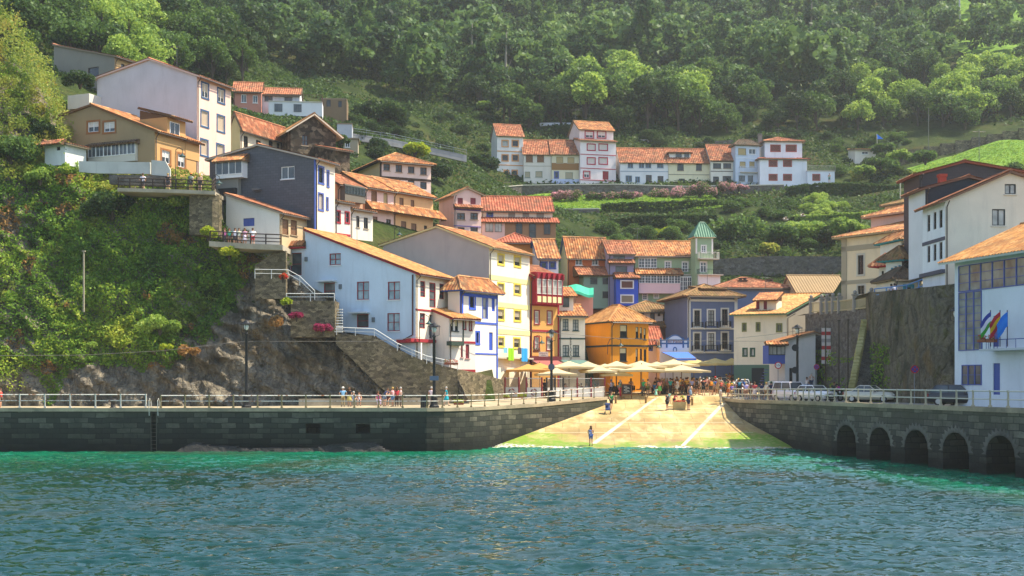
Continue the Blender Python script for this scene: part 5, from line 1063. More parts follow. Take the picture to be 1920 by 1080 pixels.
for name, lab, px, cols in (('flag', 'blue white and green striped flag on the office balcony', 1889, ('#35459a', '#e8e6f0', '#3aa83a')), ('flag', 'red and yellow striped flag on the office balcony', 1907, ('#c02838', '#e8b820', '#c02838')), ('flag', 'plain blue flag on the office balcony at the frame edge', 1921, ('#1e78d8', '#2a86e0', '#1e78d8'))):
    q, z_ = f.pt(px, 640); w0 = f.W(q, 0, 1.3); zt_ = f.pt(px, 582)[1]; z0 = f.pt(px, 650)[1]; fl = thing(name, lab, 'flag', (w0[0], w0[1], z0)); mb = MB(); mb.tube([(w0[0], w0[1], z0), (w0[0], w0[1], zt_)], .035, 6); part('pole', mb, paint('#2e3050', .5), parent=fl)
    N, Mr = 8, 6; V = []
    for i in range(N + 1):
        for j in range(Mr + 1): u_, v_ = i / N, j / Mr; V.append((w0[0] - .8 * u_ * (1 - .25 * v_), w0[1] - .05 + .22 * math.sin(u_ * 5 + v_ * 2) * u_, zt_ - .1 - .95 * v_ - .85 * u_ ** 1.2))
    Fq = [(i * (Mr + 1) + j, (i + 1) * (Mr + 1) + j, (i + 1) * (Mr + 1) + j + 1, i * (Mr + 1) + j + 1) for i in range(N) for j in range(Mr)]
    npmesh('cloth', np.array(V), np.array(Fq), [paint(c, .9) for c in cols], parent=fl, mi=[min(2, j // 2) for i in range(N) for j in range(Mr)], smooth=True)

for h_, a_f, b_f, hh in ((A, .3, .3, 1.8), (K, .5, .5, 2.2), (J, .5, .7, 1.6), (c_, .15, .5, 2.0), (a_, .5, .5, 1.6), (u3b, .05, .5, 2.6), (u8b, .5, .5, 1.8), (Z2, .55, .3, 3.2), (T_, .3, .7, 1.8), (S_, .6, .4, 1.6), (N_, .5, .5, 1.5), (e_, .4, .5, 2.2), (H_, .5, .5, 1.6)):
    x_, y_, _ = h_.q(h_.Lu * a_f, h_.Lv * b_f, 0); z_ = max(v.co.z for v in h_.roof.data.vertices) + ORG[h_.roof.name][2] - .3; mb = MB(); mb.tube([(x_, y_, z_ - 1.2), (x_, y_, z_ + hh)], .025, 5)
    mb.tube([(x_ - .6, y_ - .1, z_ + hh * .92), (x_ + .6, y_ + .1, z_ + hh * .92)], .015, 4)
    for k in range(5): mb.tube([(x_ - .5 + .25 * k, y_ - .3, z_ + hh * .92), (x_ - .5 + .25 * k, y_ + .3, z_ + hh * .92)], .012, 4)
    part('aerial', mb, paint('#6a6c6e', .5, .5), parent=h_.root)
# ================================================================== vegetation
def leafquads(C, size, up=.35, asp=.62, g=rng):
    N = len(C); nrm = g.normal(size=(N, 3)); nrm[:, 2] += up * 2; nrm /= np.linalg.norm(nrm, axis=1)[:, None]
    t = g.normal(size=(N, 3)); a = np.cross(nrm, t); a /= np.linalg.norm(a, axis=1)[:, None]; b = np.cross(nrm, a)
    s = np.asarray(size)[:, None] * .5; V = np.stack([C - a * s, C - b * s * asp + a * s * .1, C + a * s, C + b * s * asp + a * s * .1], 1)
    return V.reshape(-1, 3), np.arange(N * 4).reshape(N, 4)
def shell(g, n, c, r, flat=.85, inner=.35):
    d = g.normal(size=(n, 3)); d /= np.linalg.norm(d, axis=1)[:, None]; rad = r * (1 - inner * g.random(n) ** 2)[:, None]
    return c + d * rad * np.array([1, 1, flat])
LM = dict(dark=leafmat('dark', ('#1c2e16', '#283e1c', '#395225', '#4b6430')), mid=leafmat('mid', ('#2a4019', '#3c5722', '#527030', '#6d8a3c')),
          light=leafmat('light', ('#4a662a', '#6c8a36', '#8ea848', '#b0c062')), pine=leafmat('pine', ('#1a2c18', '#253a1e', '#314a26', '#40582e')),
          ivy=leafmat('ivy', ('#334f1a', '#527626', '#779832', '#a2b040', '#bcbc4c')), scrub=leafmat('scrub', ('#43541f', '#687c2c', '#8c9a3e', '#a4a04c', '#84703e')),
          yellow=leafmat('yellow', ('#4c6a1e', '#7a9426', '#a9b42c', '#cfc640')), dry=leafmat('dry', ('#6e5a36', '#93713e', '#b08a4c', '#7c6a3c')),
          pink=leafmat('pink', ('#3c5a24', '#4e6c2e', '#c98f9a', '#e0aeb4')), mag=leafmat('magenta', ('#3a5020', '#8e2a4c', '#b03860', '#c84a70')), red=leafmat('redflower', ('#4a6a22', '#5c7c28', '#cc3426', '#e04830')),
          grass=leafmat('grass', ('#4c6e24', '#64882c', '#7c9a36', '#94aa46')), hedge=leafmat('hedge', ('#24381a', '#334c20', '#465f2a', '#5c7434')))
M_BARK = paint('#4a4036', .95, name='bark')
def make_tree(R_, H_, n, leaf, seed, trunkh=.35, lobes=18, flat=.8, cone=False):
    """crown quads and trunk builder about the origin"""
    g = np.random.default_rng(seed); P_ = []; r0 = trunkh * H_; mb = MB(); hh = H_ - r0
    mb.tube([(0, 0, -1.2), (.05, 0, r0 * .6), (.1, .05, r0 + hh * .35), (.1, .1, r0 + hh * .7)], [R_ * .075, R_ * .06, R_ * .045, R_ * .015], 6)
    per = n // lobes
    for k in range(lobes):
        if cone: f = g.random() ** .8; ang = g.random() * 6.28; rr = R_ * (1 - f) * .75; c = np.array([rr * math.cos(ang), rr * math.sin(ang), r0 + hh * f * .95]); lr = R_ * (.45 - .28 * f)
        else:
            d = g.normal(size=3); d /= np.linalg.norm(d); d[2] = abs(d[2]) * .95 - .25 * g.random(); q = .35 + .4 * g.random(); c = np.array([d[0] * R_ * q * 1.25, d[1] * R_ * q * 1.25, r0 + hh * (.38 + d[2] * .52)]); lr = R_ * (.28 + .2 * g.random())
        P_.append(shell(g, per, c, lr, flat))
        if k < 7: e = (c * .8 + np.array([0, 0, r0 * .3])); mb.tube([(0.05, 0, r0 * .7 + k * .1), tuple((np.array([.1, 0, r0]) + e) / 2), tuple(e)], [R_ * .035, R_ * .022, R_ * .01], 4)
    C = np.concatenate(P_); V, Fq = leafquads(C, leaf * (.6 + .8 * g.random(len(C))), .3, g=g); return V, Fq, g.random(len(C)), mb
PROTO = {}
for key, spec in dict(a=(4.2, 9.0, 2600, .62, 1, .22, 20, .8), b=(3.6, 10.5, 2400, .6, 2, .28, 20, .9), c=(5.0, 8.5, 2800, .66, 3, .2, 22, .75), d=(2.9, 11.5, 2200, .55, 4, .25, 22, 1.0), e=(3.4, 7.0, 2200, .55, 5, .15, 16, .85)).items():
    PROTO[key] = make_tree(*spec[:5], trunkh=spec[5], lobes=spec[6], flat=spec[7], cone=(key == 'd'))
LITE = {}
for key, spec in dict(a=(4.4, 9.5, 1000, .95, 11, .15, 16, .8), b=(3.8, 11.0, 950, .95, 12, .2, 16, .9), d=(3.0, 13.0, 950, .85, 14, .15, 18, 1.0)).items():
    LITE[key] = make_tree(*spec[:5], trunkh=spec[5], lobes=spec[6], flat=spec[7], cone=(key == 'd'))[:3]
TREEROOT = {}
def place_tree(key, mat, x, y, z, s, rz, name, label, group=None, cat='tree', sz=1.0):
    k = (key, mat)
    if k not in TREEROOT:
        V, Fq, rn, mb = PROTO[key]; t = thing(name, label, cat, (0, 0, 0), group)
        part('trunk', mb, M_BARK, parent=t); npmesh('crown', V, Fq, LM[mat], rnd=rn, parent=t); TREEROOT[k] = t
    else: t = copytree(TREEROOT[k]); t.name = name
    t.location = (x, y, z); t.rotation_euler = (0, 0, rz); t.scale = (s, s, s * sz); ORG[t.name] = Vector((x, y, z)); t['label'] = label; t['category'] = cat
    if group: t['group'] = group
    elif 'group' in t: del t['group']
    return t
# --- wooded hillside: sample spots, decide kind and zone from where they show
g = np.random.default_rng(5); spots = []; cell = {}
def far_enough(x, y, d):
    i, j = int(x // d), int(y // d)
    for a in (-1, 0, 1):
        for b in (-1, 0, 1):
            for q in cell.get((i + a, j + b), ()):
                if (q[0] - x) ** 2 + (q[1] - y) ** 2 < d * d: return False
    cell.setdefault((i, j), []).append((x, y)); return True
cx_, cy_ = g.uniform(-215, 215, 16000), g.uniform(150, 470, 16000); cz0 = T(cx_, cy_)
for x, y, z in zip(cx_, cy_, cz0):
    px, py = px_of(x, y, z)
    if px < -140 or px > 2060: continue
    tall = 9 / y * F
    if 70 < px < 290 and y < 172: continue
    if py > 250 or py - tall < -260: continue
    if px < 470 and (y > 150):
        if py > 165 - (px < 120) * 70 or y > 262 + 999: continue
    elif y < 259: continue
    if 430 < px < 930 and py > 200 + 12 * math.sin(px * .05): continue
    if 930 <= px < 1660 and py > 252: continue
    if px > 1660 and py > 262 - (px - 1660) * .13: continue
    if px > 1770 and 0 < py < 172 and g.random() < .96: continue
    if not far_enough(x, y, (4.0 if (py > 150 or px > 1500) and y < 330 else 5.0) if y > 250 else 3.6): continue
    spots.append((x, y, z, px, py))
wood = []; ind = []
for x, y, z, px, py in spots:
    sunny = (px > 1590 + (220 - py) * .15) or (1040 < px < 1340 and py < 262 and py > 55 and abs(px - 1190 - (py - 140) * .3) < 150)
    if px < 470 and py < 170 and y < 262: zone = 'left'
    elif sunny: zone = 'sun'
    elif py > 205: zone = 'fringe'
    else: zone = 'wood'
    (wood if zone == 'wood' else ind).append((x, y, z, px, py, zone))
ind.sort(key=lambda q: q[1]); wood += ind[285:]; ind = ind[:285]
for x, y, z, px, py, zone in ind:
    rz = g.random() * 6.28; s = .75 + .5 * g.random()
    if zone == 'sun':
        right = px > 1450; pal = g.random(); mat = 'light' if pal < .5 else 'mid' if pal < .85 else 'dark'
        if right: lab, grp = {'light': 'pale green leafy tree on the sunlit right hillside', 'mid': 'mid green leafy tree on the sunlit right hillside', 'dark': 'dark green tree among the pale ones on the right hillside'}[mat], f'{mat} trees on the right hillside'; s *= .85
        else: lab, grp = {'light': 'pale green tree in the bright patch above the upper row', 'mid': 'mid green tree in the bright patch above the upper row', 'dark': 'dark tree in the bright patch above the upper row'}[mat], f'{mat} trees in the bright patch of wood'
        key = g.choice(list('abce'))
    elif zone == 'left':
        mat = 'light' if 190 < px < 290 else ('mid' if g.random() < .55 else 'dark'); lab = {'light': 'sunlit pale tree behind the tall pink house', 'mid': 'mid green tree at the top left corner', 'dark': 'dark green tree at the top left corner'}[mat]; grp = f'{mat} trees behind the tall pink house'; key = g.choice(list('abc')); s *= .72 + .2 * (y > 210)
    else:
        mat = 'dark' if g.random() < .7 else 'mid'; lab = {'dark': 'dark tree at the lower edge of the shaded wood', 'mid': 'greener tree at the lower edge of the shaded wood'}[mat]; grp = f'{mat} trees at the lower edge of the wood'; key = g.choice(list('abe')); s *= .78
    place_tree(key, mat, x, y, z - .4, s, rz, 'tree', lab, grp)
Vs, Fs, Rs, off = [], [], [], 0
for x, y, z, px, py, zone in wood:
    key = g.choice(['a', 'a', 'b', 'a', 'b', 'a', 'd']); V, Fq, rn = LITE[key]; a = g.random() * 6.28; s = (.8 + .7 * g.random() ** 1.6) * (1.45 if g.random() < .1 else 1.0); ca, sa = math.cos(a) * s, math.sin(a) * s
    Vs.append(np.column_stack([V[:, 0] * ca - V[:, 1] * sa + x, V[:, 0] * sa + V[:, 1] * ca + y, V[:, 2] * s + z - .8])); Fs.append(Fq + off); off += len(V)
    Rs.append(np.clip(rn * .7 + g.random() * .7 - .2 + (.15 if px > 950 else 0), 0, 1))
print('trees', len(ind), 'wood', len(wood))
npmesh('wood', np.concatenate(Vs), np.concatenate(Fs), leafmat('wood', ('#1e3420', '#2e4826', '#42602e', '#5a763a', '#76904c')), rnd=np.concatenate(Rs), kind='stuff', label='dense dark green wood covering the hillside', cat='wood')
del Vs, Fs, Rs
# a few pale trunks that show in the wood
for px, py, D, h in ((947, 190, 290, 17), (883, 175, 300, 16), (1520, 160, 320, 18)):
    x = XP(px, D); z = Tz(x, D); t = thing('tree', {947: 'bare pale trunk standing in the dark wood above the upper row', 883: 'thin dark trunk left of the bare pale trunk', 1520: 'tall dark trunk rising in the hazy wood'}[px], 'tree', (x, D, z)); mb = MB()
    mb.tube([(x, D, z - 1), (x + .1, D, z + h * .5), (x + .3, D, z + h)], [.45, .32, .1], 6); mb.tube([(x + .1, D, z + h * .45), (x + 1.4, D, z + h * .62)], [.15, .05], 5); part('trunk', mb, paint('#8a8272', .9), parent=t)
    V, Fq, rn = LITE['a']; npmesh('crown', V * .55 + np.array([x, D, z + h * .62]), Fq, LM['pine'], rnd=rn, parent=t)
# --- low cover on the open slopes
N = 120000; x = g.uniform(-75, 95, N); y = g.uniform(158, 268, N); z = T(x, y); px, py = px_of(x, y, z)
k = (z > 8) & ~((x > 5) & (x < 45) & (y < 185)) & ~((px > 985) & (px < 1345) & (y > 219) & (y < 233)) & ~((px > 1690) & (py > 235) & (py < 335)) & (fbm(np.stack([x * .1, y * .1, x * 0], 1), 3, 3) > .36)
C = np.stack([x, y, z + g.random(N) ** 2 * .9 * (fbm(np.stack([x * .25, y * .25, x * 0], 1), 2, 6) + .2)], 1)[k]
V, Fq = leafquads(C, .34 + .5 * g.random(len(C)), .5, g=g); npmesh('undergrowth', V, Fq, LM['hedge'], rnd=g.random(len(C)) * .9, kind='stuff', label='rough grass and scrub on the terraced slope', cat='undergrowth')
N = 26000; x = g.uniform(-130, 150, N); y = g.uniform(255, 340, N); z = T(x, y); hh = fbm(np.stack([x * .2, y * .2, x * 0], 1), 3, 16); px, py = px_of(x, y, z); k = (hh > .38) & ~((px > 1690) & (py > 235)) & (py > 60)
C = np.stack([x, y, z + g.random(N) * 2.2 * hh], 1)[k]; V, Fq = leafquads(C, .6 + .6 * g.random(len(C)), .4, g=g); npmesh('undergrowth', V, Fq, LM['dark'], rnd=g.random(len(C)), kind='stuff', label='dark bushes and ferns under the trees of the wood', cat='undergrowth')
BZ = [((640, 930), (205, 330), 60, 'dark', 'dark bush dotted over the shaded terraces left of the upper row'), ((930, 1660), (236, 282), 34, 'dark', 'dark bush behind the roofs of the upper row'), ((1345, 1575), (385, 478), 26, 'mid', 'leafy bush crowding the terraces right of the hedges'), ((1480, 1640), (380, 470), 12, 'light', 'pale leafy bush crowding the terraces above the cream building'), ((1560, 1740), (262, 330), 20, 'mid', 'leafy bush between the white hut and the meadow'), ((1780, 1930), (118, 215), 26, 'light', 'pale bush on the slope under the grassy ridge'), ((1130, 1345), (420, 462), 12, 'mid', 'bush on the bank below the hedges')]
for (a0, a1), (b0, b1), n_, mat, lab in BZ:
    got = 0
    while got < n_:
        x = g.uniform(-40, 130); y = g.uniform(186, 345); z = Tz(x, y); px, py = px_of(x, y, z)
        if a0 < px < a1 and b0 < py < b1: got += 1; place_tree(g.choice(list('ace')), mat, x, y, z - 1.2, .26 + .22 * g.random(), g.random() * 6.28, 'bush', lab, lab.replace('bush', 'bushes', 1), 'bush', .8)
# lawns
def lawn(label, x0, x1, y0, y1, nx, ny, dz=.12):
    V, Fq = grid(np.linspace(x0, x1, nx), np.linspace(y0, y1, ny), lambda a, b: T(a, b) + dz)
    m, n, l, b = MATS.get('lawn') or newmat('lawn_grass')
    if 'lawn' not in MATS:
        MATS['lawn'] = (m, n, l, b); p = posn(n); t = noisen(n, l, .5, 6, p, .7); r = ramp(n, ('#4a6c24', '#66882e', '#84a03e'), (.35, .5, .68)); l.new(t.outputs[0], r.inputs[0]); l.new(r.outputs[0], b.inputs['Base Color']); b.inputs['Roughness'].default_value = .9; b.inputs['Specular IOR Level'].default_value = .1; bump(n, l, b, noisen(n, l, 5, 4, p).outputs[0], .8, .15)
    npmesh('lawn', V, Fq, m, kind='structure', label=label, cat='lawn', smooth=True)
lawn('bright green lawn below the white capped terrace wall', XP(990, 226), XP(1345, 226), 219.5, 232, 40, 12)
lawn('bright green sloping meadow at the right edge', XP(1745, 230), XP(2080, 230), 205, 244, 30, 40, .25)
lawn('grassy ridge in the top right corner', XP(1785, 350), XP(2000, 350), 322, 400, 60, 50, 1.0)
N = 14000; x = np.concatenate([g.uniform(XP(990, 226), XP(1345, 226), N // 2), g.uniform(XP(1745, 230), XP(2000, 230), N // 2)]); y = np.concatenate([g.uniform(219.5, 231.5, N // 2), g.uniform(206, 243, N // 2)])
C = np.stack([x, y, T(x, y) + .3], 1); V, Fq = leafquads(C, .3 + .3 * g.random(N), .9, .4, g); npmesh('grass', V, Fq, LM['grass'], rnd=g.random(N), kind='stuff', label='tufts of bright grass on the lawns', cat='grass')
# --- ivy and scrub over the left promontory
def veg_edge(px): return np.interp(px, [-320, 0, 60, 150, 260, 330, 400, 440, 480, 520, 545], [735, 725, 705, 690, 685, 680, 625, 560, 525, 495, 470])
N = 130000; px = g.uniform(-200, 548, N); zt = ctop(px); z = 3.5 + (zt - 3.2) * g.random(N); X, Y, Z = cliff_pt(px, z); pyv = HY - (Z - CZ) / Y * F; pxv = 960 + X / Y * F
edge = veg_edge(pxv) + (fbm(np.stack([X * .35, Z * .35, X * 0], 1), 3, 44) - .5) * 170
k = (pyv < edge) & ~((pxv < 125) & (pyv < 290)); X, Y, Z, pxv, pyv = X[k], Y[k], Z[k], pxv[k], pyv[k]
clump = fbm(np.stack([X * .42, Z * .42, Y * .2], 1), 4, 61, .6); lift = np.clip((clump - .36) * 4.6, 0, 2.2) * g.random(len(X)) ** .5 * sstep(0, 70, edge[k] - pyv)
C = np.stack([X + .15 * lift, Y - .85 * lift - .05, Z + .6 * lift], 1)
hue = fbm(np.stack([X * .16, Z * .16, X * 0], 1), 3, 90); sel = np.where(hue > .56, 1, 0); dryz = ((fbm(np.stack([X * .3, Z * .3, X * 0 + 9], 1), 3, 14) > .69)); 
sz = .15 + .22 * g.random(len(C))
for nm, lab, mk, mat in (('ivy', 'dense ivy and brambles draping the left slope', (sel == 0) & ~dryz, 'ivy'), ('undergrowth', 'pale scrub patches among the ivy of the left slope', (sel == 1) & ~dryz, 'scrub'), ('undergrowth', 'dry brown growth hanging on the left slope', dryz, 'dry')):
    kk = mk & ((mat != 'dry') | (g.random(len(C)) < .55)); V, Fq = leafquads(C[kk], sz[kk], .35, g=g); npmesh(nm, V, Fq, LM[mat], rnd=g.random(kk.sum()) * .75, kind='stuff', label=lab, cat=nm)
# the ivy heaps up in mounds over rocks and bushes
MP, MR_, MS = [], [], []
for i in range(330):
    px0 = g.uniform(-180, 535); zt0 = float(ctop(np.array([px0]))[0]); z0 = 6 + (zt0 - 6.5) * g.random(); X0, Y0, Z0 = [float(v[0]) for v in cliff_pt(np.array([px0]), np.array([z0]))]
    py0 = HY - (Z0 - CZ) / Y0 * F
    if py0 > veg_edge(px0) - 12 or (px0 > 235 and py0 < 360): continue
    r_ = (.5 + 1.1 * g.random() ** 1.5); n_ = int(300 * r_ ** 1.4 + 130); tone = g.random()
    for k in range(4): c_ = np.array([X0 + g.normal() * r_ * .5, Y0 + .1 + g.normal() * r_ * .2, Z0 + g.normal() * r_ * .3]); MP.append(shell(g, n_ // 4, c_, r_ * (.55 + .4 * g.random()), .75, .25)); MR_.append(np.clip(g.random(n_ // 4) * .5 + tone * .55 - .05, 0, 1))
C = np.concatenate(MP); V, Fq = leafquads(C, .15 + .2 * g.random(len(C)), .4, g=g); npmesh('brambles', V, Fq, LM['ivy'], rnd=np.concatenate(MR_), kind='stuff', label='heaped green brambles over the left slope', cat='brambles')
# sunny meadow along the upper left edge and the ledge on top of the cliff
N = 42000; px = g.uniform(-150, 128, N); zt = ctop(px); zz_ = zt - (zt - 25) * g.random(N) ** 1.3; X, Y, Z = cliff_pt(px, np.maximum(zz_, 24)); led = g.random(N) < .3; Y = np.where(led, Y + g.random(N) * 7, Y); Z = np.where(led, np.maximum(zt - .1, Z), Z)
hm = fbm(np.stack([X * .6, Z * .6, Y * .3], 1), 3, 23); lump = np.clip((fbm(np.stack([X * .7, Z * .7, Y * .25], 1), 3, 51) - .42) * 6, 0, 1.6); C = np.stack([X, Y - .5 * hm - .8 * lump, Z + .9 * hm * g.random(N) + lump * (.3 + .7 * g.random(N))], 1); V, Fq = leafquads(C, .16 + .2 * g.random(N), .5, g=g); npmesh('meadow', V, Fq, leafmat('meadow', ('#41591c', '#617a26', '#84923a', '#9c9440', '#94743a')), rnd=np.clip(hm * 1.3 - .3 + .3 * g.random(N), 0, 1), kind='stuff', label='sunny yellow green meadow on the upper left slope', cat='meadow')
# shrubs: rounded leaf masses, each its own thing
def shrub(px, py, D, r, mat, label, n=None, leaf=None, flat=.8, x=None, z=None, cat='shrub', name='shrub', group=None, sx=1.0):
    x = XP(px, D) if x is None else x; z = ZP(py, D) if z is None else z; n = n or int(900 + 900 * r); leaf = leaf or (.2 + .05 * r) * (1 if D < 160 else 1.5); gg = np.random.default_rng(int(px * 7 + py)); parts = []
    L = 9
    for k in range(L):
        d = gg.normal(size=3); d /= np.linalg.norm(d); d[2] = abs(d[2]) * .8; c = np.array([x + d[0] * r * (.35 + .6 * gg.random()) * sx, D + d[1] * r * .55, z + r * .2 + d[2] * r * (.3 + .5 * gg.random()) * flat]); parts.append(shell(gg, n // L, c, r * (.22 + .3 * gg.random()), flat, .6))
    C = np.concatenate(parts); V, Fq = leafquads(C, leaf * (.6 + .8 * gg.random(len(C))), .4, g=gg); t = thing(name, label, cat, (x, D, z), group)
    mb = MB()
    for k in range(4): a = k * 1.57 + .3; mb.tube([(x, D, z - .4), (x + .3 * r * math.cos(a), D + .25 * r * math.sin(a), z + .6 * r)], [.05 * r + .02, .02], 4)
    part('stem', mb, M_BARK, parent=t); npmesh('foliage', V, Fq, LM[mat], rnd=gg.random(len(C)), parent=t); return t
for a in ((45, 95, 150, 2.6, 'mid', 'round green bush at the top of the left slope'), (150, 160, 143, 1.9, 'dark', 'dark bush beside the tall pink house'), (20, 300, 129, 3.0, 'mid', 'broad bush at the left edge below the meadow'), (75, 340, 127.5, 1.5, 'light', 'pale bush below the small white shed'),
          (125, 325, 127.6, 1.0, 'ivy', 'upright bush under the white parapet'), (210, 405, 126, 2.9, 'dark', 'large dark rounded bush in the middle of the left slope'), (330, 385, 126, 1.7, 'ivy', 'bush under the upper viewing deck'), (385, 400, 124.5, 1.3, 'scrub', 'dry tuft beside the stone pier of the deck'),
          (300, 620, 119.5, 1.7, 'light', 'pale spreading shrub low on the left slope'), (430, 480, 121.5, 1.3, 'yellow', 'yellow green shrub below the lower viewing deck'), (390, 445, 122.5, 1.1, 'yellow', 'yellow tinted shrub left of the lower viewing deck'), (350, 665, 118.6, 1.0, 'dry', 'dry brown bush above the rocks'), (310, 655, 118.6, .6, 'yellow', 'bright yellow green plant beside the dry brown bush'), (170, 650, 119, .55, 'light', 'agave like rosette on the rocks'),
          (520, 610, 117.8, .9, 'dry', 'orange dry tuft on the rock below the steps'), (606, 620, 118, .85, 'mag', 'magenta flowering bush on the rock wall'), (556, 595, 117.8, .6, 'mag', 'small magenta flower clump left of the bigger one'), (530, 522, 118.5, .55, 'red', 'red and green planter by the upper white handrail'), (535, 570, 117.8, .6, 'yellow', 'bright trailing plant below the white terrace rail'),
          (110, 205, 144, 1.5, 'ivy', 'bush on the meadow left of the pink house'), (90, 260, 133, 1.7, 'dark', 'dark bush on the slope left of the ochre house'), (45, 205, 143, 1.5, 'scrub', 'olive scrub on the left meadow'), (60, 245, 136, 1.3, 'dark', 'dark bush in the lower part of the left meadow'), (15, 165, 146, 1.4, 'mid', 'green bush at the frame edge of the left meadow'), (88, 150, 149, 1.0, 'ivy', 'small bush near the top of the left meadow')):
    shrub(*a)
for a in ((1390, 455, 204, 5.2, 'mid', 'big leafy tree like bush above the square', 'tree'), (1230, 450, 208, 2.6, 'yellow', 'yellow green shrub below the hedges', 'shrub'), (1465, 455, 196, 2.8, 'mid', 'green bush right of the big leafy one', 'shrub'), (1510, 445, 200, 3.2, 'light', 'pale bush in the middle of the right terraces', 'shrub'), (1550, 450, 196, 2.4, 'dark', 'dark bush above the stone retaining wall', 'shrub'),
          (1440, 475, 192, 1.7, 'scrub', 'olive shrub on top of the stone wall', 'shrub'), (1590, 440, 190, 2.8, 'light', 'pale shrub beside the cream building', 'shrub'), (1330, 470, 194, 2.2, 'dark', 'dark shrub behind the green tower', 'shrub'), (1170, 455, 205, 2.0, 'dark', 'dark shrub at the foot of the hedges', 'shrub'), (1010, 480, 168, 1.5, 'mid', 'green shrub beside the brown row house', 'shrub'), (1180, 590, 168, 1.0, 'mid', 'small round shrub beside the royal blue house', 'shrub'),
          (778, 290, 186, 2.2, 'yellow', 'yellow green conical shrub above the hipped pink house', 'shrub'), (710, 225, 215, 4.2, 'dark', 'dark rounded tree on the terraced slope', 'tree'), (830, 330, 190, 2.5, 'dark', 'dark bush right of the hipped pink house', 'shrub'), (900, 315, 222, 2.6, 'dark', 'dark bush left of the slim white house', 'shrub'), (860, 350, 205, 2.2, 'mid', 'bush below the terraced slope', 'shrub'), (640, 270, 178, 1.3, 'mid', 'fern green bush beside the stone house', 'shrub'), (910, 205, 268, 2.0, 'light', 'single pale shrub at the foot of the wood', 'shrub'),
          (1650, 315, 238, 2.6, 'mid', 'green bush on the right terraces below the stepped wall', 'shrub'), (1690, 300, 240, 2.2, 'light', 'pale bush left of the meadow', 'shrub'), (1735, 305, 232, 2.9, 'mid', 'rounded bush at the left end of the meadow', 'shrub'), (1905, 325, 205, 2.0, 'mid', 'bush at the right frame edge of the meadow', 'shrub'), (1620, 325, 236, 2.0, 'light', 'clipped pale bush beside the lone white hut', 'shrub'), (1660, 285, 250, 2.3, 'mid', 'bush right of the lone white hut', 'shrub')):
    shrub(*a[:6], name=a[6], cat=a[6], n=2600 if a[3] > 4 else None)
# hydrangeas
for i, (px, py, D, r) in enumerate(((1060, 372, 229, 2.1), (1112, 372, 229, 1.2), (1128, 371, 229, 1.0), (1158, 372, 229, 1.7), (1185, 372, 229, 1.6), (1232, 371, 229.5, 1.9), (1270, 370, 230, 1.3), (1312, 368, 230, 2.9), (1355, 358, 232, 1.8), (1385, 356, 233, 1.3))):
    shrub(px, py, D, r, 'pink', 'largest rounded pink hydrangea at the end of the terrace wall' if i == 7 else 'pink flowering hydrangea along the terrace wall', cat='hydrangea', name='hydrangea', group=None if i == 7 else 'hydrangeas along the terrace wall', sx=1.5, leaf=.32)
# hedges: clipped leafy masses
def hedge(label, pts, depth, mat='hedge', n=60, wob=.35):
    """pts: (px, py top, py bottom, D)"""
    gg = np.random.default_rng(int(pts[0][0])); Cs = []
    for (p0, t0, b0, d0), (p1, t1, b1, d1) in zip(pts, pts[1:]):
        q0, q1 = P(p0, t0, d0), P(p1, t1, d1); L = (q1 - q0).length; h = ((b0 - t0) * d0 + (b1 - t1) * d1) / 2 / F; m = int(L * (h + depth) * n); u = gg.random(m); s = gg.random(m) * (h + depth); v = np.clip(s, 0, h); top = np.clip(s - h, 0, depth)
        base = np.array(q0)[None] + (np.array(q1 - q0))[None] * u[:, None]; w_ = (fbm(np.stack([base[:, 0] * .8, v * .9, base[:, 1] * .4], 1), 3, 8) - .4) * wob * 2.2
        Cs.append(np.stack([base[:, 0], base[:, 1] + top - w_ * (top == 0), base[:, 2] - (h - v) * (top == 0) * 1.0 + w_ * (top > 0)], 1))
    C = np.concatenate(Cs); V, Fq = leafquads(C, .38 + .3 * gg.random(len(C)), .3, g=gg); npmesh('hedge', V, Fq, LM[mat], rnd=gg.random(len(C)) * .9, label=label, cat='hedge')
    mb = MB()
hedge('long clipped hedge below the lawn', [(1128, 384, 404, 219), (1200, 380, 402, 219), (1300, 377, 400, 220), (1345, 378, 400, 221)], 1.6)
hedge('lower hedge terrace under the long clipped hedge', [(1145, 412, 445, 211), (1200, 406, 446, 211), (1280, 403, 445, 211), (1345, 404, 448, 211)], 2.0)
hedge('tall dark ivy hedge wall below the white annex', [(1475, 352, 398, 229), (1530, 345, 398, 229), (1600, 343, 398, 229), (1700, 350, 400, 228), (1735, 360, 402, 226)], 2.0)
hedge('golden topped hedge on the right terraces', [(1595, 322, 345, 240), (1660, 320, 342, 240), (1735, 326, 345, 238)], 1.5, 'scrub')
hedge('grassy bank below the tall ivy hedge', [(1490, 405, 432, 209), (1560, 402, 425, 208), (1660, 398, 420, 204)], 3.0, 'light')
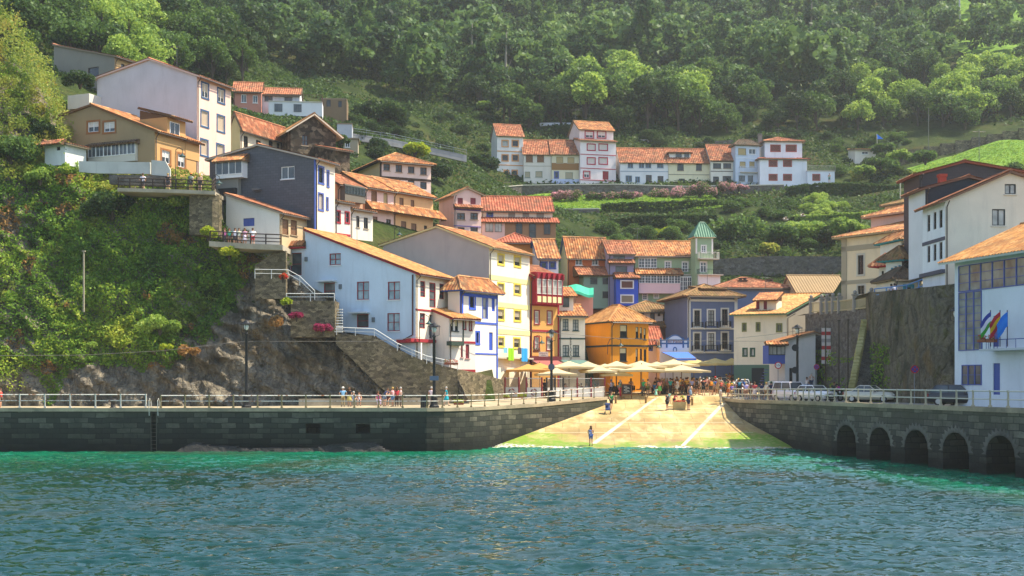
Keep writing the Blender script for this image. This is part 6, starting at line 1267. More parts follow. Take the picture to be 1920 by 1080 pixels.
# ------------------------------------------------------------------ garden walls
def wallpoly(name, label, pts, thick, mat, cap=None, caph=.16, cat='wall', capname='cap'):
    """pts: (px, py top, D, py bottom)"""
    t = thing(name, label, cat, P(pts[0][0], pts[0][3], pts[0][2])); mb, cb = MB(), MB()
    for (p0, t0, d0, b0), (p1, t1, d1, b1) in zip(pts, pts[1:]):
        A, B = P(p0, t0, d0), P(p1, t1, d1); zb0, zb1 = ZP(b0, d0), ZP(b1, d1); d = Vector((B.x - A.x, B.y - A.y, 0)).normalized(); nn = Vector((-d.y, d.x, 0)) * thick
        mb.hexa([(A.x, A.y, zb0), (B.x, B.y, zb1), (B.x + nn.x, B.y + nn.y, zb1), (A.x + nn.x, A.y + nn.y, zb0), A, B, B + nn, A + nn])
        if cap:
            o = nn.normalized() * .07; up = Vector((0, 0, caph)); cb.hexa([A - o, B - o, B + nn + o, A + nn + o, A - o + up, B - o + up, B + nn + o + up, A + nn + o + up])
    part('masonry', mb, mat, parent=t)
    if cap: part(capname, cb, cap, parent=t)
    return t
GW = stone('greywall'); RB = stone('rubble'); WH = plaster('#d8d2c4'); CP = plaster('#dcd2bc', .2)
wallpoly('terrace_wall', 'long curved terrace wall with white cap below the upper row', [(838, 381, 214, 400), (866, 369, 221, 392), (901, 358, 227, 384), (942, 351, 231, 380), (980, 348, 233, 376), (1040, 347, 233.5, 376), (1155, 346, 233.5, 376), (1290, 350, 233.5, 374), (1345, 349, 234, 372), (1470, 347, 235, 365)], .5, GW, CP)
wallpoly('retaining_wall', 'grey stone wall with pale cap left of the hedges', [(1036, 393, 218, 450), (1124, 392, 218, 450)], .6, GW, CP)
wallpoly('retaining_wall', 'long dark stone wall behind the square', [(1338, 486, 188.5, 560), (1450, 480, 188.5, 560), (1582, 481, 188, 560)], .8, GW)
wallpoly('garden_wall', 'long whitewashed wall sloping down the shaded terraces', [(660, 250, 190, 262), (740, 262, 194, 275), (800, 275, 197, 287), (875, 291, 200, 304)], .4, plaster('#86878a', .8))
wallpoly('garden_wall', 'white wall on the slope behind the tallest upper house', [(1012, 230, 262, 246), (1070, 230, 262, 246)], .3, plaster('#d2d6e0'))
wallpoly('garden_wall', 'whitewashed wall right of the tallest upper house', [(1155, 261, 257, 284), (1217, 262, 257, 284)], .4, plaster('#cfccc6', .6))
wallpoly('garden_wall', 'long grey wall behind the upper cottages', [(1217, 266, 259, 290), (1300, 267, 259, 290), (1375, 262, 259, 290)], .4, GW)
t = thing('stepped_wall', 'stone garden wall stepping up the right meadow', 'wall', P(1675, 312, 249)); mb = MB(); N = 9
for k in range(N):
    a, b = k / N, (k + 1) / N; D0 = 249 - 6 * a; x0, x1 = XP(1675 + 265 * a, D0), XP(1675 + 265 * b, D0); ztop = ZP(286 - 52 * a, D0); mb.hexa([(x0, D0, ztop - 5), (x1, D0, ztop - 5), (x1, D0 + .5, ztop - 5), (x0, D0 + .5, ztop - 5), (x0, D0, ztop), (x1, D0, ztop), (x1, D0 + .5, ztop), (x0, D0 + .5, ztop)])
part('masonry', mb, stone('rubble'), parent=t)
wallpoly('parapet', 'peeling white parapet wall in front of the ochre house', [(148, 302, 127.5, 322), (180, 303, 127.2, 325), (281, 304, 126.5, 326)], .3, plaster('#c6c6bc', .9))
wallpoly('parapet', 'whitewashed ramp wall under the brown arched windows', [(284, 300, 126.3, 328), (310, 302, 126.2, 330), (319, 318, 126.2, 334)], .3, plaster('#c6c6bc', .9))
wallpoly('stone_wall', 'dark stone base under the white parapet', [(205, 327, 126.3, 345), (318, 330, 125.9, 350)], .5, stone('greywall'))
wallpoly('stone_pier', 'rough stone pier at the end of the upper viewing deck', [(355, 357, 123.6, 440), (398, 360, 123.0, 440), (411, 366, 123.3, 440)], 2.0, RB)
wallpoly('masonry_wall', 'stone wall with sloping top left of the light blue house', [(478, 498, 121.5, 560), (512, 474, 121.5, 560), (536, 470, 121.5, 560)], .8, RB)
wallpoly('masonry_wall', 'stone terrace wall below the upper door of the light blue house', [(545, 564, 118.4, 632), (628, 564, 118.4, 632)], 3.0, RB)
wallpoly('masonry_wall', 'tall rubble wall descending under the light blue house', [(630, 626, 118.3, 646), (665, 628, 118.3, 678), (702, 629, 118.3, 716), (745, 655, 118.6, 752), (800, 679, 119, 760), (858, 692, 119.6, 760)], 2.0, RB)
wallpoly('roadside_wall', 'low rubble wall curving beside the promenade', [(858, 692, 119.6, 764), (900, 700, 122.5, 760), (944, 713, 126, 752)], .6, RB)
wallpoly('bench_wall', 'long low stone bench at the foot of the cliff', [(560, 748, 117.4, 766), (840, 746, 117.6, 766)], .5, M_CONC)
def rail(name, label, pts, h, rads, mats, sp=1.5, mids=(.5,), postr=None, cat='railing', shape='tube', group=None):
    """pts: world points at foot; posts are parts of the one railing"""
    pts = [Vector(p) for p in pts]; t = thing(name, label, cat, pts[0], group); mb = MB()
    for f in (1.0,) + tuple(mids): mb.tube([p + Vector((0, 0, h * f)) for p in pts], rads * (1 if f == 1 else .8), 5)
    part('rail', mb, mats[0], parent=t); first = None
    for a, b in zip(pts, pts[1:]):
        L = (b - a).length; n = max(1, round(L / sp))
        for k in range(n + (b is pts[-1])):
            p = a + (b - a) * k / n
            if first is None:
                pb = MB(); r_ = postr or rads
                if shape == 'tube': pb.tube([p + Vector((0, 0, -.1)), p + Vector((0, 0, h))], r_, 5)
                else: pb.box(p + Vector((0, 0, .06)), (r_ * 3.6, r_ * 3.6, .14)); pb.box(p + Vector((0, 0, h / 2)), (r_ * 1.7, r_ * 2.2, h)); pb.box(p + Vector((0, 0, h)), (r_ * 2.4, r_ * 2.6, .12)); pb.box(p + Vector((0, 0, h * .52)), (r_ * 2.2, r_ * 2.4, .1))
                first = (part('post', pb, mats[-1], parent=t), p)
            else:
                c = first[0].copy(); COL.objects.link(c); c.parent = t; c.location = Vector(first[0].location) + (p - first[1])
    return t
WD = paint('#3a3029', .8); WR = paint('#dcdcd6', .5)
rail('deck_railing', 'dark wooden railing of the upper viewing deck', [P(222, 352, 124.2), P(330, 355, 123), P(398, 358, 122.6), P(404, 352, 124.5)], .95, .06, [WD, WD], 1.3, (.62, .28), .07)
rail('deck_railing', 'dark wooden railing of the lower viewing deck', [P(394, 452, 121.4), P(470, 457, 120.8), P(527, 459, 120.6)], .95, .06, [WD, WD], 1.3, (.62, .28), .07)
def deck(label, pts, dep, th):
    t = thing('viewing_deck', label, 'deck', pts[0]); mb = MB()
    for a, b in zip(pts, pts[1:]):
        nn = Vector((0, dep, 0)); dz = Vector((0, 0, -th)); mb.hexa([a + dz, b + dz, b + nn + dz, a + nn + dz, a, b, b + nn, a + nn])
    part('slab', mb, M_CONC, parent=t)
deck('concrete floor of the upper viewing deck', [P(220, 352, 124), P(330, 355, 122.8), P(402, 358, 122.4)], 4, .35)
deck('concrete floor of the lower viewing deck', [P(392, 452, 121.2), P(470, 457, 120.6), P(530, 459, 120.4)], 5, .5)
rail('handrail', 'white handrail of the upper steps by the glass door', [P(478, 520, 119), P(540, 521, 118.6), P(562, 533, 118.4), P(590, 560, 118.2)], .75, .03, [WR, WR], 1.6)
rail('handrail', 'white terrace rail in front of the upper red door', [P(537, 563, 118.2), P(627, 563, 118.2)], .62, .032, [WR, WR], 1.9)
rail('handrail', 'long white handrail descending beside the light blue house', [P(631, 626, 118.2), P(702, 629, 118.2), P(745, 656, 118.5), P(800, 680, 118.9), P(858, 692, 119.4)], .62, .032, [WR, WR], 1.8)
t = thing('garden_steps', 'narrow white steps between the two terraces of the light blue house', 'steps', P(640, 625, 118.6)); mb = MB()
for k in range(9): a = P(635, 622 - k * 5.2, 118.5 + k * .22); mb.box(a, (.75, .3, .1))
part('tread', mb, plaster('#d8d8d4'), parent=t)
# stone stair, balustrade and blue railing at right
t = thing('stone_stair', 'steep stone stair with sunlit parapet at the right cliff', 'stair', P(1604, 740, 112.5)); mb, pb = MB(), MB(); N = 24
for k in range(N):
    f = k / N; D = 111.5 + 5.0 * f; x = XP(1610 + 24 * f, D); z = ZP(742 - 128 * f, D); mb.hexa([(x - .35, D, z - 2.5), (x + .8, D, z - 2.5), (x + .8, D + .3, z - 2.5), (x - .35, D + .3, z - 2.5), (x - .35, D, z), (x + .8, D, z), (x + .8, D + .3, z), (x - .35, D + .3, z)])
    ra_ = .09 * math.sin(k * 5.3) + .05 * math.sin(k * 12.1)
    pb.hexa([(x - .85 + ra_, D, z - 2.5), (x - .37, D, z - 2.5), (x - .37, D + .23, z - 2.5), (x - .85, D + .23, z - 2.5), (x - .85 + ra_, D, z + .72 + ra_), (x - .37, D, z + .75 + ra_), (x - .37, D + .19, z + .92 + ra_), (x - .85, D + .19, z + .9 + ra_)])
part('tread', mb, stone('greywall'), parent=t); part('parapet', pb, concrete('sun_toned_parapet', '#8a8048', '#b0a468', '#c8bc84')[0], parent=t)  # parapet's yellow is sunlight put into its concrete colours
t = thing('balustrade', 'stone balustrade with pale posts on the retaining wall', 'balustrade', P(1520, 588, 137)); pts = [(1521, 588, 136), (1541, 588, 133), (1551, 587, 131.5), (1562, 586, 130), (1574, 586, 128), (1603, 583, 123), (1634, 580, 118)]
mb = MB()
for (p0, y0, d0), (p1, y1, d1) in zip(pts, pts[1:]):
    A, B = P(p0, y0, d0), P(p1, y1, d1); n = max(3, int((B - A).length / .3))
    mb.tube([A + Vector((0, 0, 1.15)), B + Vector((0, 0, 1.15))], .07, 5); mb.tube([A + Vector((0, 0, .2)), B + Vector((0, 0, .2))], .06, 5)
    for k in range(n): q = A + (B - A) * (k + .5) / n; mb.tube([q + Vector((0, 0, .2)), q + Vector((0, 0, 1.15))], .04, 4)
part('grille', mb, paint('#b8a880', .7), parent=t)
for p_, y_, d_2 in pts: q = P(p_, y_, d_2); pb = MB(); pb.box(q + Vector((0, 0, .7)), (.42, .42, 1.6)); pb.box(q + Vector((0, 0, 1.56)), (.56, .56, .14)); pb.ball(q + Vector((0, 0, 1.8)), .2); part('post', pb, plaster('#9c968c'), parent=t)
BL = paint('#5a8ac0', .5)
rail('terrace_handrail', 'pale blue handrail along the sloping whitewashed wall', [P(660, 249, 189.8), P(740, 261, 193.8), P(800, 274, 196.8), P(875, 290, 199.8)], .7, .025, [paint('#6c7888', .6)] * 2, 2.2, (.5,))
rail('cliff_railing', 'light blue railing along the right cliff top', [P(1640, 563, 112.6), P(1662, 561, 110.5), P(1700, 557, 107.5), P(1746, 541, 105)], 1.0, .055, [BL, BL], 1.7, (.45,))
# lichen and tufts on the right rock and wall
N = 9000; pxs = g.uniform(1515, 1790, N); f_ = g.random(N); Ds = np.interp(pxs, [1512, 1560, 1632, 1642, 1700, 1752, 1800], [138, 130, 117.5, 112.5, 107, 103.5, 100.5]); tops = np.interp(pxs, [1512, 1632, 1642, 1800], [588, 578, 547, 532]); zt = CZ - (tops - HY) * Ds / F; Z = 3.8 + (zt - 3.8) * f_ ** .7; X = (pxs - 960) * Ds / F
k = fbm(np.stack([X * .5, Z * .4, X * 0], 1), 4, 70) > .54; C = np.stack([X - .5, Ds + .1 * (Z - 3.6) - .75 - .3 * g.random(N), Z], 1)[k]
V, Fq = leafquads(C, .14 + .2 * g.random(len(C)), .3, g=g); npmesh('ivy', V, Fq, LM['ivy'], rnd=g.random(len(C)) * .7, kind='stuff', label='ivy tufts on the dark right cliff', cat='ivy')
# ================================================================== people
def skinmesh(name, verts, edges, radii, sub=1):
    me = bpy.data.meshes.new(name); me.from_pydata(verts, edges, []); o = bpy.data.objects.new(name, me); COL.objects.link(o)
    md = o.modifiers.new('s', 'SKIN'); md.use_smooth_shade = True
    for v, r_ in zip(me.skin_vertices[0].data, radii): v.radius = (r_, r_) if not isinstance(r_, tuple) else r_
    me.skin_vertices[0].data[0].use_root = True
    sb = o.modifiers.new('u', 'SUBSURF'); sb.levels = sub; sb.render_levels = sub
    dg = bpy.context.evaluated_depsgraph_get(); dg.update(); out = bpy.data.meshes.new_from_object(o.evaluated_get(dg)); bpy.data.objects.remove(o); bpy.data.meshes.remove(me); out.name = name
    return out
def pose(name):
    p = dict(pel=(0, 0, .93), wai=(0, 0, 1.08), che=(0, 0, 1.28), nec=(0, .01, 1.46), jaw=(0, -.01, 1.54), hea=(0, -.01, 1.62), top=(0, 0, 1.70))
    for s, q in ((-1, 'r'), (1, 'l')):
        p['sh' + q] = (s * .18, 0, 1.40); p['el' + q] = (s * .24, .03, 1.13); p['wr' + q] = (s * .25, -.05, .89); p['pa' + q] = (s * .25, -.07, .81)
        p['hi' + q] = (s * .09, 0, .90); p['kn' + q] = (s * .10, -.01, .49); p['an' + q] = (s * .11, .03, .09); p['to' + q] = (s * .13, -.13, .04)
    up = ('wai', 'che', 'nec', 'jaw', 'hea', 'top', 'shr', 'shl', 'elr', 'ell', 'wrr', 'wrl', 'par', 'pal')
    if name == 'walk':
        p['knr'] = (-.1, -.16, .52); p['anr'] = (-.1, -.22, .12); p['tor'] = (-.11, -.38, .09); p['knl'] = (.1, .06, .48); p['anl'] = (.1, .28, .14); p['tol'] = (.11, .16, .03)
        p['wrr'] = (-.24, .16, .92); p['par'] = (-.24, .17, .84); p['elr'] = (-.24, .1, 1.14); p['wrl'] = (.23, -.24, .95); p['pal'] = (.22, -.29, .88)
    elif name == 'phone':
        for s, q in ((-1, 'r'), (1, 'l')): p['el' + q] = (s * .25, -.06, 1.16); p['wr' + q] = (s * .09, -.28, 1.30); p['pa' + q] = (s * .05, -.33, 1.36)
    elif name == 'hips':
        for s, q in ((-1, 'r'), (1, 'l')): p['el' + q] = (s * .37, .07, 1.17); p['wr' + q] = (s * .20, -.06, 1.03); p['pa' + q] = (s * .15, -.1, .99)
    elif name == 'carry':
        p['ell'] = (.27, -.05, 1.15); p['wrl'] = (.10, -.22, 1.12); p['pal'] = (.02, -.24, 1.13); p['elr'] = (-.25, -.04, 1.15); p['wrr'] = (-.06, -.24, 1.2); p['par'] = (.02, -.25, 1.22)
    elif name == 'push':
        for s, q in ((-1, 'r'), (1, 'l')): p['el' + q] = (s * .24, -.12, 1.15); p['wr' + q] = (s * .2, -.36, 1.04); p['pa' + q] = (s * .18, -.43, 1.02)
        p['knr'] = (-.1, -.14, .52); p['anr'] = (-.1, -.18, .1); p['tor'] = (-.11, -.34, .05); p['anl'] = (.1, .2, .12); p['tol'] = (.11, .06, .03)
    elif name == 'lean':
        for k in up: x, y, z = p[k]; a = R(32); y0, z0 = y, z - .93; p[k] = (x, y0 * math.cos(a) - z0 * math.sin(a), .93 + z0 * math.cos(a) + y0 * math.sin(a))
        for s, q in ((-1, 'r'), (1, 'l')): p['el' + q] = (s * .24, -.42, 1.02); p['wr' + q] = (s * .16, -.58, .98); p['pa' + q] = (s * .12, -.66, .96)
    elif name == 'sit':
        for k in list(p): x, y, z = p[k]; p[k] = (x, y, z - .42)
        for s, q in ((-1, 'r'), (1, 'l')): p['kn' + q] = (s * .12, -.42, .52); p['an' + q] = (s * .12, -.40, .09); p['to' + q] = (s * .13, -.56, .04); p['el' + q] = (s * .24, -.05, .74); p['wr' + q] = (s * .15, -.28, .60); p['pa' + q] = (s * .12, -.35, .59)
    elif name == 'ride':
        for k in list(p): x, y, z = p[k]; p[k] = (x, y, z - .12)
        for s, q in ((-1, 'r'), (1, 'l')): p['kn' + q] = (s * .2, -.3, .6); p['an' + q] = (s * .2, -.08, .2); p['to' + q] = (s * .2, -.24, .16); p['el' + q] = (s * .28, -.25, 1.05); p['wr' + q] = (s * .3, -.5, .98); p['pa' + q] = (s * .3, -.57, .97)
    return p
RAD = dict(pel=.125, wai=.115, che=.14, nec=.052, jaw=.068, hea=.092, top=.062, sh=.065, el=.044, wr=.03, pa=.036, hi=.095, kn=.058, an=.038, to=.034)
BONES = [('pel', 'wai'), ('wai', 'che'), ('che', 'nec'), ('nec', 'jaw'), ('jaw', 'hea'), ('hea', 'top')] + [b for q in 'rl' for b in (('che', 'sh' + q), ('sh' + q, 'el' + q), ('el' + q, 'wr' + q), ('wr' + q, 'pa' + q), ('pel', 'hi' + q), ('hi' + q, 'kn' + q), ('kn' + q, 'an' + q), ('an' + q, 'to' + q))]
def limb(name, p, bones, k=1.0, add=0.0, trunc=()):
    """skinned surface along bones; trunc maps a joint to a fraction of its bone kept"""
    names = []; 
    for a, b in bones:
        for j in (a, b):
            if j not in names: names.append(j)
    tr = dict(trunc); vs, rs = [], []
    for j in names:
        v = Vector(p[j]); r_ = RAD.get(j, RAD.get(j[:2], .05))
        if j in tr:
            a = [x for x, y in bones if y == j][0]; va = Vector(p[a]); v = va + (v - va) * tr[j]; ra = RAD.get(a, RAD.get(a[:2])); r_ = ra + (r_ - ra) * tr[j]
        vs.append(tuple(v)); rs.append(r_ * k + add)
    return skinmesh(name, vs, [(names.index(a), names.index(b)) for a, b in bones], rs)
def addgeo(me, mb, midx):
    """append a builder's faces to an existing mesh as further material"""
    bm = bmesh.new(); bm.from_mesh(me); vs = [bm.verts.new(v) for v in mb.v]
    for f in mb.f:
        try: q = bm.faces.new([vs[i] for i in f]); q.material_index = midx
        except ValueError: pass
    bm.to_mesh(me); bm.free()
M_DUMMY = paint('#b98a6c', .7); M_EYE = paint('#2a2018', .4)
PROT = {}
def proto(name):
    if name in PROT: return PROT[name]
    p = pose(name); d = {}
    me = limb('person', p, BONES); h = Vector(p['hea']); mb = MB()
    mb.ball(h + Vector((0, -.098, -.02)), .018, 0, 6, 4)
    for s in (-1, 1): mb.ball(h + Vector((s * .094, .01, -.02)), .025, 0, 6, 4, (.5, 1, 1.2))
    for q, s in (('r', -1), ('l', 1)):          # four curled fingers and a thumb on each palm
        w_, pa = Vector(p['wr' + q]), Vector(p['pa' + q]); d_ = (pa - w_).normalized(); side = d_.cross(Vector((0, -1, 0.3))).normalized(); cur = side.cross(d_).normalized()
        for k, ln in enumerate((.062, .072, .068, .052)):
            a = pa + side * (.027 - .018 * k) + d_ * .02; m_ = a + d_ * ln * .55 + cur * .008; mb.tube([a, m_, m_ + d_ * ln * .38 + cur * .022 * (1 + .2 * k)], [.009, .0085, .007], 5)
        a = w_ + d_ * .03 + side * .03; mb.tube([a, a + side * .022 + d_ * .03, a + side * .024 + d_ * .062 + cur * .012], [.011, .010, .008], 5)
    addgeo(me, mb, 0); mb = MB()
    for s in (-1, 1): mb.ball(h + Vector((s * .034, -.088, .005)), .012, 0, 6, 4)
    mb.box(h + Vector((0, -.09, -.062)), (.045, .012, .01)); addgeo(me, mb, 1); me.materials.append(M_DUMMY); me.materials.append(M_EYE); d['body'] = me
    U = [('wai', 'pel'), ('wai', 'che'), ('che', 'shr'), ('che', 'shl'), ('shr', 'elr'), ('shl', 'ell'), ('che', 'nec')]
    d['shirt'] = limb('shirt', p, U, 1.12, .006, {'elr': .62, 'ell': .62, 'nec': .35}.items())
    d['vest'] = limb('vest', p, [b for b in U if b[1] not in ('elr', 'ell')], 1.1, .006, {'nec': .3, 'shr': .8, 'shl': .8}.items())
    Lg = [('pel', 'hir'), ('pel', 'hil'), ('hir', 'knr'), ('hil', 'knl')]
    d['shorts'] = limb('shorts', p, Lg, 1.14, .008, {'knr': .86, 'knl': .86}.items())
    d['trousers'] = limb('trousers', p, Lg + [('knr', 'anr'), ('knl', 'anl')], 1.16, .010)
    d['shoes'] = None; mb = MB()
    for q in 'rl': a, t_ = Vector(p['an' + q]), Vector(p['to' + q]); mb.tube([a + Vector((0, .05, -.045)), a + Vector((0, -.02, -.04)), t_], [.04, .05, .036], 6)
    d['shoes'] = mb
    mb = MB(); pl = Vector(p['pel'])
    if name != 'sit': mb.lathe((pl.x, pl.y, pl.z), [(.24, -.40), (.21, -.25), (.17, -.05), (.13, .12)], 12)
    else: mb.box(pl + Vector((0, -.22, .02)), (.36, .5, .2)); mb.box(pl + Vector((0, -.46, -.12)), (.34, .08, .24))
    d['skirt'] = mb
    mb = MB(); mb.ball(h + Vector((0, .022, .045)), .108, 0, 10, 7, (1, 1, .98)); d['short_hair'] = mb
    mb = MB(); mb.ball(h + Vector((0, .025, .04)), .112, 0, 10, 7); mb.tube([h + Vector((0, .06, .05)), h + Vector((0, .085, -.1)), h + Vector((0, .08, -.24))], [.09, .1, .06], 8); d['long_hair'] = mb
    mb = MB(); mb.lathe(h + Vector((0, .01, .05)), [(.17, 0), (.17, .012), (.11, .02), (.105, .09), (.06, .125), (.01, .13)], 12); d['hat'] = mb
    mb = MB(); c = Vector(p['che']); mb.box(c + Vector((0, .2, -.04)), (.3, .16, .42)); mb.box(c + Vector((0, .29, -.1)), (.22, .05, .22)); d['backpack'] = mb
    for k in list(d):
        if isinstance(d[k], MB):
            me = bpy.data.meshes.new(k); me.from_pydata(d[k].v, [], d[k].f); me.polygons.foreach_set('use_smooth', [True] * len(me.polygons)); d[k] = me
        if not d[k].materials: d[k].materials.append(M_DUMMY)
    PROT[name] = d; return d
SK = ['#c99a7c', '#b98568', '#d8ab8c']; HC = dict(b='#2a2019', n='#5a3f28', g='#b8b4ac', y='#b89858')
LOWNAME = dict(shorts='shorts', trousers='trousers', skirt='skirt', none=None)
PLACED = []
def person(px, D, ps, yaw, top, topc, low, lowc, label, hair='b', long=False, hat=None, pack=None, s=1.0, x=None, z=None):
    d = proto(ps); x = XP(px, D) if x is None else x; z = ground_z(x, D) if z is None else z
    o = bpy.data.objects.new('person', d['body']); COL.objects.link(o); o.location = (x, D, z); o.rotation_euler = (0, 0, R(yaw)); k = s; o.scale = (k, k, k)
    o.material_slots[0].link = 'OBJECT'; o.material_slots[0].material = paint(SK[len(PLACED) % 3], .65, name='skin'); setp(o, label, 'person'); ORG[o.name] = Vector(o.location)
    def ch(nm, key, col):
        c = bpy.data.objects.new(nm, d[key]); COL.objects.link(c); c.parent = o; c.material_slots[0].link = 'OBJECT'; c.material_slots[0].material = paint(col, .85, name='cloth')
    if top: ch('shirt', top, topc)
    if low != 'none': ch(low, low, lowc)
    ch('shoes', 'shoes', '#4a4440'); ch('hair', 'long_hair' if long else 'short_hair', HC[hair])
    if hat: ch('hat', 'hat', hat)
    if pack: ch('backpack', 'backpack', pack)
    PLACED.append(o); return o
# left promenade
person(643, 115.2, 'hips', 200, 'shirt', '#7fb4dc', 'trousers', '#a8946c', 'person in pale blue shirt, hat and beige trousers on the left promenade', 'g', hat='#d8d2c4')
person(655, 115.0, 'stand', 160, 'shirt', '#24222a', 'skirt', '#c0b060', 'person in black top and patterned yellow skirt on the left promenade', 'n', True)
person(663, 116.4, 'sit', 0, 'shirt', '#9ab8e0', 'trousers', '#8c8478', 'person in light blue shirt sitting on the stone bench', 'g')
person(673, 116.4, 'sit', 10, 'vest', '#e6d8dc', 'shorts', '#4a3c44', 'dark haired person in white patterned top sitting on the stone bench', 'b')
person(709, 116.4, 'sit', 20, 'shirt', '#a8407c', 'trousers', '#d8c8e4', 'person in lilac trousers sitting on the stone bench', 'n', True)
person(721, 115.4, 'lean', 60, 'shirt', '#3c4a72', 'shorts', '#7c8aa4', 'person in dark blue shirt leaning down beside the bench', 'n')
person(728, 116.4, 'sit', -10, 'shirt', '#5a2a34', 'shorts', '#2c2c34', 'person in dark clothes sitting behind the standing group on the promenade', 'b')
person(736, 114.6, 'phone', 250, 'shirt', '#d8a0a4', 'shorts', '#5a7ca4', 'fair haired person in pink top and denim shorts on the promenade', 'y')
person(744, 115.2, 'stand', 210, 'shirt', '#b83a44', 'trousers', '#4c3a34', 'person in red top at the middle of the promenade group', 'n', True)
person(751.5, 114.8, 'hips', 100, 'shirt', '#d8bcb8', 'trousers', '#6a5848', 'white haired person in pale pink shirt and brown trousers', 'g')
person(809, 115.6, 'stand', 180, 'shirt', '#dcc8cc', 'trousers', '#8a8078', 'person in pale shirt half hidden by the promenade lamp post', 'g')
person(837, 115.4, 'walk', 90, 'shirt', '#1fa4b4', 'skirt', '#1fa4b4', 'white haired person in turquoise dress on the promenade', 'g')
person(1, 107.5, 'stand', 90, 'shirt', '#d8483c', 'shorts', '#5a4a40', 'person in red shirt at the left frame edge', 'n')
# slipway and square
person(1108, 111.95, 'carry', 190, 'vest', '#5a6a9c', 'shorts', '#4a62a4', 'person in blue denim carrying a child at the edge of the water', 'n', True)
person(1106.2, 111.7, 'sit', 190, 'shirt', '#6478b0', 'shorts', '#8a94b8', 'small child held on the hip of the person by the water', 'n', s=.55, z=float(G(0, 111.8)) + .86)
person(1146, 126.6, 'push', 15, 'shirt', '#178a4c', 'shorts', '#2a2a2e', 'person in bright green shirt pushing a stroller down the slipway', 'n')
person(1146, 132.0, 'phone', 260, 'shirt', '#a9a4b8', 'trousers', '#2a282c', 'person in grey polo and cap looking at a phone', 'n', hat='#2c3038', z=4.3)
person(1163, 132.2, 'stand', 250, 'shirt', '#6ca07c', 'trousers', '#d8344c', 'person in red trousers and straw hat beside the chalkboard', 'g', hat='#d8b080', z=4.25)
person(1183, 136.0, 'stand', 180, 'vest', '#2c2228', 'skirt', '#2a2428', 'person in black behind the chalkboard', 'n', True)
person(1206, 134.6, 'stand', 200, 'shirt', '#34c07c', 'trousers', '#78746c', 'person in mint green shirt and grey trousers', 'g')
person(1215, 134.2, 'hips', 160, 'vest', '#8c7a5c', 'shorts', '#6c7040', 'person in camouflage shorts beside the mint green shirt', 'n')
person(1230, 131.8, 'stand', 180, 'shirt', '#9ad8c0', 'skirt', '#9ad8c0', 'child in pale mint dress near the umbrellas', 'n', True, s=.68)
person(1237, 134.0, 'walk', 200, 'shirt', '#d89084', 'skirt', '#6cbc5c', 'person in striped red top and green skirt', 'n', True)
person(1228, 137.5, 'sit', 150, 'shirt', '#3a70b4', 'shorts', '#2a2a34', 'person in blue shirt sitting under the umbrellas', 'b', z=4.5)
person(1251, 126.2, 'hips', 230, 'shirt', '#232733', 'shorts', '#2c2c34', 'person in dark clothes at the left of the stone trough', 'b')
person(1255, 129.4, 'stand', 160, 'shirt', '#a4dcc8', 'shorts', '#d8d0c4', 'child in mint shirt behind the stone trough', 'b', s=.7)
person(1264, 128.0, 'lean', 40, 'shirt', '#c8304c', 'shorts', '#2c2a34', 'child in red shirt bending over the stone trough', 'b', s=.8)
person(1281, 128.2, 'lean', 320, 'shirt', '#b4d430', 'shorts', '#4a4a44', 'child in lime shirt bending over the stone trough', 'n', s=.75)
person(1291, 126.4, 'stand', 120, 'shirt', '#2c3460', 'shorts', '#2a3050', 'person in navy shirt and shorts at the right of the stone trough', 'n')
person(1294, 131.0, 'stand', 190, 'vest', '#7890a8', 'skirt', '#7890a8', 'person in blue grey dress behind the navy one', 'n', True)
person(1270, 136.0, 'walk', 240, 'shirt', '#e0e0ec', 'shorts', '#e4e0dc', 'person in white top and white shorts walking in the square', 'n', True)
person(1257, 137.0, 'stand', 0, 'shirt', '#38a8b0', 'trousers', '#4a4038', 'person in turquoise shirt under the edge of the umbrellas', 'b')
person(1286, 139.0, 'stand', 180, 'shirt', '#5a3c34', 'trousers', '#3a302c', 'person in brown jacket under the edge of the umbrellas', 'n')
person(1297, 137.0, 'stand', 190, 'shirt', '#98a4ec', 'trousers', '#3a342e', 'person in lilac blue shirt with their back to the water', 'n')
person(1307, 135.4, 'walk', 160, 'shirt', '#ecdcd8', 'shorts', '#5a4436', 'person in white shirt with a dark shoulder strap', 'b', pack='#4a3a34')
person(1319, 135.0, 'hips', 190, 'shirt', '#1f2026', 'shorts', '#22242a', 'person all in black at the middle of the crowd', 'b')
person(1333, 134.6, 'stand', 180, 'shirt', '#1f3048', 'shorts', '#5a5448', 'person with an orange bag on the back in the crowd', 'b', pack='#e08a24')
person(1339, 135.8, 'stand', 170, 'shirt', '#2a64b4', 'shorts', '#7c7060', 'person in strong blue shirt right of the orange bag', 'b')
person(1348, 138.5, 'walk', 200, 'shirt', '#9a8c70', 'trousers', '#a8987c', 'person in tan shirt and trousers in the square', 'n')
person(1351, 129.2, 'stand', 90, 'shirt', '#e6e0d8', 'trousers', '#d8c8b0', 'person in white near the right line of the slipway', 'b')
person(1366, 130.6, 'walk', 30, 'shirt', '#d07a2c', 'skirt', '#c4682c', 'person in orange dress near the right line of the slipway', 'n', True)
person(1372, 128.6, 'stand', 200, 'shirt', '#7a5cb8', 'shorts', '#c8a878', 'child in purple shirt and yellow hat near the right line', 'b', hat='#e0b830', s=.85)
person(1378, 132.5, 'walk', 100, 'shirt', '#3c6c94', 'shorts', '#4c7ca4', 'child in blue walking towards the right quay', 'n', s=.75)
person(1386, 133.0, 'stand', 180, 'shirt', '#2c303c', 'trousers', '#2e3240', 'person in dark clothes with a teal backpack', 'b', pack='#3c8ca4')
person(1341, 142.0, 'stand', 180, 'shirt', '#3a2c28', 'trousers', '#2a2a30', 'person with red cap at the back of the crowd', 'n', hat='#c83434')
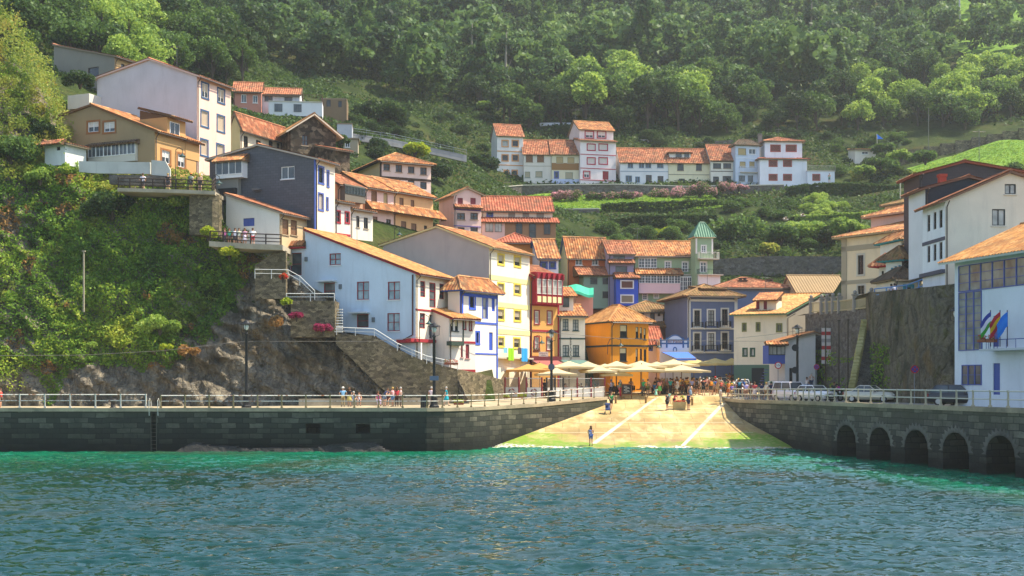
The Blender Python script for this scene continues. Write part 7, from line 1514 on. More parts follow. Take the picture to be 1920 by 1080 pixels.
person(1326, 141.5, 'stand', 10, 'shirt', '#d8a8a0', 'shorts', '#6a5a50', 'person in salmon shirt at the back of the crowd', 'n')
person(1313, 141.0, 'stand', 40, 'shirt', '#c8c4bc', 'trousers', '#5c5a58', 'person in light grey shirt at the back of the crowd', 'g')
cols_ = [('#e8e4dc', 'white'), ('#26282e', 'black'), ('#c23c3c', 'red'), ('#3c6cb4', 'blue'), ('#d8a848', 'mustard'), ('#6c9c5c', 'green'), ('#c890a0', 'pink'), ('#8c8a88', 'grey')]
lows_ = [('shorts', '#7c705c', 'khaki shorts'), ('shorts', '#3c5078', 'denim shorts'), ('trousers', '#2c2c32', 'black trousers'), ('skirt', '#c8b8a0', 'pale skirt')]
for i in range(30):
    c_, cn = cols_[i % 8]; lk, lc, ln_ = lows_[(i // 8 + i) % 4]; rp = random.Random(i * 13 + 5)
    person(1226 + 172 * ((i * 11) % 30 + rp.random()) / 30, 134.5 + 8.5 * rp.random() ** 1.2, rp.choice(['stand', 'walk', 'hips', 'phone', 'stand']), rp.uniform(0, 360), 'shirt' if i % 3 else 'vest', c_, lk, lc, f'person in {cn} {"shirt" if i % 3 else "vest"} and {ln_} deep in the crowd of the square', 'bngy'[i % 4], long=i % 3 == 0, s=.92 + .1 * rp.random())
# behind the right railing
for a in ((1399, 126.2, 'stand', 180, 'shirt', '#b4a8dc', 'shorts', '#a87c64', 'person in lilac shirt at the corner of the right railing', 'g'), (1407, 127.6, 'hips', 200, 'vest', '#8a3444', 'shorts', '#6a4438', 'person in wine red vest behind the right railing', 'n'), (1415, 125.6, 'stand', 170, 'shirt', '#c44850', 'skirt', '#d8c4bc', 'person in red shirt and pale skirt behind the right railing', 'n'),
          (1428, 125.4, 'stand', 180, 'shirt', '#1f2c54', 'trousers', '#8a7868', 'person in navy shirt and tan trousers behind the right railing', 'b'), (1437, 124.8, 'walk', 120, 'shirt', '#d8ccb8', 'shorts', '#a47c54', 'person in cream shirt behind the right railing', 'y'), (1446, 126.2, 'stand', 160, 'shirt', '#28304c', 'shorts', '#6a5c54', 'person in dark blue shirt and green cap behind the right railing', 'b')):
    person(*a, hat='#4a6a4c' if 'cap' in a[8] else None)
person(1453, 124.0, 'stand', 180, 'shirt', '#c8702c', 'shorts', '#8a5c3c', 'person with an orange backpack behind the right railing', 'b', pack='#e08c28')
person(1464, 123.6, 'stand', 170, 'shirt', '#77767a', 'shorts', '#3a3a40', 'person in grey patterned shirt behind the right railing', 'n')
person(1513, 131.0, 'sit', 120, 'shirt', '#e2d4cc', 'shorts', '#5c7ca8', 'person in white sitting by the grey wall', 'n', z=5.0)
person(1521, 131.0, 'hips', 200, 'vest', '#e6dcd8', 'trousers', '#40506c', 'bald person in white vest standing by the grey wall', 'g', z=5.0)
person(1575, 119.4, 'lean', 290, 'shirt', '#d0309c', 'trousers', '#3a3c48', 'person in magenta shirt beside the motorcycle', 'b')
person(1564, 119.2, 'ride', 330, 'shirt', '#343a34', 'trousers', '#2a2a2c', 'rider in dark jacket sitting on the motorcycle', 'n', z=4.22)
person(1906, 88.5, 'walk', 270, 'shirt', '#1f5c6c', 'trousers', '#262a38', 'person in teal shirt walking past the harbour office', 'b')
for px, D, y_, c_, lab in ((1671, 111.6, 570, '#e8dce8', 'person in white shirt at the blue railing'), (1677.5, 110.9, 569, '#d8d8e8', 'second figure in pale shirt leaning on the blue railing')): person(px, D, 'stand', 200, 'shirt', c_, 'trousers', '#5a5a64', lab, 'b', z=ZP(y_, D))
# upper decks and street
for px, ps, c_, lw, lab, hr, kw in ((268, 'hips', '#e4dce0', 'shorts', 'person in white vest on the upper viewing deck', 'n', {}), (315, 'stand', '#2c2624', 'shorts', 'person in black on the upper viewing deck', 'y', {}), (358, 'stand', '#b8c0b8', 'shorts', 'person with grey backpack and cap on the upper viewing deck', 'b', dict(pack='#54645c', hat='#c87838')), (375, 'stand', '#d8b090', 'shorts', 'long haired person at the right end of the upper viewing deck', 'y', dict(long=True))):
    person(px, 125.4, ps, 170, 'shirt', c_, lw, '#4c4a50', lab, hr, z=ZP(355, 124.2), **kw)
for px, c_, lw, lc, lab in ((421, '#e07ab0', 'trousers', '#4a4450', 'person in pink top on the lower viewing deck'), (430, '#3c9c7c', 'shorts', '#6a5a58', 'person in green top on the lower viewing deck'), (441, '#e8e4ec', 'shorts', '#4a4650', 'person in white and black on the lower viewing deck'), (448, '#c8ccb4', 'shorts', '#c8b0a0', 'person in pale top in the middle of the lower viewing deck'), (459, '#b88ca4', 'skirt', '#d8ccd8', 'person in mauve top and pale skirt on the lower viewing deck'), (474, '#f0f0f4', 'shorts', '#a8383c', 'person in white shirt and red shorts on the lower viewing deck')):
    person(px, 122.6, 'hips' if px > 470 else 'stand', 190 if px > 470 else 10, 'shirt', c_, lw, lc, lab, 'n', long=px in (421, 441), z=ZP(459, 121.2))
for px, D, c_, lab, hat in ((1362, 150, '#d8c48c', 'person with yellow hat in the street by the cream house', '#d8b43c'), (1368, 152, '#c87c4c', 'person in rust shirt in the street by the cream house', None), (1374, 149, '#3c3430', 'person in brown in the street by the cream house', None), (1333, 153, '#6c94d8', 'person in pale blue shirt by the blue doors', None), (1319, 154, '#d87c8c', 'person in pink shirt by the blue doors', None)): person(px, D, 'stand', 150 + px % 40, 'shirt', c_, 'trousers', '#5a4c44', lab, 'n', hat=hat)
person(1541, 186, 'stand', 180, 'shirt', '#e0342c', 'trousers', '#4a4a54', 'person in bright red on the path behind the roofs', 'n', z=ZP(536, 186)); person(1561, 186, 'stand', 180, 'shirt', '#b8bcd8', 'trousers', '#5a5a64', 'person in pale blue on the path behind the roofs', 'n', z=ZP(534, 186))
person(1555, 234, 'phone', 180, 'vest', '#4a8c7c', 'shorts', '#3c6a54', 'person in green holding something up by the white annex', 'n', z=ZP(343, 234))
for px, D, c_ in ((1060, 133.6, '#c88c7c'), (1082, 134.0, '#d8d0c8'), (1100, 134.4, '#4a5a7c'), (1122, 134.8, '#c8a070'), (1090, 137.0, '#8a3c3c'), (1112, 137.5, '#5c8c6c'), (1021, 131.0, '#2a282c')):
    nm = {'#c88c7c': 'salmon', '#d8d0c8': 'white', '#4a5a7c': 'slate blue', '#c8a070': 'tan', '#8a3c3c': 'dark red', '#5c8c6c': 'sage green', '#2a282c': 'black'}[c_]
    person(px, D, 'sit' if px != 1021 else 'stand', 160 if px % 4 else 20, 'shirt', c_, 'trousers', '#3c3838', f'diner in {nm} shirt behind the white cafe screens' if px != 1021 else 'person in black between the two cafe screens', 'n', z=4.35)
# ================================================================== square: umbrellas, screens, furniture
def umbrella_proto(col, label):
    t = thing('umbrella', label, 'umbrella', (0, 0, 0)); mb = MB(); W2 = 2.0; N = 8
    for q in range(4):
        a0, a1 = q * math.pi / 2 + math.pi / 4, (q + 1) * math.pi / 2 + math.pi / 4
        c0, c1 = Vector((math.cos(a0), math.sin(a0), 0)) * W2 * 1.414, Vector((math.cos(a1), math.sin(a1), 0)) * W2 * 1.414; ap = Vector((0, 0, 3.15)); ze = Vector((0, 0, 2.5)); mid = (c0 + c1) / 2
        for e0, e1 in ((c0, mid), (mid, c1)):
            K = 4
            for k in range(K):
                f0, f1 = k / K, (k + 1) / K; sag = lambda f: -.10 * math.sin(math.pi * f)
                pt = lambda e, f: Vector((e.x * f, e.y * f, 3.15 + (2.5 + (.06 if e is mid else 0) - 3.15) * f + sag(f)))
                mb.poly([pt(e0, f0), pt(e0, f1), pt(e1, f1), pt(e1, f0)] if k else [pt(e0, 0), pt(e0, f1), pt(e1, f1)])
            p0, p1 = Vector((e0.x, e0.y, 2.5 + (.06 if e0 is mid else 0))), Vector((e1.x, e1.y, 2.5 + (.06 if e1 is mid else 0))); mb.poly([p0, p0 + Vector((0, 0, -.2)), p1 + Vector((0, 0, -.2)), p1])
    key = 'cv' + col; m, n, l, b = newmat('canvas'); tt = noisen(n, l, 1.5, 4, posn(n)); l.new(mixc(n, l, tt.outputs[0], col, tuple(v * .85 for v in lin(col))), b.inputs['Base Color']); b.inputs['Roughness'].default_value = .9
    tr = n.new('ShaderNodeBsdfTranslucent'); tr.inputs[0].default_value = (*lin(col), 1); mx = n.new('ShaderNodeMixShader'); mx.inputs[0].default_value = .3; l.new(b.outputs[0], mx.inputs[1]); l.new(tr.outputs[0], mx.inputs[2]); l.new(mx.outputs[0], n['Material Output'].inputs[0])
    part('canopy', mb, m, parent=t); mb = MB(); mb.tube([(0, 0, 0), (0, 0, 3.2)], .035, 6); mb.ball((0, 0, 3.2), .06); part('pole', mb, paint('#6a5038', .6), parent=t); mb = MB(); mb.box((0, 0, .05), (.7, .7, .1)); mb.lathe((0, 0, .1), [(.12, 0), (.06, .25)], 8); part('base', mb, paint('#55524c', .8), parent=t)
    mb = MB()
    for q in range(8): a = q * math.pi / 4; rr = W2 * (1.38 if q % 2 else .98); mb.tube([(0, 0, 2.98), (math.cos(a) * rr, math.sin(a) * rr, 2.48)], .018, 4)
    part('rib', mb, paint('#8a6a48', .6), parent=t); return t
UC = {}
def umbrella(px, D, col, kind, s, label, yaw=0, zt=None, group=None):
    if kind not in UC: t = UC[kind] = umbrella_proto(col, label)
    else: t = copytree(UC[kind]); t.name = 'umbrella'
    x = XP(px, D); t.location = (x, D, ground_z(x, D) if zt is None else zt); t.scale = (s, s, 1); t.rotation_euler = (0, 0, R(yaw)); t['label'] = label
    if group: t['group'] = group
    elif 'group' in t: del t['group']
umbrella(990, 132.0, '#d9a458', 'tan', 1.05, 'tan umbrella above the cafe screens, first from the stone wall', 8, 4.55); umbrella(1012, 134.5, '#d9a458', 'tan', .95, 'tan umbrella half behind the first one', 20, 4.7)
umbrella(1042, 131.2, '#e2d2a8', 'cream', 1.0, 'cream umbrella right behind the lamp post', 5, 4.15); umbrella(1067, 135, '#e2d2a8', 'cream', 1.05, 'cream umbrella in front of the maroon awning', 12, 4.9)
G_ = 'cream umbrellas of the square'
for i, (px, D, s, yw, dz) in enumerate(((1102, 136, 1.0, 3, .45), (1132, 137, .95, 18, .4), (1160, 137.5, 1.0, 6, .35), (1117, 133.5, .9, 10, -.05), (1160, 134.0, .9, 4, -.1), (1197, 138, 1.0, 9, .45), (1206, 135.2, 1.05, 2, -.02), (1230, 140, 1.0, 12, .7), (1246, 137.0, 1.0, 7, .1))):
    umbrella(px + 5 * math.sin(i * 9), D + 1.2 * math.sin(i * 5), '#e2d2a8', 'cream', s * (1 + .14 * math.sin(i * 7.7)), 'cream square umbrella in the packed cluster before the orange restaurant', yw + 25 * math.sin(i * 3.1), 4.42 + dz + .22 * math.sin(i * 4.3), G_)
umbrella(1262, 139.5, '#e2d2a8', 'cream', 1.15, 'highest cream umbrella at the top of the cluster', 10, 5.15); umbrella(1278, 136.5, '#e2d2a8', 'cream', 1.3, 'large cream umbrella at the right end of the cluster', 4, 4.5)
umbrella(1301, 146, '#e6cf88', 'yellow', 1.1, 'pale yellow umbrella left of the other two', 5, 5.35); umbrella(1341, 147, '#e6cf88', 'yellow', 1.15, 'yellow umbrella before the blue grey mansion', 12, 5.4); umbrella(1372, 147, '#e6cf88', 'yellow', .9, 'yellow umbrella partly behind the cream house corner', 3, 5.4)
MR = paint('#7c2430', .6); WP = paint('#dcd8d0', .6); m, n, l, b = newmat('clear_glass'); b.inputs['Base Color'].default_value = (.25, .27, .26, 1); b.inputs['Roughness'].default_value = .05; b.inputs['Alpha'].default_value = .16; M_CLEAR = m
def screen(label, p0, p1, z, posts, buoy=False, post=MR):
    A, B = Vector((XP(p0[0], p0[1]), p0[1], z)), Vector((XP(p1[0], p1[1]), p1[1], z)); t = thing('glass_screen', label, 'screen', A); d = (B - A); L = d.length; u = d.normalized(); nn = Vector((u.y, -u.x, 0)); yaw = math.atan2(u.y, u.x)
    mb = MB(); c = (A + B) / 2; mb.box((c.x, c.y, z + .5), (L, .06, .9), 0, yaw); part('panel', mb, WP, parent=t); mb = MB(); mb.box((c.x, c.y, z + 1.42), (L, .02, .9), 0, yaw); part('pane', mb, M_CLEAR, parent=t)
    mb = MB(); mb.box((c.x, c.y, z + 1.9), (L, .05, .07), 0, yaw); mb.box((c.x, c.y, z + .97), (L, .07, .05), 0, yaw); part('rail', mb, paint('#c8c4bc', .5), parent=t)
    for k in range(posts): q = A + d * k / (posts - 1); mb = MB(); mb.box((q.x, q.y, z + 1.0), (.13, .13, 2.0), 0, yaw); part('post', mb, post, parent=t)
    if buoy:
        mb = MB(); q = c + nn * .09; rd = .30; mi = []
        for k in range(16):
            a0, a1 = k / 16 * 2 * math.pi, (k + 1) / 16 * 2 * math.pi; mb.tube([q + u * rd * math.cos(a0) + Vector((0, 0, .52 + rd * math.sin(a0))), q + u * rd * math.cos(a1) + Vector((0, 0, .52 + rd * math.sin(a1)))], .055, 5, 1 if k % 4 == 0 else 0, False)
        part('lifebuoy', mb, [MR, WP], parent=t)
screen('short white cafe screen with a red lifebuoy beside the stone wall', (947, 128.6), (973, 128.0), 4.32, 2, True); screen('short white cafe screen with a red lifebuoy nearer the lamp post', (987, 127.6), (1016, 127.0), 4.3, 2, True)
screen('white corner screens with dark posts behind the lamp post', (1025, 128.2), (1056, 129.2), 4.28, 3, post=paint('#2c2a2a', .6)); screen('long white cafe screen with dark red posts', (1056, 129.4), (1134, 131.0), 4.28, 4)
def awning(label, pts, col, name='awning'):
    t = thing(name, label, 'awning', pts[0]); mb = MB(); a, b, c, d = [Vector(p) for p in pts]; N = 6
    for k in range(N): f0, f1 = k / N, (k + 1) / N; mb.hexa([a + (b - a) * f0 - Vector((0, 0, .05)), a + (b - a) * f1 - Vector((0, 0, .05)), d + (c - d) * f1 - Vector((0, 0, .05)), d + (c - d) * f0 - Vector((0, 0, .05)), a + (b - a) * f0, a + (b - a) * f1, d + (c - d) * f1, d + (c - d) * f0])
    mb.poly([d, d + Vector((0, 0, -.22)), c + Vector((0, 0, -.22)), c]); part('canvas', mb, paint(col, .9), parent=t); mb = MB(); mb.tube([a, d], .03, 5); mb.tube([b, c], .03, 5); mb.tube([d, c], .03, 5); part('arm', mb, paint('#8a8880', .5), parent=t)
awning('bright blue awning of the white bar', [P(1240, 660, 145.8), P(1290, 660, 145.8), P(1306, 672, 142), P(1268, 672, 142)], '#4a74dc'); awning('dull maroon awning below the ochre gallery house', [P(998, 676, 137.2), P(1046, 676, 138.5), P(1066, 686, 135.6), P(1016, 687, 134.6)], '#9a5a54'); awning('grey green awning below the white and green house', [P(1050, 675, 140.6), P(1096, 675, 140.8), P(1112, 683, 138), P(1064, 683, 138)], '#5c7c74')
t = thing('tarpaulin', 'green tarpaulin draped over a roof behind the red gallery', 'tarpaulin', P(1080, 552, 150)); mb = MB(); N = 8
for k in range(N):
    f0, f1 = k / N, (k + 1) / N; q = lambda f, y, D: P(1047 + 66 * f, y + 3 * math.sin(f * 9) + 5 * f, D)
    mb.poly([q(f0, 546, 148.5), q(f1, 546, 148.5), q(f1, 533, 152), q(f0, 533, 152)]); mb.poly([q(f0, 546, 148.5), q(f0, 551, 148.4), q(f1, 551, 148.4), q(f1, 546, 148.5)])
part('sheet', mb, paint('#34a884', .6), parent=t)
# cafe tables, chairs and seated guests under the cream umbrellas
tb = thing('cafe_table', 'small round cafe table under the cream umbrellas', 'table', (0, 0, 0), 'cafe tables under the umbrellas'); mb = MB(); mb.lathe((0, 0, .70), [(.36, 0), (.38, .015), (.36, .035)], 12); part('top', mb, paint('#8a6a4c', .6), parent=tb); mb = MB(); mb.tube([(0, 0, 0), (0, 0, .7)], .035, 6); mb.lathe((0, 0, 0), [(.22, 0), (.2, .03), (.05, .06)], 10); part('pedestal', mb, IRON_ := paint('#2a2a2c', .5), parent=tb)
ch_ = thing('cafe_chair', 'dark brown wicker chair at a cafe table', 'chair', (0, 0, 0), 'cafe chairs under the umbrellas'); mb = MB(); mb.box((0, 0, .45), (.44, .44, .05)); part('seat', mb, paint('#4a3426', .8), parent=ch_); mb = MB(); mb.box((0, .21, .7), (.44, .04, .44)); part('backrest', mb, paint('#4a3426', .8), parent=ch_)
for a, b in ((-.19, -.19), (.19, -.19), (-.19, .19), (.19, .19)): mb = MB(); mb.tube([(a, b, 0), (a, b, .45)], .02, 5); part('leg', mb, IRON_, parent=ch_)
gx = random.Random(3); first_t = first_c = True; nm_ = [('#d8d4cc', 'white'), ('#3c4a6c', 'navy'), ('#b84a44', 'brick red'), ('#d8a4a0', 'salmon'), ('#58805c', 'green'), ('#2a282a', 'black'), ('#c8a468', 'ochre'), ('#7c8cb0', 'grey blue')]; kk_ = 0
for px in (1048, 1072, 1096, 1142, 1160, 1178, 1222, 1240, 1258, 1276, 1290):
    D = (134.5 if px < 1130 else 136.8) + gx.uniform(-.8, .8) + (1.2 if px > 1215 else 0); x = XP(px, D); z = ground_z(x, D)
    o = tb if first_t else copytree(tb); first_t = False; o.location = (x, D, z)
    for k in range(3):
        a = gx.uniform(0, 6.28) if k == 0 else a + 2.1; cx2, cy2 = x + .75 * math.cos(a), D + .75 * math.sin(a); o = ch_ if first_c else copytree(ch_); first_c = False; o.location = (cx2, cy2, z); o.rotation_euler = (0, 0, a - math.pi / 2)
        if k < 2:
            c_, cn = nm_[kk_ % 8]; lw = ('shorts', 'trousers', 'skirt')[(kk_ // 8) % 3]; person(0, cy2 - .02 * math.sin(a), 'sit', math.degrees(a) - 90, 'shirt', c_, lw, ('#4a4640', '#2c2c34', '#b8a890')[(kk_ // 8) % 3], f'guest in {cn} shirt and {("short", "long dark", "pale skirt")[(kk_ // 8) % 3]} {"trousers" if (kk_ // 8) % 3 < 2 else ""} seated at a cafe table'.replace('  ', ' '), 'bngy'[kk_ % 4], long=kk_ % 3 == 0, x=cx2, z=z); kk_ += 1
# chalkboard, trough, stroller, bollards, bins, benches
def xy(px, D): x = XP(px, D); return Vector((x, D, ground_z(x, D)))
q = xy(1175, 131.4); q.z = 4.1; t = thing('chalkboard', 'standing menu chalkboard in a wooden frame by the cafe', 'chalkboard', q); mb = MB()
for dx in (-.5, .5): mb.box(q + Vector((dx, 0, .75)), (.07, .07, 1.5)); mb.box(q + Vector((dx, .35, .7)), (.06, .06, 1.4))
mb.box(q + Vector((0, 0, 1.45)), (1.05, .08, .08)); mb.box(q + Vector((0, 0, .45)), (1.05, .08, .08)); mb.box(q + Vector((0, .15, 1.52)), (1.2, .5, .05)); part('frame', mb, paint('#7a4c2c', .7), parent=t); mb = MB(); mb.box(q + Vector((0, 0, .95)), (.92, .04, .92)); part('board', mb, paint('#2c2e30', .8), parent=t)
mb = MB(); 
for k in range(7): mb.box(q + Vector((-.12 + .1 * (k % 3), -.026, 1.28 - k * .11)), (.34 + .1 * ((k * 5) % 3), .01, .035))
part('lettering', mb, paint('#c8c8c0', .9), parent=t)
q = xy(1274, 126.8); t = thing('stone_trough', 'pale boat shaped stone trough full of red flowers on the slipway', 'trough', q); mb = MB(); V0 = [(-.62, -.3), (0, -.36), (.62, -.3), (.72, 0), (.62, .3), (-.62, .3), (-.72, 0)]
for (x0, y0), (x1, y1) in zip(V0, V0[1:] + V0[:1]): mb.poly([q + Vector((x0 * .82, y0 * .8, -.2)), q + Vector((x1 * .82, y1 * .8, -.2)), q + Vector((x1, y1, .72)), q + Vector((x0, y0, .72))]); mb.poly([q + Vector((x0, y0, .72)), q + Vector((x1, y1, .72)), q + Vector((x1 * .86, y1 * .8, .70)), q + Vector((x0 * .86, y0 * .8, .70))])
mb.poly([q + Vector((x * .86, y * .8, .62)) for x, y in V0]); part('basin', mb, concrete('trough_stone', '#9a8658', '#b8a270', '#cdb888')[0], parent=t)
C = np.array(q) + np.column_stack([g.uniform(-.55, .55, 260), g.uniform(-.22, .22, 260), .68 + .18 * g.random(260)]); V, Fq = leafquads(C, .09 + .06 * g.random(260), .5, g=g); npmesh('flowers', V, Fq, LM['red'], rnd=g.random(260), parent=t)
q = xy(1139.5, 124.6); t = thing('stroller', 'navy child stroller on the slipway', 'stroller', q); mb = MB(); mb.tube([q + Vector((-.25, -.3, .12)), q + Vector((-.2, .35, .85)), q + Vector((-.18, .55, 1.05))], .02, 5); mb.tube([q + Vector((.25, -.3, .12)), q + Vector((.2, .35, .85)), q + Vector((.18, .55, 1.05))], .02, 5); mb.tube([q + Vector((-.18, .55, 1.05)), q + Vector((.18, .55, 1.05))], .025, 5); mb.tube([q + Vector((-.25, .3, .12)), q + Vector((-.2, -.15, .6))], .02, 5); mb.tube([q + Vector((.25, .3, .12)), q + Vector((.2, -.15, .6))], .02, 5); part('frame', mb, paint('#8a8c90', .4, .6), parent=t)
mb = MB(); mb.hexa([q + Vector(v) for v in ((-.2, -.3, .35), (.2, -.3, .35), (.2, .15, .42), (-.2, .15, .42), (-.22, -.28, .45), (.22, -.28, .45), (.22, .3, .9), (-.22, .3, .9))]); part('seat', mb, paint('#2f3e66', .9), parent=t); mb = MB()
for k in range(5): a0, a1 = R(20 + 28 * k), R(48 + 28 * k); mb.poly([q + Vector((sx, .22 - .34 * math.cos(a), .72 + .34 * math.sin(a))) for sx, a in ((-.23, a0), (.23, a0), (.23, a1), (-.23, a1))])
part('hood', mb, paint('#28365c', .9), parent=t)
for sx in (-.27, .27):
    for sy in (-.3, .3): mb = MB(); mb.tube([q + Vector((sx - .03, sy, .11)), q + Vector((sx + .03, sy, .11))], .11, 10); part('wheel', mb, paint('#26262a', .7), parent=t)
for i, (px, D, z) in enumerate(((1154.5, 129.5, None), (1211, 129.6, None), (1298, 128.6, None))):
    q = xy(px, D); t = thing('bollard', ('short wooden bollard beside the man in grey', 'short wooden bollard left of the slipway line', 'short wooden bollard right of the stone trough')[i].replace('man', 'person'), 'bollard', q); mb = MB(); mb.lathe(q, [(.11, 0), (.10, .75), (.06, .82)], 8); part('post', mb, paint('#8a6c40', .8), parent=t); mb = MB(); mb.lathe(q + Vector((0, 0, .66)), [(.125, 0), (.125, .1)], 8); part('collar', mb, paint('#c8b48c', .7), parent=t)
q = Vector((XP(212, 106.3), 106.3, 3.6)); t = thing('mooring_bollard', 'squat black mooring bollard on the left quay', 'bollard', q); mb = MB(); mb.lathe(q, [(.33, 0), (.33, .1), (.2, .2), (.19, .55), (.32, .68), (.34, .78), (.2, .86), (.02, .88)], 12); part('post', mb, paint('#2c2a28', .5), parent=t, smooth=True)
q = Vector((XP(796, 107.5), 107.5, 3.6)); t = thing('litter_bin', 'dark slatted litter bin beside the promenade lamp post', 'bin', q); mb = MB(); mb.lathe(q, [(.26, 0), (.3, .1), (.3, .95), (.33, 1.0), (.33, 1.06), (.28, 1.08)], 12); part('drum', mb, paint('#242628', .5), parent=t); mb = MB()
for k in range(12): a = k * math.pi / 6; mb.box(q + Vector((.31 * math.cos(a), .31 * math.sin(a), .5)), (.05, .05, .86), 0, a)
part('slat', mb, paint('#35383a', .5), parent=t)
# ================================================================== railings of the two quays
RW = paint('#cfc9ba', .6); 
m, n, l, b = newmat('rusty_white_paint'); tt = noisen(n, l, 2.2, 5, posn(n), .7); l.new(mixc(n, l, maprange(n, l, tt.outputs[0], .5, .62), '#d2cec2', '#8a5630'), b.inputs['Base Color']); b.inputs['Roughness'].default_value = .7; RUST = m
def offs(pts, o=-.18): return pts
rail('quay_railing', 'white railing of the left quay, from the frame edge to the ladder', [(XP(-60, 105), 105.25, 3.72), (XP(272, 105), 105.25, 3.72)], 1.1, .045, [RUST, RW], 1.95, (.55,), .05, shape='cast')
rail('quay_railing', 'rusty white railing of the left quay, from the ladder to the slipway', [(XP(300, 105), 105.25, 3.72), (-7, 105.25, 3.72), (-5.75, 105.7, 3.72), (-4.55, 106.75, 3.72), (-3.45, 108.15, 3.72), (-2.35, 110.35, 3.72), (-1.2, 112.75, 3.74), (2.2, 118.1, 3.84), (5.75, 123.6, 4.07), (9.35, 129, 4.32)], 1.02, .045, [RUST, paint('#8f8058', .7)], 1.95, (.55,), .05, shape='cast')
rail('quay_railing', 'pale railing along the whole right quay', [(22.05, 131, 4.17), (22.15, 123, 4.14), (22.95, 119, 4.16), (23.85, 115.4, 4.18), (24.55, 112, 4.22), (24.95, 105.5, 4.26), (25.05, 99.4, 4.3), (30.85, 76.7, 4.3), (36.7, 54, 4.3)], 1.02, .048, [RW, paint('#b8ae94', .7)], 1.85, (.5,), .052, shape='cast')
rail('office_railing', 'dark blue railing in front of the harbour office', [P(1822, 752, 92.5), P(1890, 754, 89.5), P(1960, 757, 86)], 1.05, .04, [paint('#35406c', .5)] * 2, 2.2, (.66, .33), .04)
# ================================================================== lamps and signs
IRON = paint('#1f2022', .5); m, n, l, b = newmat('lamp_glass'); b.inputs['Base Color'].default_value = (.75, .74, .68, 1); b.inputs['Roughness'].default_value = .25; LG = m
def street_lamp(px, D, z, H, label, scale=1.0):
    q = Vector((XP(px, D), D, z)); t = thing('street_lamp', label, 'street lamp', q); mb = MB(); mb.lathe(q, [(.42, 0), (.42, .25), (.30, .35), (.28, .95), (.34, 1.0), (.20, 1.12)], 8); part('base', mb, IRON, parent=t)
    mb = MB(); mb.lathe(q, [(.16, 1.1), (.13, 1.6), (.11, H - 1.2), (.15, H - 1.15), (.15, H - 1.05), (.07, H - 1.0), (.07, H - .95)], 10); part('pole', mb, IRON, parent=t, smooth=True)
    mb = MB()
    for a in range(4):
        c, s_ = math.cos(a * math.pi / 2), math.sin(a * math.pi / 2); mb.tube([q + Vector((c * .12, s_ * .12, H - 1.1)), q + Vector((c * .42, s_ * .42, H - 1.0)), q + Vector((c * .44, s_ * .44, H - .2)), q + Vector((c * .12, s_ * .12, H - .08))], .022, 5)
    mb.lathe(q, [(.55, H - .32), (.55, H - .29), (.3, H - .2), (.22, H - .05), (.1, H), (.02, H + .06)], 12); part('hood', mb, IRON, parent=t); mb = MB(); mb.lathe(q, [(.05, H - .8), (.16, H - .72), (.22, H - .5), (.18, H - .33)], 10); part('globe', mb, LG, parent=t, smooth=True); return t
street_lamp(462, 107.2, 3.6, 7.4, 'tall black street lamp before the bare rock at left'); street_lamp(814, 107.5, 3.6, 7.2, 'tall black street lamp before the white and red house front'); l3 = street_lamp(1034, 122.5, 3.95, 6.9, 'tall black street lamp at the cafe screens'); l4 = street_lamp(1495, 121.5, 4.05, 7.2, 'tall black street lamp before the grey white wall at right'); street_lamp(1793, 93.5, 4.18, 7.2, 'tall black street lamp at the corner of the harbour office')
def disc(name, q, r_, mat, parent, d=Vector((0, -1, 0)), th=.04): mb = MB(); mb.tube([q, q + d * th], r_, 18); return part(name, mb, mat, parent=parent)
q = Vector((XP(1034, 122.3), 122.3, ZP(688, 122.3))); t = thing('round_sign', 'round grey sign seen from behind on the cafe lamp post', 'sign', q); disc('plate', q, .32, paint('#50586a', .5), t)
for y_, lab in ((652, 'upper round black sign on the right lamp post'), (694, 'lower round black sign on the right lamp post')): q = Vector((XP(1491, 121.3), 121.3, ZP(y_, 121.3))); t = thing('round_sign', lab, 'sign', q); disc('plate', q, .33, paint('#26282c', .5), t)
q = Vector((XP(814, 107.3), 107.3, ZP(709, 107.3))); t = thing('sign_plate', 'small grey plate on the promenade lamp post', 'sign', q); mb = MB(); mb.box(q, (.75, .05, .38)); part('plate', mb, paint('#5c6c80', .5), parent=t)
def textpart(txt, q, size, mat, parent, yaw=0, vertical=False, name='lettering'):
    c = bpy.data.curves.new(name, 'FONT'); c.body = '\n'.join(txt) if vertical else txt; c.size = size; c.align_x = 'CENTER'; c.align_y = 'CENTER'; c.extrude = .008
    if vertical: c.space_line = .72
    o = bpy.data.objects.new(name, c); COL.objects.link(o); dg = bpy.context.evaluated_depsgraph_get(); me = bpy.data.meshes.new_from_object(o.evaluated_get(dg)); bpy.data.objects.remove(o); me.materials.clear(); me.materials.append(mat)
    o = bpy.data.objects.new(name, me); COL.objects.link(o); o.parent = parent; o.location = Vector(q) - ORG[parent.name]; o.rotation_euler = (R(90), 0, yaw); ORG[o.name] = ORG[parent.name]; return o
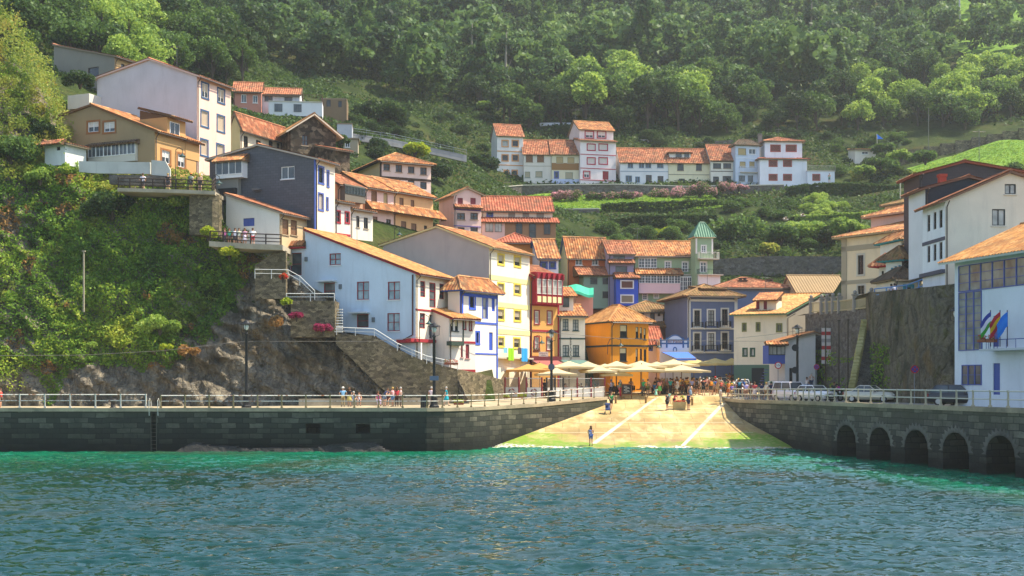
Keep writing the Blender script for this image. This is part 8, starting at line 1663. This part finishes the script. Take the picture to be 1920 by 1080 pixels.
def road_sign(px, py, D, r_, label, kind, txt=None):
    q = Vector((XP(px, D), D, ZP(py, D))); zb = ground_z(q.x, D); t = thing('road_sign', label, 'road sign', (q.x, q.y, zb)); mb = MB(); mb.tube([(q.x, q.y + .05, zb), (q.x, q.y + .05, q.z + r_ * .8)], .035, 6); part('pole', mb, paint('#8c8e90', .5), parent=t)
    if kind == 'weight': disc('rim', q, r_, paint('#c0202c', .5), t); disc('face', q + Vector((0, -.04, 0)), r_ * .74, paint('#ece8e4', .5), t, th=.01); textpart(txt, q + Vector((0, -.062, 0)), r_ * .78, paint('#1c1c1e', .6), t)
    else:
        disc('rim', q, r_, paint('#c0202c', .5), t); disc('face', q + Vector((0, -.04, 0)), r_ * .76, paint('#2c4aa8', .5), t, th=.01); mb = MB()
        for sg in (1, -1): a = Vector((r_ * .55, 0, r_ * .55 * sg)); mb.tube([q + Vector((0, -.06, 0)) - a, q + Vector((0, -.06, 0)) + a], r_ * .1, 4)
        part('cross', mb, paint('#c0202c', .5), parent=t)
road_sign(1459, 685, 128.5, .36, 'round red rimmed weight limit sign beside the blue porch', 'weight', '3,5t'); road_sign(1715, 692.5, 101.5, .32, 'no stopping sign before the dark cliff', 'stop'); road_sign(1531, 688, 127.5, .28, 'narrow no stopping sign beside the grey wall', 'stop')
def wall_lamp(px, py, D, label, arm=-1, H=1.5, wd=1.4):
    """curved arm bracket; px,py is the bell"""
    q = Vector((XP(px, D), D, ZP(py, D))); t = thing('wall_lamp', label, 'lamp', q); mb = MB(); x0 = arm * wd; mb.tube([q + Vector((x0, .5, -H)), q + Vector((x0, .4, .2)), q + Vector((x0 * .85, .2, .75)), q + Vector((x0 * .4, .05, .9)), q + Vector((0, 0, .7)), q + Vector((0, 0, .25))], .035, 6); part('arm', mb, IRON, parent=t)
    mb = MB(); mb.lathe(q, [(.34, 0), (.30, .08), (.12, .2), (.06, .32)], 12); part('bell', mb, paint('#2c4a4a', .5), parent=t, smooth=True); mb = MB(); mb.ball(q + Vector((0, 0, -.02)), .11); part('bulb', mb, LG, parent=t, smooth=True)
wall_lamp(342, 294, 124.6, 'curved lamp on a post by the ochre house', -1, 3.2, .8); wall_lamp(411, 345, 122.5, 'small curved lamp at the end of the upper viewing deck', -1, .6, .8); wall_lamp(749, 441, 140, 'curved lamp on the pink row house', -1, 1.2, .6); wall_lamp(1164, 649, 140.3, 'large curved lamp on the orange restaurant', -1, .9, 1.4); wall_lamp(1016, 644, 136.6, 'curved lamp on the ochre gallery house', -1, .9, .9); wall_lamp(1235, 652, 145.2, 'bell lamp at the edge of the white bar', -1, .4, .7); wall_lamp(804, 608, 119, 'curved lamp on the corner of the light blue house', -1, 1.6, .9)
# lettering on the houses
textpart('El Patio', R_.fR.W(R_.fR.pt(1266, 640)[0], R_.fR.pt(1266, 640.5)[1], .12), .55, paint('#8a5a5c', .7), R_.root, R(3))
f = O_.fR; qv, zv = f.pt(1070, 657); textpart('RESTAURANTE', f.W(qv, zv, .03), .36, paint('#3a3f3a', .7), O_.root, R(10), True)
q = P(1019, 664, 136.2); t = thing('shop_sign', 'small white and red sign hung on the ochre house', 'sign', q); mb = MB(); mb.box(q, (1.0, .06, .5)); part('plate', mb, paint('#e4d4cc', .6), parent=t); textpart('EL PESCADOR', q + Vector((0, -.04, .08)), .13, MR, t); textpart('SIDRERIA', q + Vector((0, -.04, -.13)), .12, IRON, t)
# banners, poles, cables
for px, lab in ((1544.5, 'left one of two red and white hanging banners'), (1553.5, 'right one of two red and white hanging banners')):
    q = P(px, 615, 130.2); t = thing('banner', lab, 'banner', q); mb = MB(); z1 = ZP(682, 130.2); N = 10
    for k in range(N): z_a, z_b = q.z + (z1 - q.z) * k / N, q.z + (z1 - q.z) * (k + 1) / N; o_ = .04 * math.sin(k); mb.hexa([(q.x - .22, q.y + o_, z_b), (q.x + .22, q.y + o_, z_b), (q.x + .22, q.y + o_ + .02, z_b), (q.x - .22, q.y + o_ + .02, z_b), (q.x - .22, q.y + o_, z_a), (q.x + .22, q.y + o_, z_a), (q.x + .22, q.y + o_ + .02, z_a), (q.x - .22, q.y + o_ + .02, z_a)], (0, 1, 0, 2, 0, 1, 0, 0, 1, 0)[k])
    part('cloth', mb, [paint('#d8ccc4', .8), paint('#b8403c', .8), paint('#a89c98', .8)], parent=t)
def polething(px, y0, y1, D, r_, label, col='#4a4236', name='pole'): q = P(px, y1, D); t = thing(name, label, 'pole', q); mb = MB(); mb.tube([q, P(px, y0, D)], [r_, r_ * .8], 6); part('shaft', mb, paint(col, .8), parent=t); mb = MB(); mb.box(P(px, y0, D), (r_ * 3, r_ * 3, .12)); part('cap', mb, paint(col, .8), parent=t)
polething(157, 471, 585, 120.5, .1, 'weathered wooden pole standing in the ivy', '#9a927c'); polething(1548, 602, 735, 128.4, .08, 'first dark pole against the retaining wall'); polething(1573, 601, 738, 125.5, .08, 'leaning pole in the middle of the retaining wall'); polething(1590, 600, 740, 122.8, .07, 'thin pole left of the stone stair'); polething(1688, 336, 372, 215, .12, 'pale mast above the mossy roof', '#c8bca0'); polething(1741, 203, 290, 243, .08, 'utility pole among the trees on the right hillside', '#77746a'); polething(1799, -20, 45, 345, .25, 'tall mast on the grassy ridge', '#b8b4ac')
def cable(label, pts, r_=.02): t = thing('cable', label, 'cable', P(*pts[0])); mb = MB(); mb.tube([P(*p) for p in pts], r_, 4); part('wire', mb, paint('#6c6a64', .8), parent=t)
cable('thin cable sagging across the left rock', [(-40, 667, 117), (150, 666, 117), (300, 658, 117), (460, 640, 117), (700, 640, 117), (790, 632, 118)]); cable('thin cable crossing before the orange restaurant', [(880, 600, 122), (1000, 621, 128), (1150, 634, 134), (1300, 639, 138), (1440, 640, 138)]); cable('thin cable before the cream house', [(1380, 634, 138), (1440, 628, 138), (1520, 617, 132), (1575, 606, 126)])
t = thing('pennant', 'bright blue pennant among the trees above the white hut', 'flag', P(1646, 270, 252)); mb = MB(); a = P(1644, 251, 252); mb.tube([P(1645, 275, 252), a], .05, 5); part('pole', mb, RW, parent=t); mb = MB(); mb.hexa([a + Vector(v) for v in ((0, 0, -1.05), (1.3, .1, -.95), (1.3, .14, -.95), (0, .04, -1.05), (0, 0, 0), (.15, .05, -.1), (.15, .09, -.1), (0, .04, 0))]); part('cloth', mb, paint('#1e78e0', .8), parent=t)
for px, py, D, yw, lab in ((1473, 412, 150, 20, 'grey gull gliding lower left of the other one'), (1505, 405, 152, -15, 'grey gull gliding with raised wing')):
    q = P(px, py, D); o = MB(); o.tube([q + Vector((-.28, 0, 0)), q + Vector((-.1, 0, .03)), q + Vector((.15, 0, .02)), q + Vector((.3, 0, .06)), q + Vector((.38, 0, .05))], [.03, .1, .09, .06, .015], 8)
    for s_ in (-1, 1):
        w0 = [Vector((.1, s_ * .06, .05)), Vector((-.12, s_ * .06, .05)), Vector((-.18, s_ * .4, .26)), Vector((.1, s_ * .42, .28))]; w1 = [w0[3], w0[2], Vector((-.3, s_ * .78, .18)), Vector((-.22, s_ * .8, .19))]
        for w_ in (w0, w1): o.hexa([q + v for v in w_] + [q + v + Vector((0, 0, .02)) for v in w_])
    part('gull', o, paint('#a8a49c', .8), label=lab, cat='gull', org=q)
# flower boxes
def fbox(q, w_, label, mat='red', yaw=0): q = Vector(q); t = thing('flower_box', label, 'flower box', q); mb = MB(); mb.box(q + Vector((0, 0, .1)), (w_, .25, .2), 0, yaw); part('box', mb, paint('#8a5038', .8), parent=t); C = np.array(q) + np.column_stack([g.uniform(-w_ / 2, w_ / 2, 160) * math.cos(yaw), g.uniform(-w_ / 2, w_ / 2, 160) * math.sin(yaw) + g.uniform(-.12, .12, 160), .2 + .3 * g.random(160)]); V, Fq = leafquads(C, .08 + .07 * g.random(160), .4, g=g); npmesh('flowers', V, Fq, LM[mat], rnd=g.random(160), parent=t)
for px, lab in ((1875, 'first flower box on the office balcony'), (1892, 'flower box between the two striped flags')): f = AA.fL; qv, zv = f.pt(px, 638); fbox(f.W(qv, zv - .15, 1.35), .9, lab, 'red', math.atan2(AA.v[1], AA.v[0]))
fbox(Vector((XP(946, 126.5), 126.5, 4.1)), 1.0, 'flower tub at the end of the stone wall', 'yellow'); fbox(Vector((XP(979, 126.2), 126.2, 4.15)), .9, 'flower tub between the two lifebuoy screens', 'yellow'); fbox(Vector((XP(860, 117.5), 117.5, 3.75)), .9, 'flower tub on the promenade by the stone wall', 'yellow'); fbox(P(846, 684, 119.2), 1.3, 'red flowers at the porch of the white and red house', 'red'); fbox(P(1006, 661, 136.4), .8, 'white and green window box on the ochre house', 'pink')
# ================================================================== cars
def car(px, D, yaw, col, label, kind='hatch', z=None):
    x = XP(px, D); z = ground_z(x, D) if z is None else z; L = dict(hatch=4.0, sedan=4.5, van=4.4)[kind]; W2, h = .87, L / 2
    t = thing('car', label, 'car', (x, D, z), None, R(yaw)); ORG[t.name] = Vector((0, 0, 0))
    st = dict(hatch=[(-1, .45, .72), (-.96, .3, .86), (-.8, .24, .92), (-.45, .22, .95), (.3, .22, .98), (.75, .24, .98), (.96, .3, .9), (1, .42, .78)], sedan=[(-1, .45, .68), (-.96, .3, .80), (-.8, .24, .88), (-.45, .22, .92), (.3, .22, .95), (.72, .24, .97), (.96, .3, .92), (1, .42, .74)], van=[(-1, .45, .8), (-.96, .3, .95), (-.8, .24, 1.02), (-.5, .22, 1.05), (.3, .22, 1.08), (.75, .24, 1.08), (.97, .3, 1.05), (1, .42, .9)])[kind]
    V, Fq = [], []
    for i, (f, zl, zt) in enumerate(st):
        tw_ = .80 if abs(f) > .97 else (.93 if abs(f) > .9 else 1.0); y = f * h
        ring = [(-W2 * .88 * tw_, zl), (-W2 * tw_, zl + .18), (-W2 * 1.01 * tw_, (zl + zt) / 2 + .05), (-W2 * .96 * tw_, zt - .06), (-W2 * .84 * tw_, zt), (0, zt + .03), (W2 * .84 * tw_, zt), (W2 * .96 * tw_, zt - .06), (W2 * 1.01 * tw_, (zl + zt) / 2 + .05), (W2 * tw_, zl + .18), (W2 * .88 * tw_, zl)]
        V += [(a, y, b) for a, b in ring]
        if i: k = 11; Fq += [((i - 1) * k + j, (i - 1) * k + (j + 1) % k, i * k + (j + 1) % k, i * k + j) for j in range(k)]
    mb = MB(); mb.v = V; mb.f = Fq + [tuple(range(11)), tuple(reversed(range(len(V) - 11, len(V))))]; mb.m = [0] * len(mb.f); key = ('carpaint', col)
    if key not in MATS: m, n, l, b = newmat('car_paint'); b.inputs['Base Color'].default_value = (*lin(col), 1); b.inputs['Metallic'].default_value = .25; b.inputs['Roughness'].default_value = .3; b.inputs['Coat Weight'].default_value = .6; MATS[key] = m
    pm = MATS[key]; part('body', mb, pm, parent=t, smooth=True)
    zb = st[3][2] - .02; zt = dict(hatch=1.47, sedan=1.43, van=1.8)[kind]; y0, y1 = dict(hatch=(-.42, .94), sedan=(-.36, .66), van=(-.52, .96))[kind]; r0, r1 = dict(hatch=(-.12, .72), sedan=(-.05, .38), van=(-.3, .9))[kind]
    B = [(-W2 * .93, y0 * h), (W2 * .93, y0 * h), (W2 * .93, y1 * h), (-W2 * .93, y1 * h)]; T_2 = [(-W2 * .72, r0 * h), (W2 * .72, r0 * h), (W2 * .72, r1 * h), (-W2 * .72, r1 * h)]
    gb = MB(); gb.hexa([(a, b, zb) for a, b in B] + [(a, b, zt - .03) for a, b in T_2]); part('window', gb, glass('mid'), parent=t)
    rb = MB(); rb.hexa([(a * 1.03, b * 1.01, zt - .04) for a, b in T_2] + [(a * .9, b * .96, zt + .03) for a, b in T_2])
    for (a, b), (c, d) in zip(B, T_2): rb.tube([(a, b, zb), (c, d, zt)], .035, 5)
    for s_ in (-1, 1): rb.tube([(s_ * W2 * .935, (y0 + y1) / 2 * h, zb), (s_ * W2 * .735, (r0 + r1) / 2 * h, zt)], .035, 5)
    part('roof', rb, pm, parent=t)
    for s_ in (-1, 1):
        for f in (-.62, .62):
            y = f * h; mb = MB(); mb.tube([(s_ * .70, y, .31), (s_ * .89, y, .31)], .31, 16); w_ = part('wheel', mb, paint('#1c1c1e', .8), parent=t); mb = MB(); mb.tube([(s_ * .88, y, .31), (s_ * .905, y, .31)], .19, 12); part('rim', mb, paint('#a8aaac', .35, .7), parent=w_)
        mb = MB(); mb.ball((s_ * .62, -h * .955, .66), .13, 0, 8, 6, (1.2, 1, .75)); part('headlight', mb, LG, parent=t); mb = MB(); mb.box((s_ * .7, h * .985, .75), (.22, .08, .2)); part('taillight', mb, paint('#a01c20', .3), parent=t); mb = MB(); mb.box((s_ * 1.0, y0 * h + .25, zb + .06), (.2, .12, .14)); part('mirror', mb, pm, parent=t)
    mb = MB(); mb.box((0, -h * .99, .42), (1.1, .08, .16)); mb.box((0, -h * .985, .62), (.6, .06, .08)); mb.box((0, h * .99, .42), (1.2, .08, .14)); part('bumper', mb, paint('#1e1f22', .6), parent=t); mb = MB(); mb.box((0, -h * 1.008, .5), (.5, .02, .11)); part('number_plate', mb, paint('#e4e2d8', .5), parent=t); ORG[t.name] = Vector((x, D, z)); return t
car(1530, 116.5, 28, '#e8e6e2', 'bright white car behind the right railing near the lamp post'); car(1484, 120.5, 20, '#dcd8dc', 'white van left of the bright white car', 'van'); car(1634, 109.5, 52, '#c2bca8', 'pale beige sedan in front of the dark cliff', 'sedan'); car(1797, 91.5, 62, '#26282c', 'dark hatchback in front of the harbour office')
car(1331, 150.5, 200, '#3c5a58', 'dark green car above the umbrellas in the street'); car(1344, 147.0, 190, '#b8c0bc', 'silver car below the dark green one'); car(1392, 141.0, 170, '#eae6e0', 'white car behind the corner of the right railing'); car(1403, 146.0, 150, '#a02c3c', 'dark red car by the green plinth of the cream house'); car(1452, 134.0, 190, '#e4e4e0', 'white car before the blue porch')
q = Vector((XP(1563, 119.0), 119.0, ground_z(XP(1563, 119), 119))); t = thing('motorcycle', 'dark motorcycle with green stripes parked by the right railing', 'motorcycle', q); 
for dx in (-.62, .62):
    mb = MB(); mb.tube([q + Vector((dx, -.06, .32)), q + Vector((dx, .06, .32))], .31, 14); w_ = part('wheel', mb, paint('#1c1c1e', .8), parent=t); mb = MB(); mb.tube([q + Vector((dx, -.075, .32)), q + Vector((dx, .075, .32))], .17, 10); part('rim', mb, paint('#8c8e90', .4, .6), parent=w_)
mb = MB(); mb.tube([q + Vector((-.55, 0, .72)), q + Vector((-.2, 0, .8)), q + Vector((.15, 0, .88)), q + Vector((.4, 0, .8))], [.1, .14, .19, .12], 8); mb.tube([q + Vector((-.25, 0, .45)), q + Vector((.25, 0, .45))], .2, 8); mb.tube([q + Vector((.62, 0, .32)), q + Vector((.42, 0, .95))], .04, 5); part('body', mb, paint('#2a3a34', .35), parent=t); mb = MB(); mb.tube([q + Vector((.4, -.36, 1.02)), q + Vector((.44, 0, .98)), q + Vector((.4, .36, 1.02))], .025, 5); part('handlebar', mb, IRON, parent=t); mb = MB(); mb.ball(q + Vector((.56, 0, .85)), .12); part('headlight', mb, LG, parent=t); mb = MB(); mb.hexa([q + Vector(v) for v in ((.42, -.2, .9), (.5, -.2, .9), (.5, .2, .9), (.42, .2, .9), (.3, -.17, 1.25), (.33, -.17, 1.25), (.33, .17, 1.25), (.3, .17, 1.25))]); part('windscreen', mb, M_CLEAR, parent=t)
# ================================================================== haze
mb = MB(); X0, X1, Y0, Y1, Z0, Z1 = -700, 800, -320, 950, -8, 420
mb.hexa([(X0, Y0, Z0), (X1, Y0, Z0), (X1, Y1, Z0), (X0, Y1, Z0), (X0, Y0, Z1), (X1, Y0, Z1), (X1, Y1, Z1), (X0, Y1, Z1)])
m = bpy.data.materials.new('haze'); m.use_nodes = True; n = m.node_tree.nodes; l = m.node_tree.links; n.remove(n['Principled BSDF'])
v = n.new('ShaderNodeVolumePrincipled'); v.inputs['Color'].default_value = (.86, .9, .92, 1); v.inputs['Density'].default_value = .0002; v.inputs['Anisotropy'].default_value = .3; l.new(v.outputs[0], n['Material Output'].inputs['Volume'])
o = part('haze', mb, m, kind='stuff', label='pale sunlit haze in the valley air', cat='haze')
